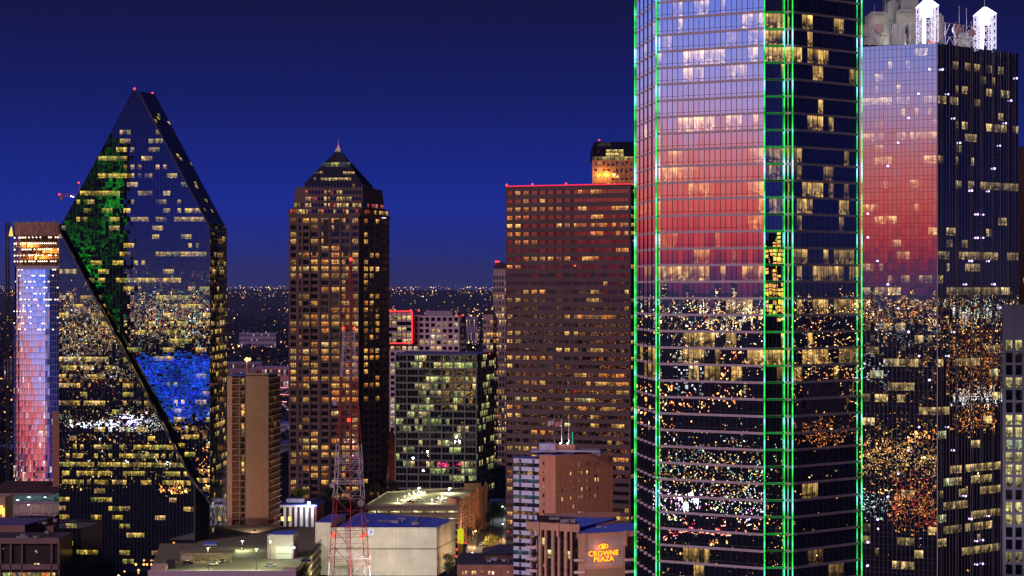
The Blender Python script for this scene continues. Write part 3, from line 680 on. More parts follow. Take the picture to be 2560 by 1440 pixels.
ring(4500, 120, 900, 5, .0033, only=(1, .45, .08))
def seen_in(p, q, x0, x1, y0, y1, n, cols, power, size, zf=1.0):
    for _ in range(n):
        px, py = rg.uniform(x0, x1), (y0 + y1) / 2 + (y1 - y0) / 2 * max(-1, min(1, rg.gauss(0, .55))); D = min(26000, 640000 / max(20, py - 720)) * .965
        m = mirror(W(px, py, D), p, q); c = rg.choice(cols); s_ = power * (.3 + 2 * rg.random() ** 2.5); pts.append(((m.x, m.y, max(1.5, m.z)), size * D / 1000 * (.6 + .7 * rg.random()), tuple(k * s_ for k in c)))
AM, OR, GD, WH, TE_, RD_ = (1, .50, .12), (1, .28, .06), (1, .72, .30), (.92, .95, 1), (.40, .95, .75), (1, .06, .06)
seen_in(r0, r1, 2150, 2342, 1095, 1190, 650, (AM, GD, AM), 3.4, .28); seen_in(r0, r1, 2225, 2342, 1185, 1330, 700, (OR, RD_, OR, AM), 2.2, .33); seen_in(r0, r1, 2150, 2342, 740, 812, 420, (AM, GD, OR), 3.2, .32); seen_in(r0, r1, 2150, 2230, 1215, 1300, 120, (WH, TE_), 3, .3)
seen_in(r1, r2, 2370, 2505, 800, 985, 750, (OR, AM, OR), 2.2, .30); seen_in(r1, r2, 2380, 2505, 762, 812, 320, (TE_, WH, GD), 3, .30); seen_in(r1, r2, 2385, 2505, 970, 1018, 330, (WH, GD, WH), 3.4, .32); seen_in(r1, r2, 2380, 2490, 1015, 1080, 300, (OR, AM), 3, .30)
seen_in(g1, g2, 1640, 1910, 1085, 1240, 800, (AM, GD, AM, TE_, WH), 3.2, .30); seen_in(g1, g2, 1760, 1910, 765, 832, 520, (GD, WH, AM), 4.2, .34); seen_in(g1, g2, 1600, 1910, 745, 800, 500, (GD, AM, WH), 3, .30)
seen_in(g3, g4, 1985, 2148, 865, 1010, 620, (OR, AM, GD), 2.8, .30); seen_in(g3, g4, 1985, 2148, 1040, 1110, 420, (OR, (.6, .2, .05)), 1.4, .34)
seen_in(lA, lB, 150, 330, 745, 960, 1500, (OR, AM, GD, WH), 2.6, .27); seen_in(lA, lB, 400, 465, 1205, 1240, 60, (OR, AM), 5, .45); seen_in(lA, lB, 150, 480, 1100, 1220, 260, (AM, GD), 2, .3)
seen_in(uA, uB, 230, 525, 690, 880, 1500, (GD, WH, AM, TE_, RD_), 2.8, .27)
seen_in(j0, j1, 1268, 1580, 760, 1090, 1500, (OR, AM, OR, GD), 7, .34); seen_in(h0, h1, 1090, 1190, 890, 1010, 260, (OR, AM), 6, .34); seen_in(h0, h1, 1090, 1150, 1150, 1172, 40, ((1, .05, .2),), 8, .5); seen_in(A_, B_, 722, 790, 1000, 1130, 300, (OR, AM), 7, .36)
scatter('city_lights', pts, 'streets and far districts of amber and white lamps mirrored in the glass towers')
# floodlit ground mirrored low in the green-edged tower
pts = []
for _ in range(150):
    px, py = rg.gauss(1715, 16), rg.gauss(1252, 9); D = 1150 + rg.uniform(-60, 60); v = W(px, py, D); m = mirror(v, g1, g2)
    c = rg.choice(((.9, .92, 1), (.9, .92, 1), (.8, .7, 1))); pts.append(((m.x, m.y, max(2, m.z)), .42 * (.6 + rg.random()), tuple(k * 14 for k in c)))
for _ in range(420):
    px, py = rg.uniform(1600, 1905), rg.gauss(1262, 22); D = 1100; v = W(px, py, D); m = mirror(v, g1, g2)
    c = rg.choice(((.9, .92, 1), (.5, .6, 1), (1, .9, .7), (1, .3, .6), (.8, 1, .4))); pts.append(((m.x, m.y, max(2, m.z)), .3 * (.6 + rg.random()), tuple(k * 5 for k in c)))
for _ in range(260):
    px, py = rg.uniform(1650, 1905), rg.gauss(1345, 14); D = 1030; v = W(px, py, D); m = mirror(v, g1, g2)
    c = rg.choice(((1, .06, .08), (1, .05, .1), (1, .85, .5))); pts.append(((m.x, m.y, max(2, m.z)), .3, tuple(k * 4 for k in c)))
scatter('floodlit_yard', pts, 'white floodlights and red tail lamps mirrored low in the tallest tower')
# a hotel washed in blue and an unseen tower added for the green, mirrored in the faceted tower
def mirrored_block(name, label, cat, px0, px1, py0, D, dep, p, q, mats, fl, seed, c, pr, zmin=0, patchy=0):
    a = mirror(Vector((XP(px1, D), D, 0)), p, q); b = mirror(Vector((XP(px0, D), D, 0)), p, q); top = ZP(py0, D)
    w = wall((a.x, a.y), (b.x, b.y))
    if w.n.y < 0: a, b = b, a; w = wall((a.x, a.y), (b.x, b.y))
    T = Thing(name, ((a.x + b.x) / 2, (a.y + b.y) / 2, 0), label, cat)
    P = [w.pt(0, 0, -.4), w.pt(w.L, 0, -.4), w.pt(w.L, 0, -dep), w.pt(0, 0, -dep)]
    T.part('wall', CORE).prism([(v.x, v.y) for v in P[::-1]] if False else [(v.x, v.y) for v in P], 0, top)
    nb = int(w.L / 4); m = MB(); rn = random.Random(seed)
    for z0, z1 in storeys(zmin, top, fl, .1, .8):
        for u0, u1 in bays(0, w.L, nb, .5):
            fld = (.75 + .35 * math.sin(u0 * .13) * math.sin(z0 * .11)) if patchy < 0 else 1 if not patchy else max(.03, (.5 + .5 * math.sin(u0 * .09 + 1.2) * math.sin(z0 * .035)) ** 2 * (1.25 - z0 / top))
            if rn.random() < pr: m.face([w.pt(u0, z0), w.pt(u1, z0), w.pt(u1, z1), w.pt(u0, z1)], tuple(k * fld * (.35 + rn.random()) for k in c))
    T.add('light_panels', m, LIGHTM); T.done(); return T
uAm, uBm = (uA[0], uA[1]), (uB[0], uB[1])
mirrored_block('hotel', 'hotel washed in blue light mirrored in the faceted tower', 'hotel', 300, 600, 884, 1930, 30, uAm, uBm, None, 3.0, 3, (.05, .24, 2.0), .99, patchy=-1)
mirrored_block('mirrored_tower', 'unseen tower added to give the faceted tower its green reflection', 'tower', 150, 305, 350, 2150, 40, uAm, uBm, None, 4, 4, (.06, 1.5, .08), .60, patchy=1)  # added only for the green it reflects
mirrored_block('mirrored_tower', 'gold lit tower mirrored in the notch of the tallest tower', 'tower', 1906, 1966, 588, 1500, 40, n1, n2, None, 3.4, 5, (2.2, 1.35, .25), .85, zmin=104)

# ================================================================== TOWER UNDER CONSTRUCTION (far left, 1300 m)
YU = 1300; TU = Thing('construction_tower', (XP(90, YU), YU + 10, 0), 'half glazed curved tower under construction with bare floors lit orange', 'tower')
GLU = glass('pale_curved_glass', (.80, .82, .92), .02, .004, .3)
def arc(px0, px1, n, bulge):
    a, b = at(px0, YU + 13), at(px1, YU + 2); P = []
    for k in range(n + 1):
        t = k / n; m = 4 * t * (1 - t) * bulge; P.append((a[0] + (b[0] - a[0]) * t - m * .35, a[1] + (b[1] - a[1]) * t - m))
    return P
AR = arc(34, 147, 12, 3.2); zt = ZP(665, YU); zt2 = ZP(560, YU); fu_ = 3.9
back = [(AR[-1][0], AR[-1][1] + 25), (AR[0][0], AR[0][1] + 14)]
TU.part('wall', CORE).prism([(x * .999 + .2, y + 1.2) for x, y in AR] + back, 0, zt)
TUM = solid('tower_frame', (.30, .32, .42), .5)
for k in range(12):
    f = wall(AR[k], AR[k + 1]); top = zt if k else ZP(815, YU)
    grid(TU, f, bays(0, f.L, 2, .12), storeys(0, top, fu_, .04, .96), GLU, lights_of(41 + k, [((1, .8, .5), 1)], p=.02, zones=[(100, 1010, 145, 1210, .3), (34, 1100, 145, 1210, .12)], run=1), ('mullion', TUM), ('spandrel', TUM), .12, .14, b=(0, top), tilt=.010, key=k, lean=.072)
slab = solid('raw_slab', (.30, .19, .12), .9); LB = lamp_mat('site_lamp', (1, .78, .50), 7)
for j in range(7):
    z = zt + j * fu_; TU.part('floor_slab', slab).prism([(x, y + .3) for x, y in AR] + back, z, z + .5)
    for k in range(0, 13, 2):
        x, y = AR[k]; TU.part('column', slab).tube((x, y + 1, z), (x, y + 1, z + fu_), .3, 5); TU.part('column', slab).tube((x, y + 8, z), (x, y + 8, z + fu_), .35, 5)
    if j < 6:
        fr_ = MB(); w = [(x + .2, y + 13) for x, y in AR]
        for k in range(12): fr_.face([(*w[k], z + .6), (*w[k + 1], z + .6), (*w[k + 1], z + fu_ - .2), (*w[k], z + fu_ - .2)])
        TU.add('inner_wall', fr_, solid('orange_sheathing', (.55, .28, .10), .9, .5, .5))
rc = random.Random(8)
ZS = [zt + j * fu_ + 3.1 for j in range(0, 5)] + [k * fu_ + 3.5 for k in range(int(zt / fu_) - 11, int(zt / fu_))]
lm = TU.part('work_lamp', LB)
for z in ZS:
    for k in range(12):
        for t in (.25, .75):
            if rc.random() < (.62 if z > zt else .34):
                x = AR[k][0] + (AR[k + 1][0] - AR[k][0]) * t; y = AR[k][1] + (AR[k + 1][1] - AR[k][1]) * t
                lm.ball((x, y - .35 + (1.2 if z > zt else 0), z), .38 if z > zt else .30, n=6, m=4)
for j, w in ((1, 9e3), (3, 9e3), (2, 6e3)):
    pd = bpy.data.lights.new('work_light', 'POINT'); pd.energy = w * 1.4; pd.color = (1, .55, .22); pd.shadow_soft_size = .5
    po = bpy.data.objects.new('work_light', pd); sc.collection.objects.link(po); po.parent = TU.e; x, y = AR[3 + 3 * (j % 3)]; po.location = Vector((x, y + 6, zt + j * fu_ + 2)) - TU.o
# cocoon screen and rods on the top deck
cs = TU.part('edge_screen', solid('edge_screen', (.30, .18, .14), .9, .5, .6))
for k in range(12): cs.face([(AR[k][0], AR[k][1], zt2 - 7), (AR[k + 1][0], AR[k + 1][1], zt2 - 7), (AR[k + 1][0], AR[k + 1][1], zt2 + 1.5), (AR[k][0], AR[k][1], zt2 + 1.5)])
cs.prism([(x, y + .1) for x, y in AR] + back, zt2 - 1, zt2)
rd = TU.part('rod', solid('green_rod', (.15, .55, .4), .6))
for k in (1, 3, 5, 7, 9, 11): rd.tube((*AR[k], zt2), (*AR[k], zt2 + 3.4), .2, 5)
TU.done()
TH = Thing('hoist_mast', (XP(20, YU + 10), YU + 10, 0), 'dark hoist mast standing left of the tower under construction', 'hoist')
hm = TH.part('mast', DARKM); x0 = XP(19, YU + 10)
for dx in (-.9, .9):
    for dy in (-.9, .9): hm.tube((x0 + dx, YU + 10 + dy, 0), (x0 + dx, YU + 10 + dy, ZP(556, YU)), .35, 4)
for z in range(0, int(ZP(556, YU)), 4): hm.tube((x0 - .9, YU + 9, z), (x0 + .9, YU + 9, z + 4), .2, 4); hm.tube((x0 - .9, YU + 9, z), (x0 + .9, YU + 9, z), .2, 4)
for z in range(10, 150, 12): TH.part('tie', DARKM).tube((x0, YU + 10, z), (XP(33, YU + 20), YU + 20, z), .2, 4)
c = W(27, 579, YU + 2); bm2 = TH.part('lit_panel', lamp_mat('yellow_panel', (1, .75, .18), 1.1)); bm2.prism([(c.x - 1.4, c.y), (c.x + 1.4, c.y), (c.x + 1.4, c.y + .5), (c.x - 1.4, c.y + .5)], c.z - 3, c.z + .5, top=[(c.x - .7, c.y), (c.x + .9, c.y), (c.x + .9, c.y + .5), (c.x - .7, c.y + .5)])
bm2.prism([(c.x - .7, c.y), (c.x + .9, c.y), (c.x + .9, c.y + .5), (c.x - .7, c.y + .5)], c.z + .5, c.z + 3.2, top=[(c.x, c.y), (c.x + .5, c.y), (c.x + .5, c.y + .5), (c.x, c.y + .5)])
TH.done()
# crane peeping out behind the faceted tower
YK = 1380; TK = Thing('tower_crane', (XP(215, YK), YK, 0), 'tower crane with red lamps behind the faceted tower', 'crane')
km = TK.part('mast', solid('crane_steel', (.45, .22, .30), .6)); xk = XP(215, YK)
for dx in (-.9, .9):
    for dy in (-.9, .9): km.tube((xk + dx, YK + dy, 0), (xk + dx, YK + dy, ZP(490, YK)), .18, 4)
for z in range(0, 188, 3): km.tube((xk - .9, YK - .9, z), (xk + .9, YK - .9, z + 3), .12, 4)
def lattice_beam(mb, a, b, w, n, r=.14):
    a, b = Vector(a), Vector(b); up = Vector((0, 0, w)); sd_ = Vector((0, w * .6, 0)); prev = None
    for k in range(n + 1):
        p = a.lerp(b, k / n); q = p + up
        if prev:
            for u, v in zip(prev, (p - sd_, p + sd_, q)): mb.tube(u, v, r, 4)
            mb.tube(prev[0], q, r * .8, 4); mb.tube(prev[2], p - sd_, r * .8, 4)
        prev = (p - sd_, p + sd_, q)
lattice_beam(TK.part('jib', solid('crane_steel', (.45, .22, .30), .6)), W(150, 491, YK), W(230, 495, YK), 2.2, 10)
lattice_beam(TK.part('tower_top', solid('crane_steel', (.45, .22, .30), .6)), W(196, 494, YK), W(199, 462, YK), 1.5, 5)
TK.part('counterweight', solid('crane_block', (.35, .22, .28), .8)).box(XP(151, YK), XP(157, YK), YK - 1, YK + 1, ZP(502, YK), ZP(489, YK))
TK.part('tie_rod', DARKM).tube(W(154, 489, YK), W(197, 462, YK), .1, 4)
kb = TK.part('beacon', REDL); kb.ball(W(148, 486, YK), .7); kb.ball(W(197, 457, YK), .7)
mb = MB(); mb.ball(W(178, 491, YK - 1), .5); mb.ball(W(183, 492, YK - 1), .5); TK.add('work_lamp', mb, lamp_mat('site_lamp_cool', (.7, .85, 1), 6))
TK.done()

# ================================================================== PYRAMID-TOPPED TOWER (1200 m)
YP = 1200.0; TP = Thing('pyramid_tower', (XP(846, YP), YP + 30, 0), 'brown stone office tower topped by a dark pyramid and setbacks', 'tower')
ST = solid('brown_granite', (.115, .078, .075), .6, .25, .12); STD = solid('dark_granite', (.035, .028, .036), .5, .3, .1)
GLP = glass('bronze_glass', (.20, .16, .15), .02, .005, .5)
PW = [((.98, .50, .11), .66), ((.95, .33, .06), .22), ((1, .66, .25), .12)]
A_, B_ = at(722, YP), at(897, YP); C_, D_ = at(907, YP + 5), at(950, YP + 16); E_, G_ = at(953, YP + 20), at(972, YP + 52)
bkP = [(G_[0] - 2, G_[1] + 14), (A_[0] + 2, A_[1] + 62)]
zS = ZP(538, YP)
TP.part('wall', CORE).prism([(A_[0] + .5, A_[1] + .7), (B_[0] - .3, B_[1] + .7), (C_[0], C_[1] + .9), (D_[0] - .7, D_[1] + .7), (E_[0] - .8, E_[1] + .3), (G_[0] - .8, G_[1])] + bkP, 0, zS - .3)
fp = 4.13; zph = zS - 44 * fp - 1.2
ZPs = [(z + .85, z + 3.35) for z in [zph + k * fp for k in range(44)] if z > 0 and z + 3.4 < zS]
zonP = [(722, 540, 972, 690, .72), (722, 690, 972, 790, .42), (722, 790, 895, 812, .9), (722, 812, 972, 850, .35), (722, 850, 895, 960, .82), (722, 960, 895, 1030, .55), (722, 1030, 895, 1150, .6), (722, 1150, 972, 1240, .5),
        (895, 700, 972, 1000, .55), (895, 1000, 972, 1240, .22)]
litP = lights_of(51, PW, p=.5, run=1, zones=zonP, dim=.55)
fA = wall(A_, B_); k_ = fA.L / 175
UA = [(a * k_, b * k_) for a, b in ((5, 18), (26, 31), (36, 50), (56, 72), (82, 99), (107, 126), (133, 141), (143, 151), (159, 173))]
grid(TP, fA, UA, ZPs, GLP, litP, ('pier', ST), ('spandrel', ST), .55, .30, b=(0, zS), tilt=.003, key=11, sub=2, subm=STD, sub_d=.1, sub_w=.16)
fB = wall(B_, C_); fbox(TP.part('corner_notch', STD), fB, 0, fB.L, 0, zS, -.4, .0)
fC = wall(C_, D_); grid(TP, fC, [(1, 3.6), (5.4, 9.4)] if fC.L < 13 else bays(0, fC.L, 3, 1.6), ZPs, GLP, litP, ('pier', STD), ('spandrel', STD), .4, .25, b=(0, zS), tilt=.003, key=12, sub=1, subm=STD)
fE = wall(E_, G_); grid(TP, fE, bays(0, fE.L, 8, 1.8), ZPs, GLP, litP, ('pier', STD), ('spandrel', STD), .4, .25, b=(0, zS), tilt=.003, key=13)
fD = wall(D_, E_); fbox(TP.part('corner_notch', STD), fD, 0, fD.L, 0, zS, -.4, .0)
# projecting bay ribs over the front, and dark panels that paint in the shaded slots between them
for u in (52.5, 76.5, 103, 129, 153.5): fbox(TP.part('rib', ST), fA, (u - 1.3) * k_, (u + 1.3) * k_, 0, ZP(560, YP) + (3 if u > 70 else 0), .3, 1.1)
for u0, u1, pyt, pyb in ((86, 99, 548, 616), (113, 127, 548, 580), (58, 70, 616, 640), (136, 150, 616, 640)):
    fbox(TP.part('slot_shade_panel', STD), fA, u0 * k_, u1 * k_, ZP(pyb, YP), ZP(pyt, YP), .3, .75)
def tier(px0, px1, pxr, y0, y1, Ya, m, dep=50, slope=0, pname='setback'):
    """a stepped storey block: front px0..px1, right flank to pxr"""
    a, b, c = at(px0, Ya), at(px1, Ya), at(pxr, Ya + 34); z0, z1 = ZP(y1, Ya), ZP(y0, Ya)
    P = [a, b, c, (c[0] - 1, Ya + dep), (a[0] + 1, Ya + dep)]
    TP.part(pname, m).prism(P, z0, z1, top=[(x + (slope if i in (0, 4) else -slope if i in (1, 2, 3) else 0), y) for i, (x, y) in enumerate(P)] if slope else None)
    return wall(a, b), wall(b, c), z0, z1
TP.part('cornice', ST).prism([(A_[0] - .8, A_[1] - .8), (B_[0] + .8, B_[1] - .8), (D_[0] + 1, D_[1] - .8), (G_[0] + 1, G_[1])] + bkP, zS - .3, zS + 1.0)
f1_, f1b, z0, z1 = tier(722, 898, 971, 521, 539, YP + 1, ST)
RW = [((1.0, .66, .20), .55), ((.75, .10, .04), .45)]  # red panes stand in for red reflections, painted as lit windows
litT = lights_of(55, RW, p=.7, run=2, dim=.35)
def rowwin(f, z0, z1, n, gap, lit, key, d=.08):
    for i, (u0, u1) in enumerate(bays(.6, f.L - .6, n, gap)):
        c = lit(f.pt((u0 + u1) / 2, z0), key, i) or (0, 0, 0); TP.win.append(([f.pt(u0, z0, d), f.pt(u1, z0, d), f.pt(u1, z1, d), f.pt(u0, z1, d)], c, [(0, 0), (1, 0), (1, 1), (0, 1)], GLP))
rowwin(f1_, z0 + 1.2, z1 - .7, 22, .5, litT, 1); rowwin(f1b, z0 + 1.2, z1 - .7, 12, .7, litT, 2)
f2_, f2b, z0, z1 = tier(732, 906, 962, 468, 521, YP + 3, STD, 46, 1.8)
rowwin(f2_, z0 + .8, z0 + 3.2, 20, .6, litT, 3); rowwin(f2b, z0 + 1, z0 + 3.2, 10, .8, litT, 4)
f3_, f3b, z0, z1 = tier(760, 906, 933, 459, 521, YP + 1.6, ST, 40)
for j in range(4): rowwin(f3_, z0 + .9 + j * 3.9, z0 + 3.0 + j * 3.9, 18, .5, lights_of(60 + j, RW, p=(.75, .6, .45, .12)[j], run=2, dim=.3), 5 + j)
rowwin(f3b, z0 + 4.8, z0 + 7, 4, .8, litT, 12)
fbox(TP.part('centre_fin', STD), f3_, f3_.L * .40, f3_.L * .42, z0 - 3.4, z0 + 12, .1, .5)
# gabled shoulder: its sloping shadow is built as a dark raised strip
sh = TP.part('shadow_strip', STD); P3 = [f3_.pt(u * f3_.L / 146, v * .24, .1) for u, v in ((105, 54), (113, 54), (139, 28), (139, 2), (131, 2), (131, 26))]
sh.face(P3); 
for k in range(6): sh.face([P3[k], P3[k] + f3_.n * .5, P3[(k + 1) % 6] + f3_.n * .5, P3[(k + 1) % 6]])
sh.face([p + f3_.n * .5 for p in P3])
# pyramid
apx = Vector((XP(846, YP + 20), YP + 20, ZP(372, YP + 20))); zb_ = ZP(460, YP + 1.6)
q0 = Vector((XP(759, YP + 1), YP + 1, zb_)); q1 = Vector((XP(907, YP + 1), YP + 1, zb_)); q2 = Vector((XP(934, YP + 38), YP + 38, zb_)); q3 = Vector((q0.x + 3, YP + 38, zb_))
py_ = TP.part('pyramid_roof', solid('pyramid_glass_roof', (.022, .026, .045), .18, .2)); t_ = .965
for a, b in ((q0, q1), (q1, q2), (q2, q3), (q3, q0)):
    py_.face([a, b, b.lerp(apx, t_), a.lerp(apx, t_)])
py_.face([q0, q3, q2, q1])
pg = TP.part('roof_rib', solid('roof_rib', (.06, .06, .08), .5))
for a, b in ((q0, q1), (q1, q2)):
    nrm = (b - a).cross(apx - a).normalized()
    for k in range(1, 26):
        s_ = a.lerp(b, k / 26); m_ = a.lerp(b, .5); tmax = min(t_, 1 - abs(k / 26 - .5) * 0 ); pg.tube(s_ + nrm * .05, s_.lerp(apx, t_) + nrm * .05, .05, 3)
    for k in range(1, 22): t = k / 22 * t_; pg.tube(a.lerp(apx, t) + nrm * .05, b.lerp(apx, t) + nrm * .05, .06, 3)
nrm = (q1 - q0).cross(apx - q0).normalized()
def pyw(ua, ub, ya, yb, c, n):
    ta, tb_ = (460 - yb) / 88, (460 - ya) / 88
    for k in range(n):
        a, b = ua + (ub - ua) * k / n, ua + (ub - ua) * (k + .82) / n
        def P(px, t):
            l, r = 759 + (846 - 759) * t, 907 + (846 - 907) * t; s_ = (px - l) / (r - l); return q0.lerp(q1, s_).lerp(apx, t) + nrm * .12
        cc = tuple(x * (.35 + .8 * hsh(9, k, int(ua))) for x in c)
        TP.win.append(([P(a, ta), P(b, ta), P(b, tb_), P(a, tb_)], cc, [(0, 0), (1, 0), (1, 1), (0, 1)], GLP))
pyw(801, 878, 445, 452, (.9, .6, .22), 22); pyw(785, 790, 445, 452, (.9, .6, .2), 1); pyw(800, 807, 429, 436, (1, .6, .2), 2); pyw(858, 887, 430, 436, (.9, .55, .15), 7); pyw(784, 800, 431, 435, (.25, .18, .1), 4)
pyw(826, 847, 407, 414, (.75, .72, .2), 6); pyw(804, 826, 408, 417, (.16, .18, .08), 6); pyw(847, 876, 406, 418, (.12, .14, .09), 8); pyw(818, 850, 414, 418, (.3, .3, .1), 8); pyw(838, 850, 376, 381, (1, .6, .28), 4)
cp = TP.part('spire', solid('pale_cap', (.75, .72, .85), .5)); ax_ = apx; 
cp.prism([(ax_.x - 1.7, ax_.y - 1.7), (ax_.x + 1.7, ax_.y - 1.7), (ax_.x + 1.7, ax_.y + 1.7), (ax_.x - 1.7, ax_.y + 1.7)], ax_.z - .9, ax_.z + 1.6, top=[(ax_.x - .2, ax_.y - .2), (ax_.x + .2, ax_.y - .2), (ax_.x + .2, ax_.y + .2), (ax_.x - .2, ax_.y + .2)])
cp.tube((ax_.x, ax_.y, ax_.z + 1.5), (ax_.x, ax_.y, ax_.z + 6.5), .22, 5, r2=.06)
TP.part('beacon', REDL).ball((ax_.x, ax_.y - .3, ax_.z + 1.9), .32)
mb = MB(); f = fE; mb.box(XP(955, YP + 20), XP(972, YP + 45), YP + 18, YP + 19, ZP(546, YP + 20), ZP(544, YP + 20)); TP.add('light_strip', mb, lamp_mat('white_strip', (.95, .92, 1), 1.4))
TP.done()

# ================================================================== BROAD BROWN SLAB TOWER (950 m)
YJ = 950; j0 = at(1265, 970); j1 = at(1577, 946); j2 = at(1604, 968)
TJ = Thing('slab_tower', (XP(1420, 970), 980, 0), 'broad mauve brown office slab with red rope light along its roof edge', 'tower')
JW = solid('mauve_brown_stone', (.064, .044, .046), .7, .3, .08); JD = solid('mauve_spandrel', (.088, .062, .066), .7, .18, .08)
GLJ = glass('bronze_strip_glass', (.24, .19, .18), .01, .006, .55)
zJ = ZP(468, 970) + 0; TJ.part('wall', CORE).prism([(j0[0] + .6, j0[1] + .8), (j1[0] - .6, j1[1] + .8), (j2[0] - .6, j2[1]), (j2[0] - 5, j2[1] + 40), (j0[0] + 10, j0[1] + 45)], 0, zJ - .5)
fJ = wall(j0, j1); fj = 3.98; zj0 = zJ - .2 - 46 * fj
ZJ = [(z + .35, z + 2.1) for z in [zj0 + k * fj for k in range(46)]]; ZJ = [z for z in ZJ if z[0] > 0]
zonJ = [(1265, 470, 1600, 500, .4), (1265, 500, 1600, 620, .34), (1265, 620, 1600, 650, .4), (1265, 655, 1600, 740, .25), (1265, 755, 1440, 850, .4), (1440, 770, 1600, 800, .6), (1265, 850, 1600, 900, .15), (1265, 1060, 1600, 1085, .3), (1440, 1085, 1600, 1440, .26), (1265, 1085, 1290, 1440, .4)]  # lit panes of the lower left zone stand in for reflected orange lights
litJ = lights_of(71, [((.98, .56, .14), .66), ((.75, .74, .30), .08), ((1, .36, .07), .26)], p=.34, run=3, zones=zonJ, dim=.3)
kq = fJ.L / 312
UJ1 = [(x * kq, (x + 13.5) * kq) for x in [3 + 20.8 * i for i in range(8)]]; UJ2 = [(x * kq, (x + 9.8) * kq) for x in [172 + 10.4 * i for i in range(13)]]
grid(TJ, fJ, UJ1 + UJ2, ZJ, GLJ, litJ, ('pier', JW), ('spandrel', JD), .22, .28, b=(0, zJ), tilt=.003, key=21, sub=1, subm=DARKM)
fJ2 = wall(j1, j2); grid(TJ, fJ2, bays(0, fJ2.L, 6, .3), ZJ, glass('dark_glass', (.12, .12, .14), .0, .004, .5), litJ, ('pier', STD), ('spandrel', STD), .2, .1, b=(0, zJ), tilt=.003, key=22)
# rope light and beacons
RR = lamp_mat('red_rope', (1, .03, .07), 1.3); mb = MB(); a, b = fJ.pt(0, zJ + .4, .2), fJ.pt(fJ.L, zJ + .4, .2); mb.tube(a, b, .28, 5); c = fJ2.pt(fJ2.L, zJ + .4, .2); mb.tube(b, c, .28, 5); TJ.add('rope_light', mb, RR)
par = TJ.part('parapet', JW); fbox(par, fJ, 0, fJ.L, zJ - .3, zJ + .1, -1, .4)
bt = TJ.part('beacon', REDL)
for px in (1268, 1332, 1416): p = on_wall(px, 462, j0, j1); bt.ball((p.x, p.y, zJ + 1.1), .5)
# red and blue neon seen on the facade
def blobs(T, name, n, cx, cy, sx, sy, f, c, r_, seed, mat_s=1.0, d=.6):
    rn = random.Random(seed); mb = MB()
    for _ in range(n):
        x, y = rn.gauss(cx, sx), rn.gauss(cy, sy); a, b = onf(f, x, y); mb.octa(f.pt(a, b, d), r_ * (.6 + .7 * rn.random()), tuple(k * (.5 + rn.random()) * mat_s for k in c))
    return mb
TJ.done()

# ================================================================== ARCH-TOPPED TOWER BEHIND IT (1300 m)
YC_ = 1300; TC = Thing('arched_tower', (XP(1560, YC_), YC_ + 20, 0), 'tower with rounded dark glass crown above orange floodlit floors', 'tower')
c0, c1 = at(1481, YC_), at(1640, YC_ - 10); zC = ZP(401, YC_)
TC.part('wall', solid('warm_stone', (.42, .24, .14), .8)).prism([c0, c1, (c1[0], YC_ + 40), (c0[0] + 4, YC_ + 40)], 0, zC)
fC1 = wall(c0, c1); nC = [(u0, u1) for u0, u1 in bays(.6, fC1.L, 14, .9)]
zc0 = ZP(401, YC_) - 12 * 4.6
grid(TC, fC1, nC, [(zc0 + k * 4.6 + .8, zc0 + k * 4.6 + 3.6) for k in range(12)], glass('dark_glass', (.12, .12, .14), .0, .004, .5), lights_of(81, [((1, .66, .18), 1)], p=.35, run=1), ('pier', solid('orange_pier', (.50, .25, .10), .8)), ('spandrel', solid('orange_pier', (.50, .25, .10), .8)), .5, .3, b=(zc0, zC), tilt=.002)
# rounded crown
cr = TC.part('crown_glass', glass('crown_glass_pane', (.05, .06, .09), .05, .001, .5, under=(.006, .008, .016))); ribs = TC.part('crown_rib', solid('crown_rib', (.03, .03, .04), .4)); prof = []
for k in range(9):
    a = k / 8 * math.pi / 2; prof.append((18 * (1 - math.cos(a)), ZP(401, YC_) + (ZP(350, YC_) - ZP(401, YC_)) * math.sin(a)))
xl, xr = c0[0], c1[0]
for k in range(8):
    (da, za), (db, zb2) = prof[k], prof[k + 1]; ia = 2.6 * (1 - math.cos(k / 8 * 1.57)); ib = 2.6 * (1 - math.cos((k + 1) / 8 * 1.57))
    for j in range(14):
        X = lambda t, i_: xl + i_ + (xr - xl - i_) * t
        pts_ = [(X(j / 14, ia), YC_ + da, za), (X((j + 1) / 14, ia), YC_ + da, za), (X((j + 1) / 14, ib), YC_ + db, zb2), (X(j / 14, ib), YC_ + db, zb2)]
        lit = None; px = 1482 + 11.4 * j
        if k == 0: lit = .7 if hsh(4, j) < .8 else .2
        if k == 1 and 3 <= j <= 6: lit = .85
        if k == 2 and 3 <= j <= 6: lit = .8
        if k >= 4 and j in (1, 2, 3): lit = .05
        if lit: TC.win.append((pts_, (lit, lit * .72, lit * .22), None, cr and TC.parts['crown_glass'][1]))
        else: cr.face(pts_)
        ribs.tube(pts_[0], pts_[3], .18, 4); ribs.tube(pts_[0], pts_[1], .15, 4)
    cr.face([(xl + ia, YC_ + da, za), (xl + ib, YC_ + db, zb2), (xl + ib, YC_ + 40, zb2), (xl + ia, YC_ + 40, za)])
cr.face([(xl + 2.6, YC_ + 18, prof[-1][1]), (xr, YC_ + 18, prof[-1][1]), (xr, YC_ + 40, prof[-1][1]), (xl + 2.6, YC_ + 40, prof[-1][1])])
TC.part('beacon', REDL).ball(W(1498, 350, YC_), .55)
for px in (1495, 1515, 1535, 1555, 1575):
    pd = bpy.data.lights.new('flood', 'POINT'); pd.energy = 2600; pd.color = (1, .42, .08); pd.shadow_soft_size = .3
    po = bpy.data.objects.new('flood', pd); sc.collection.objects.link(po); po.parent = TC.e; po.location = Vector(W(px, 437, YC_ - 4)) - TC.o
TC.done()

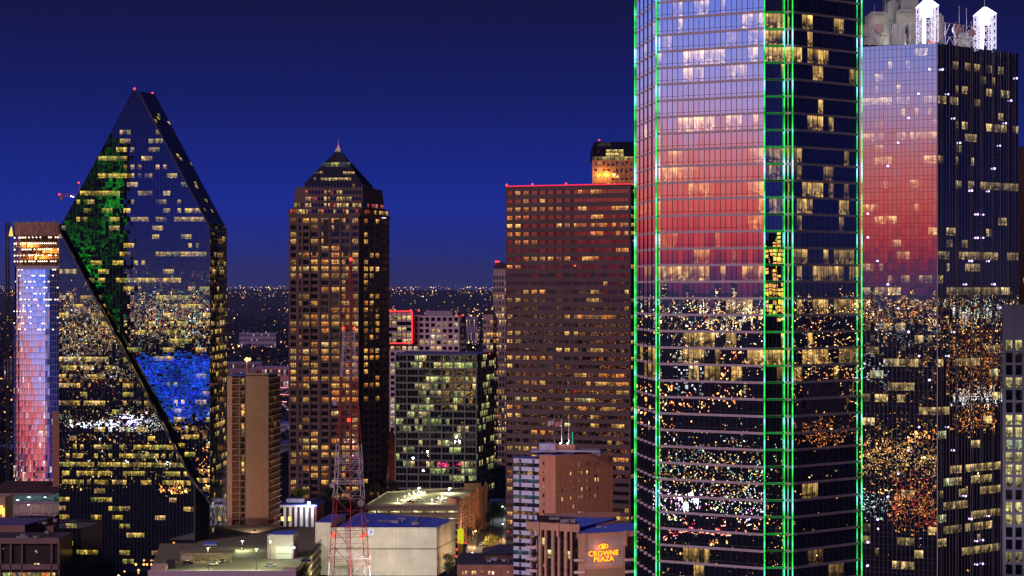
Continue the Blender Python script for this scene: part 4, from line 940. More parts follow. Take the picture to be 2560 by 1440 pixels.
# ================================================================== TAN STEPPED TOWER (1400 m)
YI = 1400; TI = Thing('stepped_tower', (XP(1250, YI), YI + 15, 0), 'pale stepped tower with rows of small windows between glass block and brown slab', 'tower')
IW = solid('pale_stone', (.34, .27, .30), .8, .12)
litI = lights_of(91, [((1.0, .68, .24), .9), ((1, .5, .12), .1)], p=.5, run=3, zones=[(1232, 655, 1300, 700, .05), (1232, 700, 1300, 765, .45), (1208, 780, 1300, 960, .7), (1208, 960, 1300, 1180, .5)], dim=.3)
for (p0, p1, yt, yy, key) in ((1233, 1310, 672, YI, 1), (1208, 1233, 786, YI - 3, 2)):
    a, b = at(p0, yy), at(p1, yy); z = ZP(yt, yy); f = wall(a, b)
    TI.part('wall', IW).prism([(a[0] + .2, yy + .5), (b[0] - .2, yy + .5), (b[0] - .2, yy + 30), (a[0] + .2, yy + 30)], 0, z)
    grid(TI, f, bays(0, f.L, max(3, round(f.L / 2.05)), .75), [(q, q + 2.7) for q in [1.2 + k * 4.42 for k in range(60)] if q + 3.4 < z], GLP, litI, ('pier', IW), ('spandrel', IW), .5, .4, b=(0, z), tilt=.002, key=key)
a = at(1233, YI); TI.part('crown', solid('dark_crown', (.03, .025, .035), .5)).prism([(a[0], YI), (a[0] + 22, YI), (a[0] + 22, YI + 26), (a[0], YI + 26)], ZP(672, YI), ZP(657, YI), top=[(a[0] + 2, YI + 2), (a[0] + 22, YI + 2), (a[0] + 22, YI + 24), (a[0] + 2, YI + 24)])
a = at(1208, YI - 3); TI.part('crown', solid('dark_crown', (.03, .025, .035), .5)).prism([(a[0], YI - 3), (a[0] + 7, YI - 3), (a[0] + 7, YI + 20), (a[0], YI + 20)], ZP(786, YI), ZP(777, YI), top=[(a[0] + 1.4, YI - 1), (a[0] + 7, YI - 1), (a[0] + 7, YI + 18), (a[0] + 1.4, YI + 18)])
tb2 = TI.part('beacon', REDL); tb2.ball(W(1240, 654, YI), .7); tb2.ball(W(1246, 654, YI), .7)
TI.done()

# ================================================================== GREEN GLASS BLOCK (1200 m)
YH = 1200; TGb = Thing('glass_block', (XP(1110, YH), YH + 25, 0), 'green tinted glass office block with a heavy grid of frames', 'office block')
h0, h1 = at(989, YH), at(1191, YH - 7); h2 = at(1235, YH + 40); zH = ZP(886, YH)
TGb.part('wall', CORE).prism([(h0[0] + .6, h0[1] + .8), (h1[0] - .6, h1[1] + .8), (h2[0] - .8, h2[1]), (h0[0] + 4, h0[1] + 50)], 0, zH - .3)
GLH = glass('green_glass', (.18, .24, .22), .01, .006, .5); HM = solid('green_frame', (.13, .15, .14), .5)
litH = lights_of(101, [((.62, .72, .26), .7), ((.95, .75, .3), .3)], p=.34, run=3, zones=[(985, 886, 1240, 905, .05), (985, 905, 1240, 945, .5), (985, 1025, 1240, 1040, .7), (985, 1130, 1240, 1150, .6), (985, 1160, 1240, 1215, .35)], dim=.15)
fH = wall(h0, h1); hf = 4.22; ZH = [(zH - (k + 1) * hf + .45, zH - k * hf - .55) for k in range(28)]; ZH = [z for z in ZH if z[0] > 0][::-1]
grid(TGb, fH, bays(0, fH.L, 21, .12), ZH, GLH, litH, ('mullion', HM), ('spandrel', HM), .10, .22, b=(0, zH), tilt=.003, key=31)
for k in range(8): fbox(TGb.part('pier', HM), fH, fH.L * k / 7 - .35, fH.L * k / 7 + .35, 0, zH + .5, .1, .5)
fH2 = wall(h1, h2); grid(TGb, fH2, bays(0, fH2.L, 14, .14), ZH, GLH, litH, ('mullion', HM), ('spandrel', HM), .10, .18, b=(0, zH), tilt=.004, key=32)
for k in range(5): fbox(TGb.part('pier', HM), fH2, fH2.L * k / 4 - .35, fH2.L * k / 4 + .35, 0, zH, .1, .4)
TGb.part('roof', solid('blue_roof', (.08, .10, .32), .8)).prism([(h0[0], h0[1] + 1), (h1[0], h1[1] + 1), (h2[0] - 1, h2[1]), (h0[0] + 4, h0[1] + 50)], zH - .3, zH + .4)
TGb.part('beacon', REDL).ball(W(1224, 884, YH + 20), .4)
TGb.done()

# ================================================================== WHITE GRID HOTEL WITH RED OUTLINE (1500 m)
YG = 1500; TW = Thing('white_grid_building', (XP(1060, YG), YG + 25, 0), 'white gridded building with a glowing red outlined corner bay', 'building')
w0, w1 = at(960, YG), at(1148, YG - 4); w2 = at(1163, YG + 30); zW = ZP(790, YG)
WG = solid('white_grid', (.50, .42, .50), .8, .08)
TW.part('wall', WG).prism([(w0[0], YG + .8), (w1[0] - .3, YG - 3.2), (w2[0] - .5, w2[1]), (w0[0], YG + 50)], 0, zW)
litW = lights_of(111, [((1, .66, .28), .8), ((1, .85, .5), .2)], p=.45, run=2, zones=[(1030, 795, 1165, 808, .1), (1095, 808, 1150, 820, 1), (1000, 830, 1165, 880, .6), (960, 800, 1030, 850, .4)], dim=.35)
fW = wall(w0, w1); ZW = [(zW - (k + 1) * 4.35 + .6, zW - k * 4.35 - 1.0) for k in range(22)][::-1]; ZW = [z for z in ZW if z[0] > 0]
grid(TW, fW, bays(0, fW.L, 13, 1.5), ZW, GLP, litW, ('pier', WG), ('spandrel', WG), .6, .5, b=(0, zW), tilt=.002, key=41, sub=1, subm=DARKM)
fW2 = wall(w1, w2); grid(TW, fW2, bays(0, fW2.L, 6, 2.2), ZW, GLP, litW, ('pier', WG), ('spandrel', WG), .6, .5, b=(0, zW), tilt=.002, key=42)
TW.part('penthouse', solid('grey_penthouse', (.25, .25, .32), .8)).box(XP(1062, YG), XP(1130, YG), YG + 10, YG + 30, zW, zW + 3.6)
RO = lamp_mat('red_outline', (1, .05, .06), 1.5)
for (x0, x1, y0, y1, r_, Yo) in ((955, 1030, 778, 858, .52, YG - 8), (1030, 1045, 788, 866, .22, YG - 1)):
    mb = MB()
    if r_ > .4:
        for a, b in (((x0, y0), (x1, y0)), ((x1, y0), (x1, y1)), ((x0, y1), (x1, y1))): mb.tube(W(*a, Yo), W(*b, Yo), r_, 6)
    else: mb.tube(W(x1, y0, Yo), W(x1, y1, Yo), r_, 5)  # reflection of the red outline, built as a thin glowing tube
    TW.add('red_tube_and_reflection', mb, RO)
fO = wall((XP(955, YG - 7), YG - 7), (XP(1029, YG - 7), YG - 7)); TW.part('glass_bay', WG).box(XP(955, YG), XP(1028, YG - 6), YG - 6.2, YG, ZP(858, YG), ZP(778, YG))
grid(TW, fO, bays(0, fO.L, 6, .5), [(ZP(858, YG) + .5 + k * 4.35, ZP(858, YG) + 3.2 + k * 4.35) for k in range(5)], GLP, litW, ('mullion', solid('bay_frame', (.30, .22, .28), .6)), ('spandrel', solid('bay_frame', (.30, .22, .28), .6)), .3, .2, b=(ZP(858, YG), ZP(779, YG)), key=43)
wb = TW.part('beacon', REDL)
for p in ((976, 776), (1027, 776), (1047, 776), (1141, 789), (1157, 788)): wb.ball(W(*p, YG), .75)
TW.done()

# ================================================================== APARTMENT TOWER (1030 m)
YE = 1030; TE = Thing('apartment_tower', (XP(635, YE), YE + 12, 0), 'slim tan apartment tower with balconies and a tall blank wall panel', 'apartment tower')
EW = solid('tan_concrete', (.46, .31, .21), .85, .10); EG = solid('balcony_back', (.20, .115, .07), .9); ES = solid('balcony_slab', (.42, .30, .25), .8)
e0, e1, e2 = at(568, YE), at(671, YE), at(700, YE + 24); zE = ZP(937, YE); fE_ = 3.3; kE = (e1[0] - e0[0]) / 103
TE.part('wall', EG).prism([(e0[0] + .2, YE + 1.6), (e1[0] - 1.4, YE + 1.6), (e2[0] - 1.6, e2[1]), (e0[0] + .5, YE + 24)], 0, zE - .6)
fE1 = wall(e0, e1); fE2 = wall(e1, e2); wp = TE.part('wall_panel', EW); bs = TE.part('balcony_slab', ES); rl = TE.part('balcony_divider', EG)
z0E = ZP(1330, YE)
for u0, u1, d in ((0, 12, 0), (46, 103, 0)): fbox(wp, fE1, u0 * kE, u1 * kE, z0E, zE if u0 < 40 else zE + .9, -1.5, d)
fbox(TE.part('base_floor', STD), fE1, 1, fE1.L - 1, 0, z0E, -1.2, -.6)
fbox(wp, fE1, 30 * kE, 31.5 * kE, 0, zE, -1.5, -.2)
nE = int((zE - z0E) / fE_)
we = lights_of(121, [((1, .55, .14), .7), ((1, .72, .25), .3)], p=.5, run=1, dim=.3); GE = glass('apartment_glass', (.08, .08, .09), .02, .004, .5)
for k in range(nE + 1):
    z = z0E + k * fE_
    fbox(bs, fE1, 12 * kE, 46 * kE, z - .18, z + .18, -1.5, .1)
    fbox(bs, fE2, .2, fE2.L + .3, z - .18, z + .22, -1.2, .9)
    if k < nE:
        c = we(fE1.pt(37 * kE, z), k, 1)
        TE.win.append(([fE1.pt(35 * kE, z + .3, -1.45), fE1.pt(42 * kE, z + .3, -1.45), fE1.pt(42 * kE, z + 2.9, -1.45), fE1.pt(35 * kE, z + 2.9, -1.45)], c or (.02, .015, .01), [(0, 0), (1, 0), (1, 1), (0, 1)], GE))
        for j in range(9):
            u = .6 + j * (fE2.L - 1) / 9; c = lights_of(122, [((1, .55, .14), 1)], p=.42, run=1, dim=.3)(fE2.pt(u, z), k, j)
            TE.win.append(([fE2.pt(u, z + .3, -1.0), fE2.pt(u + 1.5, z + .3, -1.0), fE2.pt(u + 1.5, z + 2.6, -1.0), fE2.pt(u, z + 2.6, -1.0)], c or (.015, .012, .01), [(0, 0), (1, 0), (1, 1), (0, 1)], GE))
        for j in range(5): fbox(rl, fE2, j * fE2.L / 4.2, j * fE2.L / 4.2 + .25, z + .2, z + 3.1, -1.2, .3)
for k in range(1, nE): fbox(TE.part('joint', EG), fE1, 46 * kE, 103 * kE, z0E + k * fE_ - .03, z0E + k * fE_ + .03, -.01, .012)
TE.part('roof', ROOF).prism([(e0[0], YE), (e1[0], YE), (e2[0], e2[1]), (e0[0], YE + 24)], zE - .6, zE - .2)
TE.part('base_wing', EW).box(XP(568, 985), XP(670, 985), 975, 1010, 0, ZP(1348, 985)); fw = wall((XP(568, 975), 975), (XP(668, 975), 975))
for i, (u0, u1) in enumerate(bays(.5, fw.L, 7, .8)): TE.win.append(([fw.pt(u0, .6, .1), fw.pt(u1, .6, .1), fw.pt(u1, 3, .1), fw.pt(u0, 3, .1)], (.5 * hsh(i, 3), .2 * hsh(i, 3), .03), [(0, 0), (1, 0), (1, 1), (0, 1)], GE))
TE.done()

# ================================================================== LATTICE RADIO MAST (850 m)
YM = 850; TM = Thing('radio_mast', (XP(874, YM), YM, 0), 'red and white lattice radio mast with red lamps in front of the white hall', 'radio mast')
MR = solid('mast_red', (.30, .035, .035), .6, .2); MW = solid('mast_white', (.60, .52, .66), .6, .15)
prof = [(650, 2.6, 877), (820, 14.5, 872), (960, 22, 872), (1105, 32, 872), (1245, 40, 872.5), (1340, 46, 873), (1390, 49.5, 873), (1470, 56, 873.5)]
def pw(y):
    for (ya, wa, ca), (yb, wb_, cb) in zip(prof, prof[1:]):
        if ya <= y <= yb: t = (y - ya) / (yb - ya); return wa + (wb_ - wa) * t, ca + (cb - ca) * t
def pc(y, k):
    w, c = pw(y); hw = w * YM / F * .86; x = XP(c, YM); z = max(0, ZP(y, YM)); sx, sy = ((-1, -1), (1, -1), (1, 1), (-1, 1))[k]
    ca, sa = math.cos(.22), math.sin(.22); dx, dy = sx * hw, sy * hw
    return Vector((x + dx * ca - dy * sa, YM + dx * sa + dy * ca, z))
ys = [650]; 
while ys[-1] < 1466: ys.append(ys[-1] + max(9, pw(ys[-1])[0] * .95))
ys[-1] = 1470
def mcol(y): return 'w' if 820 < y < 950 or 1105 < y < 1245 or y > 1390 else 'r'
parts = {'r': TM.part('red_section', MR), 'w': TM.part('white_section', MW)}
for ya, yb in zip(ys, ys[1:]):
    mb = parts[mcol((ya + yb) / 2)]; big = (ya - 600) / 850
    for k in range(4):
        a, b, c, d = pc(ya, k), pc(yb, k), pc(ya, (k + 1) % 4), pc(yb, (k + 1) % 4)
        mb.tube(a, b, .09 + .12 * big, 5); mb.tube(b, d, .06 + .045 * big, 4)
        m_ = (b + d) / 2; mb.tube(a, m_ if big > .3 else d, .05 + .04 * big, 4); mb.tube(c, m_ if big > .3 else b, .05 + .04 * big, 4)
        if 950 < yb < 1110: mb.tube(a, d, .08, 4)
for y in (820, 1155, 1205, 1338, 1392):
    w, c = pw(y); mb = parts[mcol(y)]
    for k in range(4):
        a, b = pc(y, k), pc(y, (k + 1) % 4); e = (b - a) * .06; up = Vector((0, 0, 1.0)); mb.tube(a - e, b + e, .14, 4); mb.tube(a - e + up, b + e + up, .08, 4)
TM.part('waveguide', solid('waveguide', (.45, .08, .08), .6)).tube((XP(876, YM), YM, 0), (XP(877, YM), YM, ZP(660, YM)), .16, 5)
TM.part('tip', MR).tube((XP(877, YM), YM, ZP(660, YM)), (XP(877, YM), YM, ZP(640, YM)), .12, 5)
mbn = TM.part('beacon', REDL)
for x, y, r_ in ((877, 648, .75), (858, 820, .6), (886, 820, .6), (872, 1050, .85), (832, 1340, .75), (838, 1334, .6), (905, 1341, .8), (917, 1335, .6)): mbn.ball(W(x, y, YM - 3), r_)
for (x, y) in ((877, 650), (872, 1050), (905, 1341), (832, 1340)):
    pd = bpy.data.lights.new('beacon_light', 'POINT'); pd.energy = 380; pd.color = (1, .05, .03); pd.shadow_soft_size = .4
    po = bpy.data.objects.new('beacon_light', pd); sc.collection.objects.link(po); po.parent = TM.e; po.location = W(x, y, YM) - TM.o
TM.done()
for k, (x, y, r_, lb) in enumerate(((898, 1181, 1.25, 'grey dish high on the right leg of the lattice mast'), (902, 1257, 1.45, 'largest grey dish where the mast turns red, right leg'), (832, 1213, 1.1, 'pale dish on the left leg of the lattice mast'), (838, 1008, 1.0, 'small blue grey dish high on the left of the mast'))):
    c = W(x, y, YM - 5); D = Thing('microwave_dish', tuple(c), lb, 'antenna dish', 'drum dishes on the lattice mast'); mb = MB(); s_ = 1 if x > 870 else -1
    mb.tube(c + Vector((s_ * .2, -.9, 0)), c + Vector((0, .5, 0)), r_, 18); D.add('drum', mb, solid('mast_dish', (.30, .27, .36), .6, .1)); m2 = MB(); m2.tube(c + Vector((0, .4, 0)), c + Vector((0, 3.5, -.3)), .14, 5); D.add('bracket', m2, MW)

# ================================================================== BRICK AND WHITE HOTEL (760 m)
YL = 762; TL = Thing('brick_hotel', (XP(1400, YL), YL + 12, 0), 'mid-rise hotel block with blue white left bay and plain brick wall', 'hotel')
LBk = solid('red_brick', (.33, .135, .085), .85, .12, .15); LB2 = solid('lit_brick', (.44, .20, .125), .85, .12, .15); LWp = solid('blue_white_panel', (.46, .50, .66), .7, .06); LDk = solid('brown_panel', (.10, .06, .06), .8)  # brick end gets a brighter copy: its stronger light put into the colour
l0, l1, l2, l3 = at(1284, 768), at(1348, 763), at(1389, 760), at(1532, 774); zl = ZP(1147, 766); zl2 = ZP(1139, 762)
TL.part('wall', LBk).prism([(l1[0] + .2, l1[1] + .25), (l2[0] - .2, l2[1] + .3), (l3[0] - .3, l3[1] + .3), (l3[0] - 6, l3[1] + 16), (l1[0], l1[1] + 16)], 0, zl2)
TL.part('wall_bay', LDk).prism([(l0[0] + .2, l0[1] + .4), (l1[0] + .2, l1[1] + .4), (l1[0] + .2, l1[1] + 14), (l0[0] + .2, l0[1] + 14)], 0, zl)
fl1, fl2, fl3 = wall(l0, l1), wall(l1, l2), wall(l2, l3); fbox(TL.part('brick_end', LB2), fl2, 0, fl2.L, 0, zl2 + .2, -.3, .05); fbox(TL.part('brick_face', LBk), fl3, 0, fl3.L, 0, zl2 + .2, -.3, .05)
jt = TL.part('panel_joint', solid('joint', (.16, .06, .045), .9)); fhl = 3.06
GLL = glass('teal_hotel_glass', (.26, .32, .38), .03, .004, .5)
zl0 = zl - 21 * fhl
litLh = lights_of(131, [((1, .82, .3), 1)], p=.05, run=1, dim=.5)
for k in range(21):
    z = zl0 + k * fhl
    fbox(TL.part('white_panel', LWp), fl1, 0, fl1.L, z + 1.5, z + 3.06 + (.1 if k == 20 else 0), -.2, .12)
    for i, (u0, u1) in enumerate(bays(0, fl1.L, 11, .12)):
        if (i in (5,) ): fbox(TL.part('brown_panel', LDk), fl1, u0, u1, z, z + 1.5, -.2, .1); continue
        c = litLh(fl1.pt(u0, z), k, i) or ((.05, .10, .14) if hsh(k, 7) < .45 else (.004, .005, .008))
        TL.win.append(([fl1.pt(u0, z + .05, .02), fl1.pt(u1, z + .05, .02), fl1.pt(u1, z + 1.5, .02), fl1.pt(u0, z + 1.5, .02)], c, [(0, 0), (1, 0), (1, 1), (0, 1)], GLL))
    for u in (fl1.L * .22, fl1.L * .74): fbox(TL.part('brown_panel', LDk), fl1, u, u + .95, z + 1.55, z + 3.0, .1, .15)
    fbox(jt, fl3, 0, fl3.L, z - .03, z + .04, .03, .065); fbox(jt, fl2, 0, fl2.L, z - .03, z + .04, .03, .065)
    c = (.10, .16, .18) if k % 2 else (.01, .01, .012)
    TL.win.append(([fl2.pt(1.5, z + .9, .08), fl2.pt(2.2, z + .9, .08), fl2.pt(2.2, z + 2.4, .08), fl2.pt(1.5, z + 2.4, .08)], c, [(0, 0), (1, 0), (1, 1), (0, 1)], GLL))
for i in range(1, 12): fbox(jt, fl3, fl3.L * i / 12 - .04, fl3.L * i / 12 + .04, 0, zl2, .03, .06)
for i in range(1, 3): fbox(jt, fl2, fl2.L * i / 3 - .04, fl2.L * i / 3 + .04, 0, zl2, .03, .06)
hz = [(583, 540, 1), (680, 535, 1), (728, 530, 1), (825, 518, .5), (800, 592, 1), (825, 592, .9), (728, 600, .4), (682, 677, 1), (728, 672, .4), (510, 765, 1), (583, 757, 1), (800, 737, 1), (608, 828, .8), (657, 890, .5),
      (583, 468, .15), (607, 466, .3), (657, 463, .3), (657, 535, .3), (510, 548, .1), (583, 612, .15), (657, 605, .2), (607, 683, .15), (657, 678, .25), (682, 748, .25), (657, 750, .2), (753, 885, .2), (753, 812, .1), (510, 690, .04), (825, 450, .02), (800, 452, .02), (728, 455, .02), (753, 453, .02), (753, 675, .03), (753, 740, .05), (825, 665, .03), (510, 910, .25), (682, 890, .3)]
for a, b, l in hz:
    u, v = onf(fl3, 1260 + a / 3.512, 1030 + b / 3.512); TL.win.append(([fl3.pt(u - .28, v - .7, .08), fl3.pt(u + .28, v - .7, .08), fl3.pt(u + .28, v + .7, .08), fl3.pt(u - .28, v + .7, .08)], (1.1 * l, .82 * l, .25 * l), [(0, .4), (1, .4), (1, .7), (0, .7)], GLL))
# raised number letters high on the right end (strokes of a short sign)
sg = TL.part('raised_letters', solid('letter_grey', (.07, .05, .06), .6)); u_, v_ = onf(fl3, 1525, 1147)
def seg(x0, x1, y0, y1): fbox(sg, fl3, u_ + x0, u_ + x1, v_ + y0, v_ + y1, .05, .25)
for s_ in ((-.9, 0, 0, .2), (-.9, 0, 1.0, 1.2), (-.9, 0, -1.0, -.8), (-.9, -.7, 0, 1.2), (-.2, 0, -1.0, 0), (.2, .4, -1.0, 1.2), (.65, .85, -1.0, 1.2)): seg(*s_)
rf = TL.part('roof', ROOF); rf.prism([(l1[0] - 1, l1[1] + .6), (l2[0], l2[1] + .8), (l3[0] - .6, l3[1] + .6), (l3[0] - 6, l3[1] + 15), (l1[0], l1[1] + 15)], zl2 - .1, zl2 + .12)
rf.prism([(l0[0] + .4, l0[1] + .6), (l1[0] - .4, l1[1] + .6), (l1[0] - .4, l1[1] + 13), (l0[0] + .4, l0[1] + 13)], zl - .1, zl + .12)
def boxpx(mb, x0, x1, y0, y1, Y, dep): mb.box(XP(x0, Y), XP(x1, Y), Y, Y + dep, ZP(y1, Y), ZP(y0, Y))
TL.part('roof_slab', solid('slab_lilac', (.34, .34, .52), .7)).box(XP(1328, 768), XP(1500, 768), 766, 777, zl2 + 1.0, zl2 + 1.5)
boxpx(TL.part('penthouse', solid('lilac_box', (.48, .46, .66), .8)), 1348, 1389, 1110, 1132, 769, 7); boxpx(TL.part('penthouse_brick', LBk), 1389, 1438, 1112, 1130, 770, 7)
for x0, x1, y0, y1, Y in ((1440, 1470, 1135, 1143, 768), (1474, 1500, 1133, 1141, 770), (1360, 1380, 1136, 1141, 765), (1410, 1425, 1136, 1143, 766)): boxpx(TL.part('roof_unit', solid('lilac_unit', (.36, .36, .60), .7)), x0, x1, y0, y1, Y, 3)
TL.done()
POLE = solid('white_pole', (.75, .75, .8), .5, .05)
for k, (x, y, lb) in enumerate(((1385, 1048, 'thin unlit grey flagpole on the brick hotel roof'), (1404, 1050, 'lit flagpole with a limp flag on the hotel roof'), (1422, 1044, 'tallest lit flagpole at the right of the hotel roof'))):
    Yp = 770; b = W(x, 1110, Yp); t = W(x, y, Yp); D = Thing('flagpole', tuple(b), lb, 'flagpole', 'flagpoles on the brick hotel roof'); mb = MB(); mb.tube(b, t, .14, 6, r2=.07); D.add('pole', mb, POLE if k else MULL)
    mb = MB(); mb.ball(t, .18); D.add('finial', mb, POLE)
    if k < 2:
        mb = MB(); w = [(0, 0), (.6, .15), (1.2, -.1), (1.9, .12), (2.5, 0)]; sgn = -1
        for (xa, da), (xb, db) in zip(w, w[1:]): mb.face([(t.x + sgn * xa, Yp + da, t.z - .4 - xa * .2), (t.x + sgn * xb, Yp + db, t.z - .4 - xb * .2), (t.x + sgn * xb, Yp + db, t.z - 1.9 - xb * .35), (t.x + sgn * xa, Yp + da, t.z - 1.9 - xa * .3)])
        D.add('flag', mb, solid('flag_cloth' + str(k), ((.45, .18, .22), (.50, .42, .45))[1 - k], .9))
    if k:
        mb = MB(); mb.ball(b + Vector((-.5, -.8, .3)), .32); D.add('uplight', mb, lamp_mat('blue_white_uplight', (.55, .65, 1), 10))
        pd = bpy.data.lights.new('uplight', 'POINT'); pd.energy = 260; pd.color = (.75, .8, 1); pd.shadow_soft_size = .1; po = bpy.data.objects.new('uplight', pd); sc.collection.objects.link(po); po.parent = D.e; po.location = (-.4, -1.0, .8)
mb = MB(); b = W(1431, 1106, 770); mb.tube(b, b + Vector((0, 0, 3.6)), .18, 6); mb.ball(b + Vector((0, 0, 3.7)), .25); mb.box(b.x - .3, b.x + .3, b.y - .3, b.y + .3, b.z - .6, b.z); tag(mb.build('green_lamp_post', lamp_mat('green_lamp', (.02, .55, .30), .8)), 'green lit post beside the tallest flagpole', 'lamp')

# ================================================================== HOTEL WITH THE YELLOW SIGN (650 m)
YW = 640; TX = Thing('sign_hotel', (XP(1450, YW), YW + 15, 0), 'tan hotel with a blue roof carrying the yellow lit name sign', 'hotel')
XW = solid('tan_pink_concrete', (.43, .26, .20), .85, .12); XG = solid('grey_sign_wall', (.36, .30, .31), .8, .08); XV = solid('pale_balcony', (.55, .47, .52), .7)
x0, x1, x2, x3 = at(1325, 652), at(1444, 644), at(1446, 632), at(1596, 640); zx = ZP(1306, 650); zx2 = ZP(1331, 636)
TX.part('wall', solid('recess_dark', (.05, .032, .03), .8)).prism([(x0[0] + 2.6, x0[1] + 1.2), (x1[0], x1[1] + 1.2), (x1[0], x1[1] + 28), (x0[0] + 2.6, x0[1] + 28)], 0, zx - 1)
TX.part('wall', XW).prism([(x2[0] + .3, x2[1] + .6), (x3[0], x3[1] + .6), (x3[0], x3[1] + 26), (x2[0] + .3, x2[1] + 26)], 0, zx2 - .6)
fx1, fx2 = wall(x0, x1), wall(x2, x3); k1, k2 = fx1.L / 119, fx2.L / 150
par = TX.part('parapet', XW); fbox(par, fx1, -1.2, fx1.L, zx - 2.4, zx, -.6, .3); fbox(par, fx2, 0, fx2.L, zx2 - 1.6, zx2, -.5, .2)
par.box(x0[0] - .9, x0[0] - .3, x0[1], x0[1] + 27, zx - 2.0, zx)
fbox(TX.part('sign_wall', XG), fx2, 16 * k2, 112 * k2, 5, zx2 - 1.6, -.3, .10)
pil = TX.part('pilaster', XW)
for u in (10, 113): fbox(pil, fx2, u * k2, (u + 7) * k2, zx2 - 4.6 if u > 10 else zx2 - 5.2, zx2 + .25, -.2, .55)
for u in (16, 66, 117): fbox(pil, fx1, (u + 2) * k1, (u + 9) * k1, zx - 4.2, zx + .2, -.2, .75)
fbox(pil, fx1, 0, 3 * k1, 0, zx - 2.4, -.5, .1)
for u in (22, 37, 54, 70, 86, 101): fbox(pil, fx1, u * k1, (u + (7 if u in (22, 54, 86) else 5)) * k1, 0, zx - 2.4, -.6, .25)
fbox(pil, fx2, 0, 16 * k2, 0, zx2 - 1.6, -.3, .02); fbox(pil, fx2, 112 * k2, 116 * k2, 0, zx2 - 1.6, -.3, .06); fbox(TX.part('lower_wall', solid('tan_block', (.30, .20, .15), .85, .15)), fx2, 16 * k2, 112 * k2, 0, ZP(1418, 636), -.3, .16)
fbox(pil, fx2, 16 * k2, 112 * k2, ZP(1421, 636), ZP(1414, 636), -.3, .25)
GX = glass('hotel_window_glass', (.10, .09, .12), .02, .004, .5)
sl = TX.part('balcony', XV)
for k in range(16):
    z = ZP(1342, 650) - 3.85 + (k - 12) * 3.05 * 1.25
    if z + 3.6 > zx - 2.3: continue
    fbox(sl, fx1, -1.0, 20 * k1, z - .05, z + .75, -.2, 1.0); fbox(sl, fx2, -1.6, 2.0, z - 1.6, z - .85, 0, .7); fbox(sl, fx2, 117 * k2, fx2.L, z - 2.4, z - 1.6, -.2, .8)
    for i, (u0, u1) in enumerate(((29.5, 36.5), (42.5, 53.5), (61.5, 69.5), (75.5, 85.5), (93.5, 100.5), (107, 118), (4, 15))):
        c = (.9, .75, .35) if hsh(15, k, i) < .05 else (.012, .009, .012)
        for q in range(2):
            ua, ub = u0 + (u1 - u0) * q / 2, u0 + (u1 - u0) * (q + .92) / 2; TX.win.append(([fx1.pt(ua * k1, z + .9, -.5), fx1.pt(ub * k1, z + .9, -.5), fx1.pt(ub * k1, z + 3.5, -.5), fx1.pt(ua * k1, z + 3.5, -.5)], c, [(0, 0), (1, 0), (1, 1), (0, 1)], GX))
    for i, (u0, u1) in enumerate(((118, 132), (134, 150))): TX.win.append(([fx2.pt(u0 * k2, z - 1.4, -.1 + .7 * 0 + .62 * 0 + .03), fx2.pt(u1 * k2, z - 1.4, .03), fx2.pt(u1 * k2, z + 1.2, .03), fx2.pt(u0 * k2, z + 1.2, .03)], (.01, .008, .012), [(0, 0), (1, 0), (1, 1), (0, 1)], GX))
BR = solid('sky_tinted_roof', (.09, .18, .85), .7, .3, .4)  # vivid blue: the sky's reflection put into the roof colour
TX.part('roof', BR).prism([(x0[0] - .6, x0[1] + .4), (x1[0], x1[1] + .4), (x1[0] + 14, x1[1] + 27), (x0[0] + 5, x0[1] + 27)], zx - 1.6, zx - 1.1)
TX.part('roof', BR).prism([(x2[0] + .4, x2[1] + .5), (x3[0], x3[1] + .5), (x3[0], x3[1] + 26), (x2[0] + .4, x2[1] + 26)], zx2 - .9, zx2 - .5)
TX.part('parapet', XW).prism([(x0[0] + 5, x0[1] + 27), (XP(1548, 690), 684), (XP(1548, 690), 684.6), (x0[0] + 5, x0[1] + 27.6)], zx - 2, zx - .4)
for x_, y_, w_ in ((1492, 1318, 12), (1508, 1320, 10), (1522, 1323, 14), (1540, 1326, 12), (1556, 1329, 10)):
    boxpx(TX.part('roof_unit', solid('lilac_unit', (.36, .36, .60), .7)), x_, x_ + w_, y_ - 3, y_ + 5, 652, 2); TX.part('fan', DARKM).tube(W(x_ + w_ / 2, y_ - 3, 653), W(x_ + w_ / 2, y_ - 4, 653), .45, 8)
e_sign = TX.done()
SG = Thing('hotel_sign', tuple(fx2.pt(64 * k2, ZP(1405, 636), .12)), 'yellow lettered name sign with a crown emblem glowing red at its rim', 'sign')
YEL = lamp_mat('sign_yellow', (1, .66, .03), 1.35); REDS_ = lamp_mat('sign_red', (1, .05, .04), .95)
Mx = Matrix(((fx2.u.x, fx2.v.x, fx2.n.x), (fx2.u.y, fx2.v.y, fx2.n.y), (fx2.u.z, fx2.v.z, fx2.n.z))).to_4x4()
def text3d(name, s, size, px, py, mat, d, off, parent, f=fx2, M=Mx, base=None, extr_=.04):
    cu = bpy.data.curves.new(name, 'FONT'); cu.body = s; cu.size = size; cu.align_x = 'CENTER'; cu.align_y = 'CENTER'; cu.offset = off; cu.extrude = extr_; cu.space_character = 1.06
    tmp = bpy.data.objects.new('tmp', cu); sc.collection.objects.link(tmp); bpy.context.view_layer.update()
    me = bpy.data.meshes.new_from_object(tmp); bpy.data.objects.remove(tmp); bpy.data.curves.remove(cu); me.materials.clear(); me.materials.append(mat)
    o = bpy.data.objects.new(name, me); sc.collection.objects.link(o); a, b = onf(f, px, py)
    me.transform(Matrix.Translation(f.pt(a, b, d) - parent.o) @ M); o.parent = parent.e; return o
for s_, px, py in (('CROWNE', 1507.5, 1383), ('PLAZA', 1508, 1397.5)):
    text3d('lettering', s_, 2.28, px, py, YEL, .42, .045, SG); text3d('letter_outline', s_, 2.28, px, py, REDS_, .30, .21, SG)
a_, b_ = onf(fx2, 1507, 1365.5)
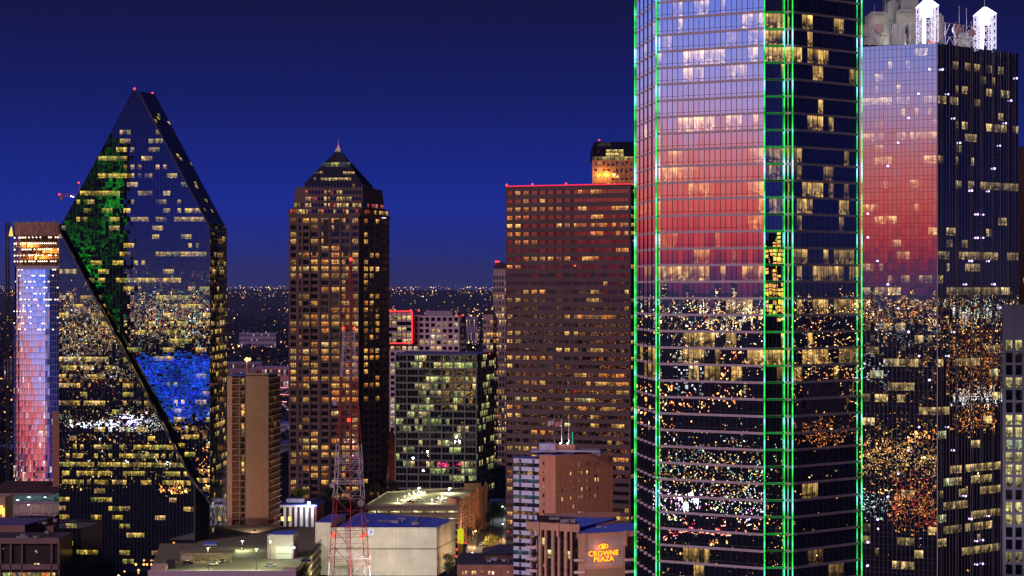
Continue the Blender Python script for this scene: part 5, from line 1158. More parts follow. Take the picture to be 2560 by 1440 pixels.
def ell(mb, rx, rz, d0, d1, n=28, hx=0, hz=0, ir=0):
    P = [fx2.pt(a_ + rx * math.cos(2 * math.pi * k / n), b_ + rz * math.sin(2 * math.pi * k / n), d1) for k in range(n)]
    Q = [fx2.pt(a_ + rx * ir * math.cos(2 * math.pi * k / n), b_ + rz * (ir * .94) * math.sin(2 * math.pi * k / n), d1) for k in range(n)] if ir else None
    for k in range(n):
        j = (k + 1) % n
        if Q: mb.face([P[k], P[j], Q[j], Q[k]])
        mb.face([P[k] - fx2.n * (d1 - d0), P[j] - fx2.n * (d1 - d0), P[j], P[k]])
    if not Q: mb.face(P)
mb = MB(); ell(mb, 1.95, 1.0, .12, .30); SG.add('emblem_rim', mb, REDS_)
mb = MB(); ell(mb, 1.78, .86, .30, .40, ir=.76)
for sx in (-1, 1):       # the two leaning inner arcs and the centre dip of the emblem
    P = [(sx * .18, -.70), (sx * .55, -.66), (sx * .80, .05), (sx * .62, .62), (sx * .28, .66), (sx * .10, .30), (0, .10), (0, -.4)]
    P = P if sx < 0 else P; pts_ = [fx2.pt(a_ + x, b_ + z, .43) for x, z in P]; mb.face(pts_ if sx > 0 else pts_[::-1])
SG.add('emblem', mb, YEL); SG.done()
for px, py in ((1495, 1370), (1520, 1385), (1500, 1395)):
    a, b = onf(fx2, px, py); pd = bpy.data.lights.new('sign_light', 'POINT'); pd.energy = 260; pd.color = (1, .3, .15); pd.shadow_soft_size = .5; po = bpy.data.objects.new('sign_light', pd); sc.collection.objects.link(po); po.parent = SG.e; po.location = fx2.pt(a, b, 1.5) - SG.o

# ================================================================== PALE GRID BUILDING AT THE RIGHT EDGE (580 m) and what stands behind it
YR = 580; TQ = Thing('pale_grid_building', (XP(2560, YR), YR + 15, 0), 'pale concrete building with deep square windows cut by the right edge', 'office building')
QW = solid('grey_mauve_concrete', (.27, .235, .26), .8, .12, .3); GQ = glass('office_window', (.10, .10, .11), .02, .004, .5)
qa, qb = at(2506, YR), at(2640, YR - 2); zq = ZP(761, YR); fQ = wall(qa, qb); kq = YR / F
TQ.part('wall', QW).prism([(qa[0] + .2, YR + 1.4), (qb[0], YR + 1), (qb[0], YR + 30), (XP(2512, YR + 30), YR + 30)], 0, zq - .2)
UQ = [((7.5 + 23.2 * i) * kq, (7.5 + 23.2 * i + 16.5) * kq) for i in range(5)]
ZQ = []; LQ = {0: .9, 3: .8, 4: .5, 5: .0, 6: .85, 7: .75, 8: .55, 9: .65, 10: .95, 11: .4, 13: .85, 14: .5, 17: .3}
for r in range(19): ZQ.append((ZP(875 + 31.1 * r, YR), ZP(850 + 31.1 * r, YR)))
lvl = [.9, 0, 0, .75, 0, 0, .85, .7, .6, .65, .95, .35, 0, .9, .5, 0, 0, .3, 0]
def litQ(c, k, i):
    r = len(ZQ) - 1 - k; l = lvl[r] * (.8 + .3 * hsh(3, r, i)); 
    return (l * (.62 if r == 8 else .95), l * .82, l * (.45 if r == 8 else .30)) if l > .05 else None
grid(TQ, fQ, UQ, ZQ[::-1], GQ, litQ, ('pier', QW), ('spandrel', QW), 1.1, 1.0, b=(0, zq), tilt=.002, key=51)
for i in (3, ): fbox(TQ.part('joint', solid('joint_dark', (.12, .10, .12), .9)), fQ, 26 * kq, 26.6 * kq, ZP(845, YR), zq, 1.0, 1.115)
TQ.done()
T2 = Thing('brown_tower', (XP(2570, 800), 815, 0), 'dark brown tower sliver at the right edge behind the lantern tower', 'tower')
T2.part('wall', solid('dark_brown_wall', (.05, .03, .03), .8)).box(XP(2549, 800), XP(2640, 800), 801, 830, 0, ZP(366, 800)); f = wall(at(2549, 800), at(2640, 800))
grid(T2, f, bays(1, f.L - 1, 4, 1.2), storeys(0, ZP(366, 800) - 2, 3.9, .3, .85), GQ, lights_of(9, [((1, .5, .2), 1)], p=.1), ('pier', solid('dark_brown_wall', (.05, .03, .03), .8)), ('spandrel', solid('dark_brown_wall', (.05, .03, .03), .8)), .4, .5, b=(0, ZP(366, 800))); T2.done()

# ================================================================== LOW BUILDINGS, STREET AND YARDS
def fill_spot(T, src, dst, power, col, ang=50, blend=.6, size=.5, housing=True):
    """an added fill spot with an invented housing, kept with the thing it brightens"""
    src, dst = Vector(src), Vector(dst); d = bpy.data.lights.new('floodlight', 'SPOT'); d.energy = power; d.color = col; d.spot_size = R(ang); d.spot_blend = blend; d.shadow_soft_size = size
    o = bpy.data.objects.new('floodlight', d); sc.collection.objects.link(o); o.parent = T.e; o.location = src - T.o; o.rotation_euler = (dst - src).to_track_quat('-Z', 'Y').to_euler()
    if housing:
        dr = (dst - src).normalized(); mb = MB(); mb.tube(src - dr * .9, src - dr * .3, .3, 8, r2=.5); T.add('fill_lamp_housing', mb, DARKM)
def plight(T, loc, power, col, size=.3):
    d = bpy.data.lights.new('lamp_light', 'POINT'); d.energy = power; d.color = col; d.shadow_soft_size = size
    o = bpy.data.objects.new('lamp_light', d); sc.collection.objects.link(o); o.parent = T.e; o.location = Vector(loc) - T.o

# ---- white hall with the blue roof (890 m)
HA = Thing('white_hall', (XP(960, 915), 915, 0), 'windowless cream hall with a blue roof and a small square logo sign', 'hall')
CW = solid('cream_wall', (.62, .61, .52), .85, .22, .12); zh = ZP(1321, 890)
p0, p1, p2, p3 = at(826, 890), at(1092, 890), at(1139, 924), at(900, 952)
HA.part('wall', CW).prism([p0, p1, p2, p3], 0, zh)
HA.part('roof', solid('sky_tinted_hall_roof', (.05, .11, .72), .75, .25, .15)).prism([(p0[0] + .5, p0[1] + .5), (p1[0] - .4, p1[1] + .5), (p2[0] - .8, p2[1] - .2), (p3[0] + .6, p3[1] - .5)], zh, zh + .15)  # reflected sky blue put into the hall roof colour
cop = HA.part('coping', solid('white_coping', (.55, .52, .47), .7)); ff = wall(p0, p1); fs = wall(p1, p2); zc_ = ZP(1372, 890)
fbox(cop, ff, -.1, ff.L + .1, zh, zh + .45, -.35, .12); fbox(cop, fs, 0, fs.L, zh, zh + .45, -.35, .1)
fbox(HA.part('wall_band', solid('grey_band', (.30, .28, .23), .9)), ff, 0, ff.L, zc_ - .35, zc_ + .35, -.1, .03); fbox(HA.part('wall_band', solid('grey_band', (.30, .28, .23), .9)), fs, 0, fs.L, zc_ - .35, zc_ + .35, -.1, .03)
q0_, q1_ = at(788, 893), at(826, 891); HA.part('side_wing', CW).prism([q0_, q1_, (q1_[0] + 4, 925), (q0_[0] + 4, 925)], 0, ZP(1306, 893))
HA.part('side_roof', solid('sky_tinted_hall_roof', (.05, .11, .72), .75, .25, .15)).prism([(q0_[0] + .4, 893.5), (q1_[0], 893.5), (q1_[0] + 4, 924), (q0_[0] + 4.4, 924)], ZP(1306, 893), ZP(1306, 893) + .12)
rs = HA.part('roof_seam', solid('roof_seam', (.10, .14, .50), .7))
for t in (.25, .5, .75): a = Vector((*p0, zh + .2)).lerp(Vector((*p1, zh + .2)), t); b = Vector((*p3, zh + .2)).lerp(Vector((*p2, zh + .2)), t); rs.tube(a, b, .09, 4)
for k, (x, y) in enumerate(((955, 1300), (963, 1303), (972, 1298), (982, 1296), (948, 1307), (1005, 1311), (1040, 1306), (920, 1300))): c = W(x, y, 915); c.z = zh + .15; HA.part('roof_vent', WHITE if k % 3 else CONC).prism([(c.x - .5, c.y - .5), (c.x + .5, c.y - .5), (c.x + .5, c.y + .5), (c.x - .5, c.y + .5)], zh + .1, zh + .9)
fill_spot(HA, (XP(960, 800), 815, 1.5), W(980, 1395, 890), 120000, (1, .93, .74), 75); fill_spot(HA, (XP(985, 820), 826, 8), W(900, 1345, 890), 16000, (1, .92, .70), 80)
fill_spot(HA, (XP(1170, 880), 885, 9), W(1116, 1360, 905), 5000, (1, .72, .45), 80)
for k in range(4): HA.part('vent_hole', DARKM).tube(ff.pt(ff.L * .215 + k * .75, ZP(1428, 890), -.2), ff.pt(ff.L * .215 + k * .75, ZP(1428, 890), .05), .22, 8)
HA.done()
LG = Thing('logo_sign', tuple(W(927, 1331, 889)), 'white square sign with a violet and red letter Y on the hall', 'sign')
c = W(927, 1331, 889.6); mb = MB(); mb.box(c.x - 1.35, c.x + 1.35, c.y - .15, c.y + .35, c.z - 1.3, c.z + 1.3); LG.add('panel', mb, lamp_mat('sign_white', (.85, .86, .95), .85))
def flat(name, P, mat, T=LG, y=-.2): mb = MB(); mb.face([(c.x + x, c.y + y, c.z + z) for x, z in P]); T.add(name, mb, mat)
VI = lamp_mat('violet_ink', (.10, .03, .45), .9); RE = lamp_mat('red_ink', (.75, .02, .06), .9)
flat('letter_arm', [(-.45, .75), (.0, .75), (.22, .12), (.0, -.2)], VI); flat('letter_stem', [(-.55, -.85), (-.1, -.85), (.62, .42), (.22, .12), (.0, -.2)], VI); flat('letter_tip', [(.38, .28), (.66, .28), (.95, .8), (.12, .8), (.15, .6)], RE)
LG.done()

# ---- lit parking structure behind it (985 m)
PG = Thing('parking_structure', (XP(1040, 1010), 1010, 0), 'concrete parking structure with a brightly lit roof deck and brick flank', 'parking garage')
DK = solid('deck_concrete', (.34, .32, .24), .85, .25, .3, streak=False); BRN = solid('garage_brick', (.30, .15, .09), .85, .15); GC = solid('garage_concrete', (.30, .26, .22), .85)
a0, a1, a2, a3 = at(913, 985), at(1147, 985), at(1217, 1080), at(966, 1050); zg = ZP(1262, 985)
PG.part('deck', DK).prism([a0, a1, a2, a3], zg - 1.4, zg - 1.0)
for k in range(1, 6): PG.part('lower_deck', GC).prism([a0, a1, a2, a3], zg - 1.2 - 3.5 * k, zg - .8 - 3.5 * k)
fg, fg2, fg3, fg4 = wall(a0, a1), wall(a1, a2), wall(a2, a3), wall(a3, a0); pg_ = PG.part('parapet', GC)
for f in (fg, fg3, fg4): fbox(pg_, f, 0, f.L, zg - 2.2, zg, -.3, 0)
for k in range(1, 5): fbox(pg_, fg, 0, fg.L, zg - 2.3 - 3.5 * k, zg - 1.0 - 3.5 * k + .2, -.3, 0)
for u0, u1 in bays(0, fg.L, 8, 1.0)[:-1]: fbox(PG.part('column', GC), fg, u1, u1 + 1.0, 0, zg - 2.2, -.7, -.32)
fbox(PG.part('brick_flank', BRN), fg2, 0, fg2.L, 0, zg + 1.2, -.6, -.1)
for i, u in enumerate([k * fg2.L / 13 for k in range(14)]): fbox(PG.part('brick_pier', BRN), fg2, u, u + (.9 if i % 4 else 2.6), 0, zg + (1.3 if i % 4 else 2.6), -.1, .35 if i % 4 else .8)
for i, (u0, u1) in enumerate(bays(0, fg2.L, 13, 2.0)): 
    for k in range(5): PG.win.append(([fg2.pt(u0 + .6, 1 + k * 3.7, -.07), fg2.pt(u1, 1 + k * 3.7, -.07), fg2.pt(u1, 3.6 + k * 3.7, -.07), fg2.pt(u0 + .6, 3.6 + k * 3.7, -.07)], (0.004, .004, .005), [(0, 0), (1, 0), (1, 1), (0, 1)], GE))
PG.part('stair_block', BRN).prism([(a1[0] - 1, a1[1] + .5), (a1[0] + 1.5, a1[1] + 6), (a1[0] - 1, a1[1] + 18), (a1[0] - 6, a1[1] + 14)], zg - 1, zg + 2.4); PG.part('stair_block', BRN).prism([(a2[0] - 12, a2[1] - 14), (a2[0] - 3, a2[1] - 10), (a2[0] - 4, a2[1] + 4), (a2[0] - 12, a2[1])], zg - 1, zg + 2.6)
inn = PG.part('inner_back', CONC); fi = wall((a0[0] + 3, 1008), (a1[0] - 4, 1008)); fbox(inn, fi, 0, fi.L, 0, zg - 1.4, -.3, 0)
lampP = []
for k, (x, y) in enumerate(((1122, 1221), (1046, 1220), (1034, 1228), (1023, 1232), (1012, 1238), (994, 1246), (1118, 1231), (1105, 1239), (1096, 1243), (1080, 1247))):
    Y = 1043 - (y - 1221) * 1.6 if k else 1050; t = W(x, y, Y); zb2 = zg - 1.0; big = k < 2
    L = Thing('deck_lamp', (t.x, t.y, zb2), ('tall double headed lamp at the right rear of the bright roof deck', 'tall lamp post at the left rear of the bright roof deck')[k] if big else 'short lamp post standing on the brightly lit roof deck', 'lamp post', 'lamp posts on the bright roof deck')
    mb = MB(); mb.tube((t.x, t.y, zb2), t, .09, 5); L.add('pole', mb, MULL); mb = MB(); mb.octa(t, .42 if big else .17, (1, .95, .62)); 
    if big: mb.octa(t + Vector((.9, 0, .1)), .42, (.8, .85, 1))
    L.add('lamp_head', mb, lamp_mat('deck_lamp_glow', None, 6)); plight(L, t + Vector((0, -.5, -.6)), 9000 if big else 2200, (1, .95, .55), .3); L.done()
for x in (940, 990, 1040, 1090, 1130): plight(PG, (XP(x, 992), 994, zg - 3.0), 900, (1, .88, .5), .4); plight(PG, (XP(x, 992), 994, zg - 6.5), 700, (1, .88, .5), .4)
fill_spot(PG, (XP(1216, 960), 965, 4), fg2.pt(fg2.L * .45, 12), 26000, (1, .50, .22), 80); fill_spot(PG, (-2, 1030, 5), fg2.pt(fg2.L * .6, 10), 14000, (1, .50, .22), 100)
PG.done()

# ---- cars
def make_car(col):
    e = empty('parked_car'); body, cab = MB(), MB()
    side = [(-2.25, .35), (-2.3, .75), (-1.6, .92), (-1.5, .95), (1.35, .95), (2.15, .78), (2.25, .35)]
    for poly, w, mb in ((side, .9, body), ([(-1.75, .93), (-1.15, 1.42), (.35, 1.45), (1.05, .94)], .76, cab)):
        L_ = [(x, -w, z) for x, z in poly]; R_ = [(x, w, z) for x, z in poly]; n = len(poly)
        if mb is cab: L_ = [(x, -w + (.12 if z > 1.2 else 0), z) for x, z in poly]; R_ = [(x, w - (.12 if z > 1.2 else 0), z) for x, z in poly]
        mb.face(L_[::-1] if mb is body else L_[::-1]); mb.face(R_)
        for k in range(n): mb.face([L_[k], L_[(k + 1) % n], R_[(k + 1) % n], R_[k]])
    pm = solid('car_paint_%d' % int(col[0] * 1000 + col[2] * 100), col, .3, .05); body.build('body', pm, e); cab.build('cabin', solid('car_glass', (.03, .035, .04), .1, .05), e)
    top = MB(); top.box(-1.1, .3, -.6, .6, 1.44, 1.49); top.build('roof_panel', pm, e)
    for x in (-1.4, 1.4):
        for y in (-.9, .9): w = MB(); w.tube((x, y - .1, .33), (x, y + .1, .33), .33, 12); w.build('wheel', DARKM, e)
    for y in (-.6, .6):
        h = MB(); h.box(2.2, 2.28, y - .18, y + .18, .6, .75); h.build('headlight', WHITE, e); t = MB(); t.box(-2.33, -2.27, y - .18, y + .18, .62, .78); t.build('taillight', solid('tail_red', (.4, .02, .02), .4), e)
    return e
cars = {n: make_car(c) for n, c in (('white', (.62, .63, .62)), ('silver', (.30, .38, .44)), ('black', (.012, .012, .014)), ('red', (.35, .03, .03)), ('blue', (.03, .06, .22)))}
used = {}
def car(n, px, py, z, rz, label, group):
    Y = (H - z) * F / (py - 720); o = cars[n]
    if n in used: o = dup(o)
    used[n] = 1; o.location = (XP(px, Y), Y, z); o.rotation_euler = (0, 0, rz); tag(o, label, 'car', group); return o
zdk = zg - 1.0; g_ = 'cars parked on the bright roof deck'
car('red', 1026, 1257, zdk, .1, 'dark red car at the front of the bright roof deck', g_); car('silver', 1050, 1254, zdk, .05, 'dull silver car right of the dark red one', g_); car('white', 1093, 1255, zdk, .1, 'white car under the glare on the bright roof deck', g_)
car('white', 1112, 1256, zdk, 0, 'second white car at the right end of the deck row', g_); car('black', 1127, 1250, zdk, .3, 'black car by the right stair block on the deck', g_); car('silver', 1028, 1236, zdk, 0, 'pale car at the rear of the bright roof deck', g_); car('white', 1055, 1234.5, zdk, 0, 'small white car at the far rear parapet of the deck', g_)

# ---- foreground garage roof (800-880 m)
FG = Thing('garage_roof', (XP(600, 830), 830, 0), 'near parking garage with a dim green lit roof deck and lilac parapet', 'parking garage')
zf = 14.0; LIL = solid('lilac_parapet', (.42, .36, .46), .8, .06); FD = solid('deck_asphalt', (.17, .165, .13), .85, .35, .35, streak=False)
b0_, b1_, b2_, b3_ = (XP(373, 800), 800), (XP(742, 800), 800), (XP(838, 952), 952), (XP(400, 893), 893)
FG.part('deck', FD).prism([b0_, b1_, b2_, (XP(570, 960), 960), (XP(488, 893), 893), b3_], zf - .5, zf)
FG.part('wall', LIL).prism([(b0_[0], 797), (b1_[0], 797), (b1_[0] + .6, 800), b0_], 0, zf + 1.3)
for k in range(1, 6): FG.part('parapet_joint', CONC).box(XP(373 + k * 62, 797) - .05, XP(373 + k * 62, 797) + .05, 796.97, 797.05, 0, zf + 1.25)
FG.part('parapet_block', solid('tan_block_', (.42, .32, .28), .8, .06)).box(XP(377, 800), XP(414, 800), 800.2, 806, zf, zf + 2.9); FG.part('parapet_block', solid('tan_block_', (.42, .32, .28), .8, .06)).box(XP(707, 800), XP(743, 800), 800.2, 804, zf, zf + 2.3)
FG.part('dark_enclosure', DARKM).box(XP(415, 812), XP(438, 812), 812, 820, zf, zf + 3)
fsd = wall(b1_, b2_); LD_ = solid('stained_concrete', (.30, .27, .19), .9, .5, .3)
for k in range(4): fbox(FG.part('side_deck', LD_), fsd, 0, fsd.L, zf - 1.1 - k * 3.4, zf + .1 - k * 3.4, -.4, 0)
fbox(FG.part('side_wall', solid('side_dark', (.16, .145, .10), .9, .6, .4)), fsd, 0, fsd.L, 0, zf, -1.4, -.5)
for k in range(46): FG.part('railing', DARKM).tube(fsd.pt(k * fsd.L / 45, zf, -.2), fsd.pt(k * fsd.L / 45, zf + 2.0, -.2), .09, 4)
FG.part('railing', DARKM).tube(fsd.pt(0, zf + 2, -.2), fsd.pt(fsd.L, zf + 2, -.2), .1, 4); FG.part('railing', DARKM).tube(fsd.pt(0, zf + 1, -.2), fsd.pt(fsd.L, zf + 1, -.2), .08, 4)
# paint lines on the deck
ln_ = FG.part('parking_lines', solid('line_paint', (.40, .38, .28), .8))
for Y in (812, 838, 866):
    for k in range(-3, 14): x = XP(470, Y) + k * 2.9; ln_.face([(x, Y, zf + .01), (x + .14, Y, zf + .01), (x + .14, Y + 5, zf + .01), (x, Y + 5, zf + .01)])
FG.done()
CP = Thing('carport', (XP(515, 830), 833, zf), 'low lit carport with yellow glowing bays on the near garage roof', 'carport')
cr2 = CP.part('roof', solid('carport_roof', (.24, .21, .15), .9)); cr2.box(XP(452, 828), XP(578, 828), 828, 840, zf + 3.3, zf + 4.2); 
CP.part('back_wall', CONC).box(XP(452, 840), XP(578, 840), 839.6, 840, zf, zf + 3.3)
for k in range(9): CP.part('post', CONC).box(XP(453 + k * 15.4, 829), XP(453 + k * 15.4, 829) + .35, 829, 829.4, zf, zf + 3.3)
for x in (470, 500, 522, 545, 565): plight(CP, (XP(x, 833), 833, zf + 2.6), 330, (1, .82, .35), .3)
cl = MB(); 
for x in (498, 527, 552, 568): cl.box(XP(x, 831), XP(x, 831) + 1.1, 830.5, 830.8, zf + 3.05, zf + 3.25)
CP.add('ceiling_lamp', cl, lamp_mat('tube_lamp', (1, .9, .5), 4)); CP.done()
SH = Thing('stair_house', (XP(705, 842), 846, zf), 'small grey stair house with blue roof and pale green roller door', 'stair house')
s0, s1, s2 = at(668, 842), at(733, 842), at(746, 856); zs = ZP(1337, 842)
SH.part('wall', solid('stair_grey', (.34, .31, .31), .85, .08)).prism([(s0[0], 842), (s1[0], 842), s2, (s0[0] + 3, 856)], zf, zs)
SH.part('roof', solid('sky_tinted_roof', (.09, .18, .85))).prism([(s0[0] + .2, 842.3), (s1[0] - .2, 842.3), (s2[0] - .3, s2[1] - .3), (s0[0] + 3, 855.6)], zs, zs + .15)
f = wall(s0, s1); fbox(SH.part('roller_door', solid('pale_green_door', (.50, .58, .48), .7, .08)), f, f.L * .33, f.L * .93, zf, ZP(1366, 842), 0, .12)
fbox(SH.part('door_band', CONC), f, f.L * .36, f.L * .90, ZP(1385, 842), ZP(1383, 842), .12, .18)
fbox(SH.part('pipe', CONC), f, .1, .6, zf, ZP(1345, 842), 0, .4)
m = MB(); m.ball(W(735, 1369, 840.5), .45); SH.add('wall_lamp', m, lamp_mat('white_lamp', (.9, .9, 1), 8)); plight(SH, W(737, 1371, 839), 420, (1, .9, .95)); plight(SH, W(712, 1372, 838), 700, (.8, 1, .7)); plight(SH, W(686, 1375, 839.5), 260, (1, .7, .45)); SH.done()
WB = Thing('white_cabin', (XP(524, 890), 892, 0), 'little blue white rooftop cabin behind the carport', 'cabin'); WB.part('wall', solid('lilac_box', (.48, .46, .66))).box(XP(508, 886), XP(540, 886), 886, 892, zf - 2, ZP(1361, 886)); WB.part('roof', solid('sky_tinted_roof', (.09, .18, .85))).box(XP(507, 886), XP(541, 886), 885.7, 892.3, ZP(1361, 886), ZP(1361, 886) + .3); WB.done()
for k, (px, yt, yb, lb) in enumerate(((520, 1369, 1426, 'lamp post at the left front of the near garage roof'), (641, 1372, 1427, 'dark lamp post at the middle front of the near garage roof'), (676, 1352, 1410, 'lamp post with a wide cross arm beside the roller door'), (606, 1352, 1376, 'small thin lamp post far back on the near garage roof'))):
    Y = (H - zf) * F / (yb - 720); b = Vector((XP(px, Y), Y, zf)); t = W(px, yt, Y); L = Thing('roof_lamp_post', tuple(b), lb, 'lamp post', 'lamp posts on the near garage roof')
    mb = MB(); mb.tube(b, t, .11, 6); L.add('pole', mb, DARKM); mb = MB(); mb.box(b.x - .4, b.x + .4, Y - .4, Y + .4, zf, zf + 1.0); L.add('footing', mb, CONC)
    mb = MB(); mb.box(t.x - 1.3, t.x + 1.3, Y - .2, Y + .2, t.z - .1, t.z + .12); L.add('lamp_arm', mb, DARKM)
    if 1:
        plight(L, t + Vector((0, -.3, -.5)), (9000, 8000, 9000, 8000)[k], (.92, 1, .48), .5)
g_ = 'cars parked on the near garage roof'
car('black', 470, 1410, zf, .05, 'black car in front of the lit carport', g_); car('white', 533, 1413, zf, 0, 'white car parked just right of the left lamp post', g_); car('silver', 556, 1406, zf, .9, 'silver car angled beside the carport corner', g_)
car('silver', 677, 1417, zf, .05, 'pale blue car near the front parapet by the cross armed lamp', g_); car('blue', 765, 1404, zf, .15, 'dark blue car alone at the right side of the near garage roof', g_)

# ---- white columned hall (1060 m)
CH = Thing('columned_building', (XP(755, 1060), 1068, 0), 'small white building with tall columns and flat blue roof', 'building')
u0_, u1_, u2_ = at(703, 1060), at(790, 1060), at(811, 1085); zu = ZP(1262, 1060)
CH.part('wall', solid('shadowy_wall', (.10, .09, .11), .8)).prism([(u0_[0] + 1, 1061.2), (u1_[0] - 1, 1061.2), (u2_[0] - 1, 1085), (u0_[0], 1085)], 0, zu - .8); CH.part('roof', solid('sky_tinted_roof', (.09, .18, .85))).prism([(u0_[0] - .5, 1059.2), (u1_[0] + .5, 1059.2), (u2_[0] + .6, 1085.5), (u0_[0], 1085.5)], zu - .8, zu + .25)
CH.part('fascia', WHITE).prism([(u0_[0] - .6, 1059), (u1_[0] + .6, 1059), (u1_[0] + .6, 1060), (u0_[0] - .6, 1060)], zu - 1.1, zu - .2)
for k in range(6): x = u0_[0] + 1.2 + k * 2.95; CH.part('column', WHITE).box(x, x + 1.35, 1059.4, 1061.3, 0, zu - 1.1)
CH.part('side_wall', solid('red_side', (.34, .12, .09), .8)).prism([(u1_[0] - 1.5, 1060.4), (u1_[0] + .2, 1060.4), (u2_[0], 1085), (u2_[0] - 2, 1085)], 0, zu - .9)
CH.part('penthouse', solid('lilac_box', (.48, .46, .66))).box(XP(716, 1070), XP(760, 1070), 1070, 1078, zu, zu + 2.2)
m = MB(); m.ball(W(772, 1257, 1058), .75); CH.add('corner_floodlight', m, lamp_mat('bright_white_lamp', (.92, .9, 1), 22)); plight(CH, W(768, 1262, 1055), 5200, (.9, .88, 1), .5); fill_spot(CH, W(745, 1330, 1035), W(745, 1285, 1060), 4200, (.9, .86, 1), 100)
m = MB()
for x in (706, 724): p = W(x, 1297, 1055); m.box(p.x - .75, p.x + .75, p.y - .3, p.y + .3, p.z - 1.1, p.z + 1.1)
CH.add('yellow_lantern', m, lamp_mat('yellow_lantern_glow', (1, .62, .16), 2.2)); m = MB(); p = W(789, 1267, 1058); m.octa(p, .7, (.3, .15, 2.6)); CH.add('violet_sign', m, LIGHTM); CH.done()

# ---- far left yard buildings
LY = Thing('left_low_building', (XP(70, 880), 885, 0), 'mauve low building with a tall glazed front at the lower left', 'building')
YL_ = 870; MV = solid('mauve_wall', (.20, .14, .15), .85, .12); LY.part('wall', solid('dim_glass', (.045, .035, .035), .3)).box(-235, XP(148, YL_), YL_ + 1, 896, 0, ZP(1350, YL_)); f = wall((-235, YL_), (XP(148, YL_), YL_))
fbox(LY.part('parapet', MV), f, 0, f.L, ZP(1359, YL_), ZP(1345, YL_), -1, .4); fbox(LY.part('band', MV), f, 0, f.L, ZP(1424, YL_), ZP(1411, YL_), -1, .2)
for px in (2, 28, 56, 130, 148): u = XP(px, YL_) + 235; fbox(LY.part('pier', MV), f, u - .45, u + .1, 0, ZP(1359, YL_), -.9, .2)
LY.part('roof', solid('blue_dark_roof', (.06, .05, .10), .8)).box(-235, XP(147, YL_), YL_ + .6, 896, ZP(1350, YL_), ZP(1350, YL_) + .2); LY.part('roof_unit', CONC).box(XP(112, 885), XP(121, 885), 885, 888, ZP(1345, YL_), ZP(1345, YL_) + 1.2)
rn = random.Random(4)
for i in range(11):
    u = 13.5 + i * 2.1; LY.win.append(([f.pt(u, .3, -.5 + .6), f.pt(u + 1.8, .3, .1), f.pt(u + 1.8, 4.2, .1), f.pt(u, 4.2, .1)], tuple(k * (.2 + .8 * rn.random()) for k in ((.95, .6, .25) if rn.random() < .7 else (.9, .3, .1))), [(0, 0), (1, 0), (1, 1), (0, 1)], GE))
for px, py, c in ((8, 1372, (.3, .16, .05)), (90, 1378, (.3, .5, .5)), (93, 1381, (.3, .5, .5)), (88, 1410, (1.4, .9, .5)), (96, 1410, (1.4, .9, .5))): a, b = onf(f, px, py); LY.win.append(([f.pt(a - .4, b - .3, -.9 + 1.0), f.pt(a + .4, b - .3, .1), f.pt(a + .4, b + .3, .1), f.pt(a - .4, b + .3, .1)], c, [(0, 0), (1, 0), (1, 1), (0, 1)], GE))
LY.done()
BL = Thing('blue_roof_building', (XP(50, 930), 940, 0), 'plain brown building with a slanted blue roof at the left edge', 'building'); zb1 = ZP(1312, 930)
P_ = [(-260, 930), (XP(62, 930), 930), (XP(128, 960), 958), (-262, 960)]; BL.part('wall', solid('brown_plaster', (.26, .15, .13), .85, .1)).prism(P_, 0, zb1 - .3); BL.part('roof', solid('lilac_blue_roof', (.10, .10, .30), .8)).prism(P_, zb1 - .3, zb1); BL.part('annex', solid('brown_plaster', (.26, .15, .13))).box(XP(62, 945), XP(132, 945), 946, 952, 0, ZP(1318, 945)); BL.done()
LG2 = Thing('left_garage', (XP(70, 1000), 1010, 0), 'open garage with teal lit ceilings and a glowing pink lower level', 'parking garage')
gy = 1000; zt_ = ZP(1236, gy); MVC = solid('lilac_concrete', (.30, .26, .36), .85)
LG2.part('deck', solid('dark_brown_roof', (.09, .06, .06), .9)).prism([(XP(0, gy) - 8, gy), (XP(131, gy), gy), (XP(131, gy), 1045), (XP(0, gy) - 8, 1045)], zt_ - .4, zt_)
fg_ = wall((XP(0, gy) - 8, gy), (XP(131, gy), gy)); fbox(LG2.part('edge_beam', MVC), fg_, 0, fg_.L, zt_ - .1, zt_ + .5, -.4, 0)
for y in (1257, 1291): fbox(LG2.part('edge_beam', MVC), fg_, 0, fg_.L, ZP(y + 3, gy), ZP(y - 3, gy), -.4, 0); LG2.part('lower_deck', MVC).box(XP(0, gy) - 8, XP(131, gy), gy, 1030, ZP(y + 3, gy), ZP(y + 2, gy))
for k in range(9): fbox(LG2.part('column', MVC), fg_, 8 + k * 3.3, 8.35 + k * 3.3, 0, zt_, -.5, -.1)
LG2.part('back_wall', solid('teal_wall', (.30, .36, .36), .8)).box(XP(0, gy) - 8, XP(131, gy), 1018, 1018.4, 0, zt_ - .4)
m = MB()
for x, y in ((72, 1243), (114, 1243), (44, 1250), (70, 1262)): p = W(x, y, gy + 4); m.box(p.x - .7, p.x + .7, p.y - .3, p.y + .3, p.z - .12, p.z + .12)
LG2.add('ceiling_lamp', m, lamp_mat('teal_lamp', (.65, 1, .95), 5))
for x in (44, 72, 114): plight(LG2, W(x, 1247, gy + 7), 650, (.6, 1, .92)); plight(LG2, W(x, 1266, gy + 7), 300, (.6, 1, .92)); plight(LG2, W(x, 1283, gy + 5), 1200, (1, .30, .22))
LG2.done()
OB = Thing('orange_lit_block', (XP(5, 960), 965, 0), 'tan block at the left edge with a bright orange lit front', 'building'); OB.part('wall', EW).box(-262, XP(13, 970), 970, 985, 0, ZP(1243, 970)); m = MB()
for x, y, w in ((3, 1272, 5), (9, 1278, 3)): p = W(x, y, 969.7); m.box(p.x - w * .19, p.x + w * .19, p.y - .1, p.y, p.z - 2.6, p.z + 1.6)
OB.add('glowing_panel', m, lamp_mat('orange_glow', (1, .52, .12), 1.8)); OB.done()
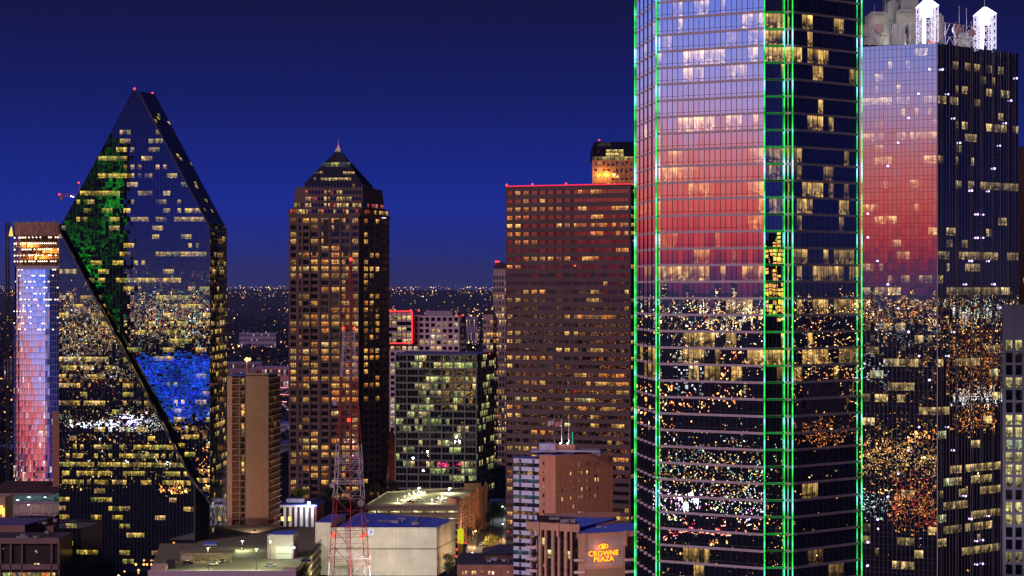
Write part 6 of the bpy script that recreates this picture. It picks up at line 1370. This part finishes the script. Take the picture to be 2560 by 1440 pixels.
PYL = Thing('pylon', (XP(139, 1040), 1041, 0), 'tall plain brown sign pylon with a grey round emblem left of the faceted tower', 'pylon'); PYL.part('shaft', solid('pylon_brown', (.32, .16, .11), .85, .06)).box(XP(131, 1040), XP(149, 1040), 1040, 1043, 0, ZP(1028, 1040))
m = MB(); p = W(138, 1052, 1039.9); 
for k in range(14):
    a = k / 14 * 2 * math.pi * .8; b = (k + 1) / 14 * 2 * math.pi * .8; m.tube(p + Vector((1.1 * math.cos(a), 0, 1.7 * math.sin(a))), p + Vector((1.1 * math.cos(b), 0, 1.7 * math.sin(b))), .14, 4)
m.tube(p + Vector((-1.2, 0, -.3)), p + Vector((1.3, 0, .6)), .14, 4); PYL.add('emblem', m, solid('emblem_grey', (.35, .38, .42), .5)); PYL.done()
FL = Thing('flat_roof_building', (XP(60, 1080), 1085, 0), 'long flat brown roofed building behind the teal lit garage', 'building'); FL.part('wall', MV).box(XP(-20, 1075), XP(100, 1075), 1075, 1110, 0, ZP(1219, 1075)); FL.part('roof', solid('dark_brown_roof', (.09, .06, .06))).box(XP(-20, 1075), XP(100, 1075), 1075.3, 1109, ZP(1219, 1075), ZP(1219, 1075) + .3); m = MB(); m.box(XP(10, 1075), XP(92, 1075), 1074.6, 1074.9, ZP(1217, 1075), ZP(1216, 1075)); FL.add('edge_light', m, lamp_mat('dim_amber_strip', (.8, .45, .3), .5)); FL.done()

# ---- low brick building, lower middle
BB = Thing('low_brick_building', (XP(1230, 850), 855, 0), 'low brick building with a dark roof and small lit windows at the bottom edge', 'building')
YB2 = 836; zbb = ZP(1412, YB2); BB.part('wall', solid('pink_brick', (.30, .15, .12), .85, .15)).box(XP(1143, YB2), XP(1340, YB2), YB2, 872, 0, zbb); BB.part('roof', solid('navy_roof', (.04, .045, .10), .8)).box(XP(1143, YB2), XP(1340, YB2), YB2 + .4, 872, zbb, zbb + .25)
f = wall(at(1143, YB2), at(1340, YB2))
for x, l in ((1158, .9), (1166, .9), (1181, 1), (1188, 1), (1205, .5), (1223, .6), (1231, .5), (1256, .4), (1270, .5), (1288, .8), (1296, .8), (1310, .6)):
    a, b = onf(f, x, 1431); BB.win.append(([f.pt(a - .45, b - .8, .05), f.pt(a + .45, b - .8, .05), f.pt(a + .45, b + .6, .05), f.pt(a - .45, b + .6, .05)], (1.1 * l, .72 * l, .28 * l), [(0, 0), (1, 0), (1, 1), (0, 1)], GE))
zu2 = zbb + .2; xa, xb = XP(1210, 850), XP(1322, 850); BB.part('upper_wall', solid('pink_brick_dark', (.12, .07, .06), .85)).box(xa, xb, 850, 868, zu2, zu2 + 2.6)
g_r = BB.part('gable_roof', solid('navy_roof', (.04, .045, .10))); g_r.prism([(xa - .8, 849), (xb, 849), (xb, 869), (xa - .8, 869)], zu2 + 2.6, zu2 + 5.4, top=[(xa + 7, 858), (xb, 858), (xb, 860), (xa + 7, 860)])
m = MB(); p = W(1305, 1400, 849.6); m.box(p.x - 1.9, p.x + 1.9, p.y - .1, p.y, p.z - 1.2, p.z + 1.1); BB.add('lit_glazing', m, lamp_mat('amber_glazing', (1, .58, .14), 1.0)); plight(BB, W(1300, 1402, 846), 160, (1, .6, .25)); fill_spot(BB, (XP(1230, 780), 795, 3), W(1230, 1425, YB2), 9000, (1, .62, .42), 100); BB.done()
SG2 = Thing('small_grey_building', (XP(1243, 1150), 1155, 0), 'small pale columned building at the far end of the street', 'building'); SG2.part('wall', solid('dim_stone', (.16, .14, .16), .85)).box(XP(1224, 1150), XP(1264, 1150), 1151, 1170, 0, ZP(1262, 1150)); SG2.part('roof', ROOF).box(XP(1223, 1150), XP(1265, 1150), 1149.5, 1170, ZP(1262, 1150), ZP(1256, 1150))
for k in range(6): SG2.part('column', solid('pale_stone', (.34, .27, .30))).box(XP(1225 + k * 7.2, 1150), XP(1228 + k * 7.2, 1150), 1150, 1151, 0, ZP(1262, 1150))
SG2.done()
DM = Thing('arched_hall', (XP(1248, 1290), 1300, 0), 'dark arched hall with a pale spire between glass block and slab tower', 'hall'); c = W(1246, 1205, 1290); m = DM.part('vault', solid('navy_vault', (.03, .04, .12), .7)); pr = [(c.x + 8.5 * math.cos(math.pi * k / 12), c.z + 9.5 * math.sin(math.pi * k / 12)) for k in range(13)]
for (xa, za), (xb, zb3) in zip(pr, pr[1:]): m.face([(xa, 1290, za), (xa, 1310, za), (xb, 1310, zb3), (xb, 1290, zb3)])
m.face([(x, 1290, z) for x, z in pr][::-1]); DM.part('wall', solid('navy_vault', (.03, .04, .12))).box(c.x - 8.5, c.x + 8.5, 1290, 1310, 0, c.z); p = W(1248, 1250, 1270); DM.part('spire', solid('pale_stone', (.34, .27, .30))).prism([(p.x - 1.6, 1268), (p.x + 1.6, 1268), (p.x + 1.6, 1271), (p.x - 1.6, 1271)], 0, ZP(1197, 1270), top=[(p.x - .2, 1269), (p.x + .3, 1269), (p.x + .3, 1270), (p.x - .2, 1270)]); DM.done()
CHH = Thing('gabled_church', (XP(980, 1270), 1280, 0), 'red brick gable with a pale window arch behind the pyramid tower', 'church'); xa, xb = XP(960, 1270), XP(990, 1270); z1_ = ZP(1110, 1270); m = CHH.part('wall', solid('church_brick', (.30, .10, .07), .85)); m.box(xa, xb, 1270, 1290, 0, z1_); m.prism([(xa, 1270), (xb, 1270), (xb, 1290), (xa, 1290)], z1_, z1_ + 8, top=[((xa + xb) / 2 - .1, 1270), ((xa + xb) / 2 + .1, 1270), ((xa + xb) / 2 + .1, 1290), ((xa + xb) / 2 - .1, 1290)])
p = W(979, 1138, 1269.8); m = CHH.part('window_arch', WHITE)
for k in range(8): a, b = math.pi * k / 8, math.pi * (k + 1) / 8; m.tube(p + Vector((1.8 * math.cos(a), 0, 2.5 * math.sin(a))), p + Vector((1.8 * math.cos(b), 0, 2.5 * math.sin(b))), .22, 4)
fill_spot(CHH, (XP(980, 1230), 1235, 3), p, 9000, (1, .5, .35), 70); CHH.done()

# ---- street
tag(sheet('street', XP(1187, 960), XP(1187, 960) + 13, 820, 1200, .006, solid('street_asphalt', (.075, .065, .06), .8, .3, .3, streak=False)), kind='structure')
xs = XP(1187, 960); mbp = MB(); mbp.box(xs - 4.5, xs, 820, 1200, 0, .14); mbp.box(xs + 13, xs + 17, 820, 1200, 0, .14); tag(mbp.build('pavement', solid('pavement_concrete', (.26, .23, .19), .85, .2, .3)), kind='structure')
tag(sheet('cross_street', -60, 12, 946, 956, .010, solid('street_asphalt', (.075, .065, .06))), kind='structure')
mk = MB()
for k in range(60): mk.face([(xs + 6.4, 825 + k * 6, .014), (xs + 6.6, 825 + k * 6, .014), (xs + 6.6, 828 + k * 6, .014), (xs + 6.4, 828 + k * 6, .014)])
for k in range(9): mk.face([(xs + .8 + k * 1.35, 940, .014), (xs + 1.4 + k * 1.35, 940, .014), (xs + 1.4 + k * 1.35, 943.5, .014), (xs + .8 + k * 1.35, 943.5, .014)])
tag(mk.build('road_marking', solid('road_paint', (.6, .58, .5), .8)), kind='structure')
def street_lamp(x, y, h, col, pw_, lb, arm=1.4, cat='street lamp', group='street lamps along the street'):
    L = Thing('street_lamp', (x, y, 0), lb, cat, group); m = MB(); m.tube((x, y, 0), (x, y, h), .11, 6, r2=.07); m.tube((x, y, h), (x + arm, y, h + .3), .06, 5); L.add('pole', m, MULL); m = MB(); m.octa((x + arm, y, h + .2), .38, (1, 1, 1)); L.add('lamp_head', m, lamp_mat('street_glow_%d' % int(col[2] * 100), col, 10)); plight(L, (x + arm, y, h - .4), pw_, col, .3); return L
street_lamp(xs - 1.5, 905, 8, (1, .66, .36), 8000, 'amber street lamp at the near street corner'); street_lamp(xs - 1.5, 985, 8, (1, .66, .36), 11000, 'amber street lamp beside the brick garage flank'); street_lamp(xs + 14.5, 1015, 8, (1, .80, .45), 9000, 'warm street lamp in front of the glowing bush', -1.4)
street_lamp(xs - 1.2, 1060, 8, (1, .66, .36), 11000, 'amber street lamp further up the street'); street_lamp(xs + 14, 1105, 7, (.80, .95, 1), 4200, 'cool white street lamp at the far end of the street', -1.4)
def signal(px, py, Y, n, lb):
    c = W(px, py, Y); T = Thing('traffic_light', (c.x, Y, 0), lb, 'traffic light', 'red traffic lights'); m = MB(); m.tube((c.x + .5, Y + .3, 0), (c.x + .5, Y + .3, c.z + 1), .1, 5); T.add('pole', m, DARKM); m = MB(); m.box(c.x - .25, c.x + .25, Y, Y + .4, c.z - 1.0, c.z + .45); T.add('housing', m, DARKM); m = MB(); m.ball((c.x, Y - .1, c.z + .1), .42, n=8, m=6); T.add('red_light', m, REDL); plight(T, (c.x, Y - 1, c.z), 130, (1, .05, .03)); return T
for px, py, Y, lb in ((1147, 1355, 905, 'upper red traffic light right of the white hall'), (1142, 1374, 900, 'middle red traffic light at the hall corner'), (1141, 1391, 893, 'orange red signal lowest beside the hall corner'), (1251, 1354, 1000, 'red traffic light across the street by the bush'), (1165, 1358, 950, 'small red signal under the brick garage piers'), (774, 1350, 930, 'red traffic light left of the hall in front of the tree'), (773, 1366, 926, 'amber red signal low in front of the dark tree'), (790, 1357, 925, 'dim red signal beside the hall side wing')): signal(px, py, Y, 0, lb)
YT = Thing('glowing_wall_strip', (XP(1152, 935), 935, 0), 'rounded yellow green glowing strip on the wall behind the traffic lights', 'light'); m = MB(); p = W(1152, 1342, 938); m.box(p.x - 1.5, p.x + 1.3, 936, 937, ZP(1360, 936), ZP(1326, 936)); m.tube((p.x - .1, 936.5, ZP(1327, 936)), (p.x - .1, 936.6, ZP(1326, 936)), 1.35, 10); m.prism([(p.x - 1.5, 936), (p.x + 1.3, 936), (p.x + 1.3, 937), (p.x - 1.5, 937)], ZP(1326, 936), ZP(1322, 936), top=[(p.x - .9, 936), (p.x + .7, 936), (p.x + .7, 937), (p.x - .9, 937)]); YT.add('glow_panel', m, lamp_mat('yellow_green_glow', (.62, .62, .02), 1.0))
m = MB(); m.box(p.x - 1.3, p.x + 1.1, 936.2, 936.9, 0, ZP(1360, 936)); YT.add('post', m, BRN); plight(YT, (p.x, 933, p.z), 300, (.85, .85, .1)); YT.done()
g_ = 'cars along the street'
car('white', 1218, 1348, .01, 1.5, 'white car furthest up the street', g_); car('silver', 1204, 1363, .01, 1.4, 'silver car parked by the brick garage piers', g_)
c1_ = car('silver', 1174, 1402, .01, -1.5, 'grey van waiting at the corner near the hall', g_); c1_.scale = (1, 1, 1.4); c2_ = car('black', 1162, 1408, .01, -1.45, 'dark car with glowing headlights at the street corner', g_)
hl = MB(); 
for dx in (-.6, .6): p = c2_.location + Vector((dx + .2, -2.4, .7)); hl.ball(p, .35, (1, .8, .35))
o_ = hl.build('headlight_glow', lamp_mat('headlight', (1, .85, .5), 8), c2_, c2_.location); o_.rotation_euler = (0, 0, 1.45)

# ---- trees
LEAF = {}
def tree(x, y, z, h, r, lb, col=(.03, .045, .012), n=1500, seed=1, crown_lo=.3, group='street trees', leaf=.42, name='tree'):
    T = Thing(name, (x, y, z), lb, 'tree', group); rn = random.Random(seed); m = MB(); m.tube((x, y, z), (x, y, z + h * .45), .26, 6, r2=.16)
    cl_ = []
    for k in range(11):
        a = rn.uniform(0, 6.28); rr = r * rn.uniform(.15, .8); zz = z + h * rn.uniform(crown_lo + .1, .92); s_ = r * rn.uniform(.25, .5) * (1.1 - .4 * abs(zz - z - h * .6) / h)
        rr *= math.sin(min(1, (zz - z - h * crown_lo) / (h * (1 - crown_lo))) * math.pi * .85 + .25); c = Vector((x + rr * math.cos(a), y + rr * math.sin(a), zz)); cl_.append((c, s_)); m.tube((x, y, z + h * rn.uniform(.25, .45)), c, .09, 4, r2=.04)
    T.add('trunk', m, solid('bark', (.06, .045, .035), .9)); m = MB(); i = 0
    for k in range(n):
        c, s_ = cl_[rn.randrange(len(cl_))]; d = Vector((rn.gauss(0, 1), rn.gauss(0, 1), rn.gauss(0, .8))); d = d.normalized() * s_ * rn.uniform(.3, 1.15) ** .7; p = c + d
        u = Vector((rn.gauss(0, 1), rn.gauss(0, 1), rn.gauss(0, 1))).normalized(); v = u.orthogonal().normalized(); s2 = leaf * rn.uniform(.5, 1.1)
        m.face([p - u * s2, p - v * s2 * .6, p + u * s2, p + v * s2 * .6])
    key = 'leaf_%d' % int(col[1] * 1000)
    T.add('crown', m, solid(key, col, .8, .5, .6, streak=False)); return T
def gtree(px, py, h, r, lb, Y=None, **k):
    Y = Y or 640000 / (py - 720); return tree(XP(px, Y), Y, 0, h, r, lb, **k)
gtree(765, 1380, 13, 6.5, 'large dark green tree beside the stair house', Y=955, n=2600, seed=1, crown_lo=.15); gtree(790, 1360, 10, 5, 'dark tree touching the hall side wing', Y=975, n=1600, seed=2, crown_lo=.15); gtree(740, 1345, 9, 4.5, 'tree left of the red signals under the columned building', Y=990, n=1500, seed=3)
gtree(752, 1310, 19, 5, 'yellow lit tree top behind the columned building', Y=1092, n=1500, seed=4, col=(.10, .14, .02), crown_lo=.6); tp = W(752, 1225, 1080)  # yellow lamplight on this tree put into its leaf colour
for k, (px, py, h, r, lb) in enumerate(((905, 1255, 16, 7, 'dark tree mass left of the parking deck'), (935, 1250, 13, 6, 'dark tree between mast and lit deck'), (850, 1262, 15, 8, 'dark tree at the foot of the pyramid tower'), (815, 1266, 12, 7, 'dark tree left of the mast at the pyramid tower foot'), (975, 1228, 18, 6, 'tall dark tree beside the green glass block'))):
    gtree(px, py, h, r, lb, Y=1150 + 6 * k, n=1500, seed=10 + k, crown_lo=.1, group='dark trees at the pyramid tower foot', leaf=.6)
gtree(1232, 1330, 11, 5, 'green lit tree at the far end of the street', Y=1090, n=1500, seed=21, col=(.04, .09, .02)); gtree(1212, 1330, 8, 4, 'leafy tree between parked car and pale building', Y=1075, n=1100, seed=22); gtree(1230, 1388, 5.5, 5.5, 'bush lit yellow green beside the street', Y=985, n=2600, seed=23, col=(.22, .24, .05), crown_lo=.0, name='bush')  # lamplight on tree and bush put into brighter leaf colours
gtree(1195, 1345, 8, 5, 'bare brown tree in front of the brick garage', Y=1040, n=500, seed=24, col=(.08, .05, .035)); gtree(1180, 1360, 7, 4, 'second bare tree by the brick garage piers', Y=1010, n=420, seed=25, col=(.08, .05, .035)); gtree(1120, 1440, 9, 4.5, 'thin grey green tree in front of the hall right wall', Y=893, n=900, seed=26, col=(.06, .07, .04))
gtree(120, 1225, 12, 4.5, 'dark tree behind the pylon on the left', Y=1060, n=1300, seed=27, crown_lo=.2); gtree(25, 1225, 6, 5, 'low dark bush line tree left below the glazed tower', Y=1150, n=1200, seed=28); gtree(60, 1205, 6, 6, 'low dark tree at the foot of the glazed tower', Y=1240, n=1200, seed=29, crown_lo=.0)
gtree(1255, 1300, 9, 4, 'dim tree in front of the small pale building', Y=1120, n=900, seed=30)

# ---- fill spots added to brighten walls
fill_spot(TE, (XP(640, 930), 925, 16), W(620, 1120, YE), 125000, (1, .62, .42), 75); fill_spot(TE, (XP(600, 985), 950, 10), W(640, 1290, YE), 12000, (1, .60, .36), 80)
fill_spot(TX, (XP(1380, 590), 585, 30), W(1390, 1390, 648), 26000, (1, .66, .52), 80); fill_spot(TX, (XP(1530, 580), 590, 28), W(1520, 1385, 636), 22000, (1, .68, .56), 80)
fill_spot(TL, (XP(1490, 700), 702, 62), W(1465, 1230, 765), 30000, (1, .62, .45), 60); fill_spot(TL, (XP(1300, 700), 690, 35), W(1320, 1240, 765), 42000, (.62, .72, 1), 70)
fill_spot(TR, (XP(2250, 672), 676, RT + 1), W(2240, 60, 690), 5000, (.9, 1, .85), 100)

# ================================================================== THE COUNTRY BEYOND
WOODM = solid('night_trees', (.020, .026, .050), .95, .8, .03, streak=False)
def bumps(x, y): return 5 + 4 * math.sin(x * .031 + math.sin(y * .02) * 2) * math.sin(y * .011 + x * .013) + 3 * math.sin(x * .11 + y * .05)
wd = MB(); rw = random.Random(77)
for k in range(5200):                      # treetops of the suburbs, one rough clump each
    Y = 1450 * (9000 / 1450) ** rw.random(); x = rw.uniform(-.30, .30) * Y; r = rw.uniform(5, 12) * (Y / 2500) ** .4; h = rw.uniform(6, 13)
    if Y < 1700 and -20 < x < 60: continue
    n = 6; ring_ = [Vector((x + r * rw.uniform(.7, 1.2) * math.cos(2 * math.pi * j / n), Y + r * rw.uniform(.7, 1.2) * math.sin(2 * math.pi * j / n), h * rw.uniform(.35, .6))) for j in range(n)]
    t = Vector((x + rw.uniform(-2, 2), Y, h)); b = [Vector((p.x, p.y, 0)) for p in ring_]
    for j in range(n): wd.face([ring_[j], ring_[(j + 1) % n], t]); wd.face([b[j], b[(j + 1) % n], ring_[(j + 1) % n], ring_[j]])
tag(wd.build('woods', WOODM), 'dark treetops of the suburbs stretching to the horizon', 'trees', kind='stuff')
pts = []; rf_ = random.Random(9)
def fl(n, y0, y1, power, size, pw2=1.0, x0=-60, x1=2620, only=None):
    for _ in range(n):
        py = y0 + (y1 - y0) * rf_.random() ** pw2; px = rf_.uniform(x0, x1)
        Yg = 640000 / max(1, py - 720) if py > 720 else 1e9; Y = min(13500, Yg * .97)
        z = max(2.5, ZP(py, Y)) if Yg > 13500 else 6
        if Yg > 8500:        # walk out along the slope of the hills to the place this lamp stands
            Y = 8500
            while Y < 15800 and ZP(py, Y) > hill(XP(px, Y), Y) + 14: Y += 60
            z = ZP(py, Y)
        s_ = power * (.2 + 2.4 * rf_.random() ** 3); c = only or pal(rf_)
        pts.append(((XP(px, Y), Y, z), size * Y / 1000 * (.5 + .9 * rf_.random()), tuple(q * s_ for q in c)))
fl(1500, 718, 742, 2.6, .20, 1.7); fl(260, 714, 721, 1.6, .20); fl(520, 730, 800, 2.0, .20, 1.3); fl(1200, 770, 1000, 1.8, .22, 1.2); fl(60, 780, 1100, 3, .40, 1, only=(1, .42, .10)); fl(120, 820, 1000, 2.4, .26, 1, 560, 730, only=(1, .4, .15)); fl(90, 790, 1180, 2.5, .26, 1, 0, 30, only=(1, .35, .12)); fl(100, 760, 900, 2, .3, 1, 1160, 1232)
scatter('suburb_lights', pts, 'small street and house lights scattered over the dark suburbs to the horizon')
def far_building(px0, px1, y0, Y, lb, wallc, rows, cols, litp, seed, dep=25, trim=None):
    T = Thing('suburban_building', (XP((px0 + px1) / 2, Y), Y + 5, 0), lb, 'building', 'low buildings in the suburbs'); a, b = at(px0, Y), at(px1, Y); z = ZP(y0, Y); f = wall(a, b)
    m_ = solid('suburb_wall_%d' % seed, wallc, .9, .15); T.part('wall', m_).prism([(a[0], Y + .6), (b[0], Y + .6), (b[0], Y + dep), (a[0], Y + dep)], 0, z); T.part('roof', ROOF).prism([(a[0] - .5, Y + .3), (b[0] + .5, Y + .3), (b[0] + .5, Y + dep), (a[0] - .5, Y + dep)], z, z + .8)
    grid(T, f, bays(0, f.L, cols, f.L / cols * .45), [(z * (k + .3) / rows, z * (k + .78) / rows) for k in range(rows)], GE, lights_of(seed, [((1, .66, .3), .7), ((.7, .8, 1), .3)], p=litp, run=1), ('pier', m_), ('spandrel', m_), .4, .3, b=(0, z)); T.done()
far_building(598, 690, 833, 4300, 'long pale apartment block far off between faceted and pyramid tower', (.30, .26, .42), 3, 22, .12, 201)
far_building(566, 655, 906, 2800, 'low grey warehouse under the orange lamp left of the pyramid tower', (.22, .16, .22), 2, 18, .15, 202)
far_building(640, 722, 918, 2500, 'low dark building beside the warehouse near the pyramid tower', (.20, .13, .16), 2, 12, .4, 203)
far_building(1165, 1195, 792, 4600, 'tiny low block right of the white gridded building', (.22, .20, .34), 2, 8, .3, 204)
far_building(700, 724, 1060, 1700, 'pale low roofed building seen beside the pyramid tower', (.30, .28, .46), 2, 5, .1, 205)
far_building(700, 724, 1110, 1500, 'second pale low building nearer beside the pyramid tower', (.34, .33, .50), 2, 5, .1, 206)
far_building(10, 30, 900, 2600, 'low building with a teal sign at the far left edge', (.22, .18, .22), 3, 4, .3, 207)
far_building(-10, 30, 1120, 1480, 'pale low structure at the left edge under the hoist mast', (.25, .18, .18), 2, 6, .5, 208)
LO = Thing('stadium_lamp', (XP(617, 2600), 2600, 0), 'big orange floodlight mast glowing above the low warehouse', 'lamp post'); m = MB(); p = W(617, 899, 2600); m.tube((p.x, p.y, 0), p, .5, 5); LO.add('pole', m, MULL); m = MB(); m.octa(p, 3.2, (1, 1, 1)); m.octa(p + Vector((3.5, 0, .4)), 2.2, (1, 1, 1)); LO.add('lamp_head', m, lamp_mat('orange_flood_glow', (1, .42, .10), 7)); plight(LO, p + Vector((0, -8, 3)), 90000, (1, .42, .16), 2)
RDM = Thing('red_lit_road', (XP(711, 2200), 2200, 0), 'red and pink glowing highway ramps left of the pyramid tower', 'highway ramp'); 
for y, w_, c in ((985, 5, (.9, .30, .20)), (1003, 7, (.8, .25, .22)), (1022, 9, (1, .42, .30)), (968, 3, (.6, .2, .3))):
    Y = 640000 / (y - 720) * .96; z = ZP(y, Y); m = MB(); m.prism([(XP(690, Y), Y), (XP(735, Y), Y - 30), (XP(735, Y), Y - 18), (XP(690, Y), Y + 12)], z - .6, z, c); RDM.add('ramp', m, solid('ramp_concrete', (.5, .35, .34), .9)); plight(RDM, (XP(711, Y), Y - 10, z + 9), 30000, c, 1)
RDM.done()
# districts behind the camera that the glass mirrors
ds = MB(); dw = MB(); rd_ = random.Random(31)
for _ in range(520):
    d_ = 1300 * (14000 / 1300) ** rd_.random(); a = R(rd_.uniform(-112, 112)); x, y = -math.sin(a) * d_, -math.cos(a) * d_; w = rd_.uniform(10, 45); h = rd_.choice((8, 10, 14, 20, 30, 45)) * rd_.uniform(.7, 1.2)
    if d_ > 9000: h *= 2
    ds.box(x - w, x + w, y - w * .5, y + w * .5, 0, h)
    cc = rd_.choice(((1, .72, .34), (1, .5, .16), (.85, .95, 1), (1, .8, .5)))
    for zz in range(3, int(h) - 1, 4):
        for xx in range(int(-w) + 1, int(w) - 3, 5):
            if rd_.random() < .4: l = .5 + 2.2 * rd_.random() ** 2; dw.face([(x + xx, y + w * .5 + .3, zz), (x + xx, y + w * .5 + .3, zz + 2), (x + xx + 3, y + w * .5 + .3, zz + 2), (x + xx + 3, y + w * .5 + .3, zz)], tuple(q * l for q in cc))
tag(ds.build('mirrored_district', solid('district_wall', (.03, .03, .05), .9)), 'dark blocks of the western districts mirrored in the glass', 'buildings', kind='stuff'); tag(dw.build('district_windows', LIGHTM), 'lit windows of the western districts mirrored in the glass', 'windows', kind='stuff')

fill_spot(TQ, (XP(2500, 520), 525, 60), W(2540, 1050, YR), 60000, (.80, .72, 1), 100, housing=False)  # added fill spot without a lamp, brightens the pale building
# ================================================================== EVENING HAZE
hz_ = MB(); hz_.box(-24000, 24000, -31000, 27000, -1.5, 420); hz_o = hz_.build('haze', None)
hm_, ht_, ho_ = mat_base('evening_haze'); pv = N(ht_, 'ShaderNodeVolumePrincipled'); pv.inputs['Color'].default_value = (.34, .48, 1, 1); pv.inputs['Density'].default_value = 2.6e-5; pv.inputs['Anisotropy'].default_value = .2
ht_.links.new(pv.outputs[0], ho_.inputs[1]); hz_o.data.materials.clear(); hz_o.data.materials.append(hm_); hz_o['kind'] = 'stuff'; hz_o['label'] = 'thin blue evening haze over the city'

plight(FG, (XP(800, 850), 850, 9), 5200, (1, .82, .50), .5); plight(FG, (XP(800, 900), 900, 9), 6500, (1, .82, .50), .5)  # unseen fill lights added to brighten the garage side wall
# roof clutter: cooling units and ducts on the near roofs, each a part of its roof's building
rk = random.Random(12)
def clutter(T, x0, x1, y0, y1, z, n, m):
    for _ in range(n):
        x, y, w, d, h = rk.uniform(x0, x1), rk.uniform(y0, y1), rk.uniform(.7, 1.8), rk.uniform(.7, 1.6), rk.uniform(.5, 1.6); mb = MB(); mb.box(x - w, x + w, y - d, y + d, z, z + h); T.add('roof_unit', mb, m); f_ = MB(); f_.tube((x, y, z + h), (x, y, z + h + .15), min(w, d) * .6, 10); T.add('roof_fan', f_, DARKM)
    a = rk.uniform(x0, x1); mb = MB(); mb.tube((a, y0, z + .4), (a, y1, z + .4), .25, 6); T.add('roof_duct', mb, m)
GU = solid('galvanised_unit', (.34, .34, .40), .6, .2)
clutter(HA, -60, -42, 900, 938, zh + .15, 5, GU); clutter(LY, -228, -200, 875, 892, ZP(1350, YL_) + .2, 4, GU); clutter(BB, -20, 4, 840, 848, zbb + .25, 4, GU); clutter(TL, l2[0] + 2, l3[0] - 6, 768, 772, zl2 + .12, 4, GU); clutter(BL, -250, -215, 934, 950, zb1, 3, GU); clutter(TX, x0[0] + 6, x1[0] - 1, 655, 668, zx - 1.1, 4, GU)
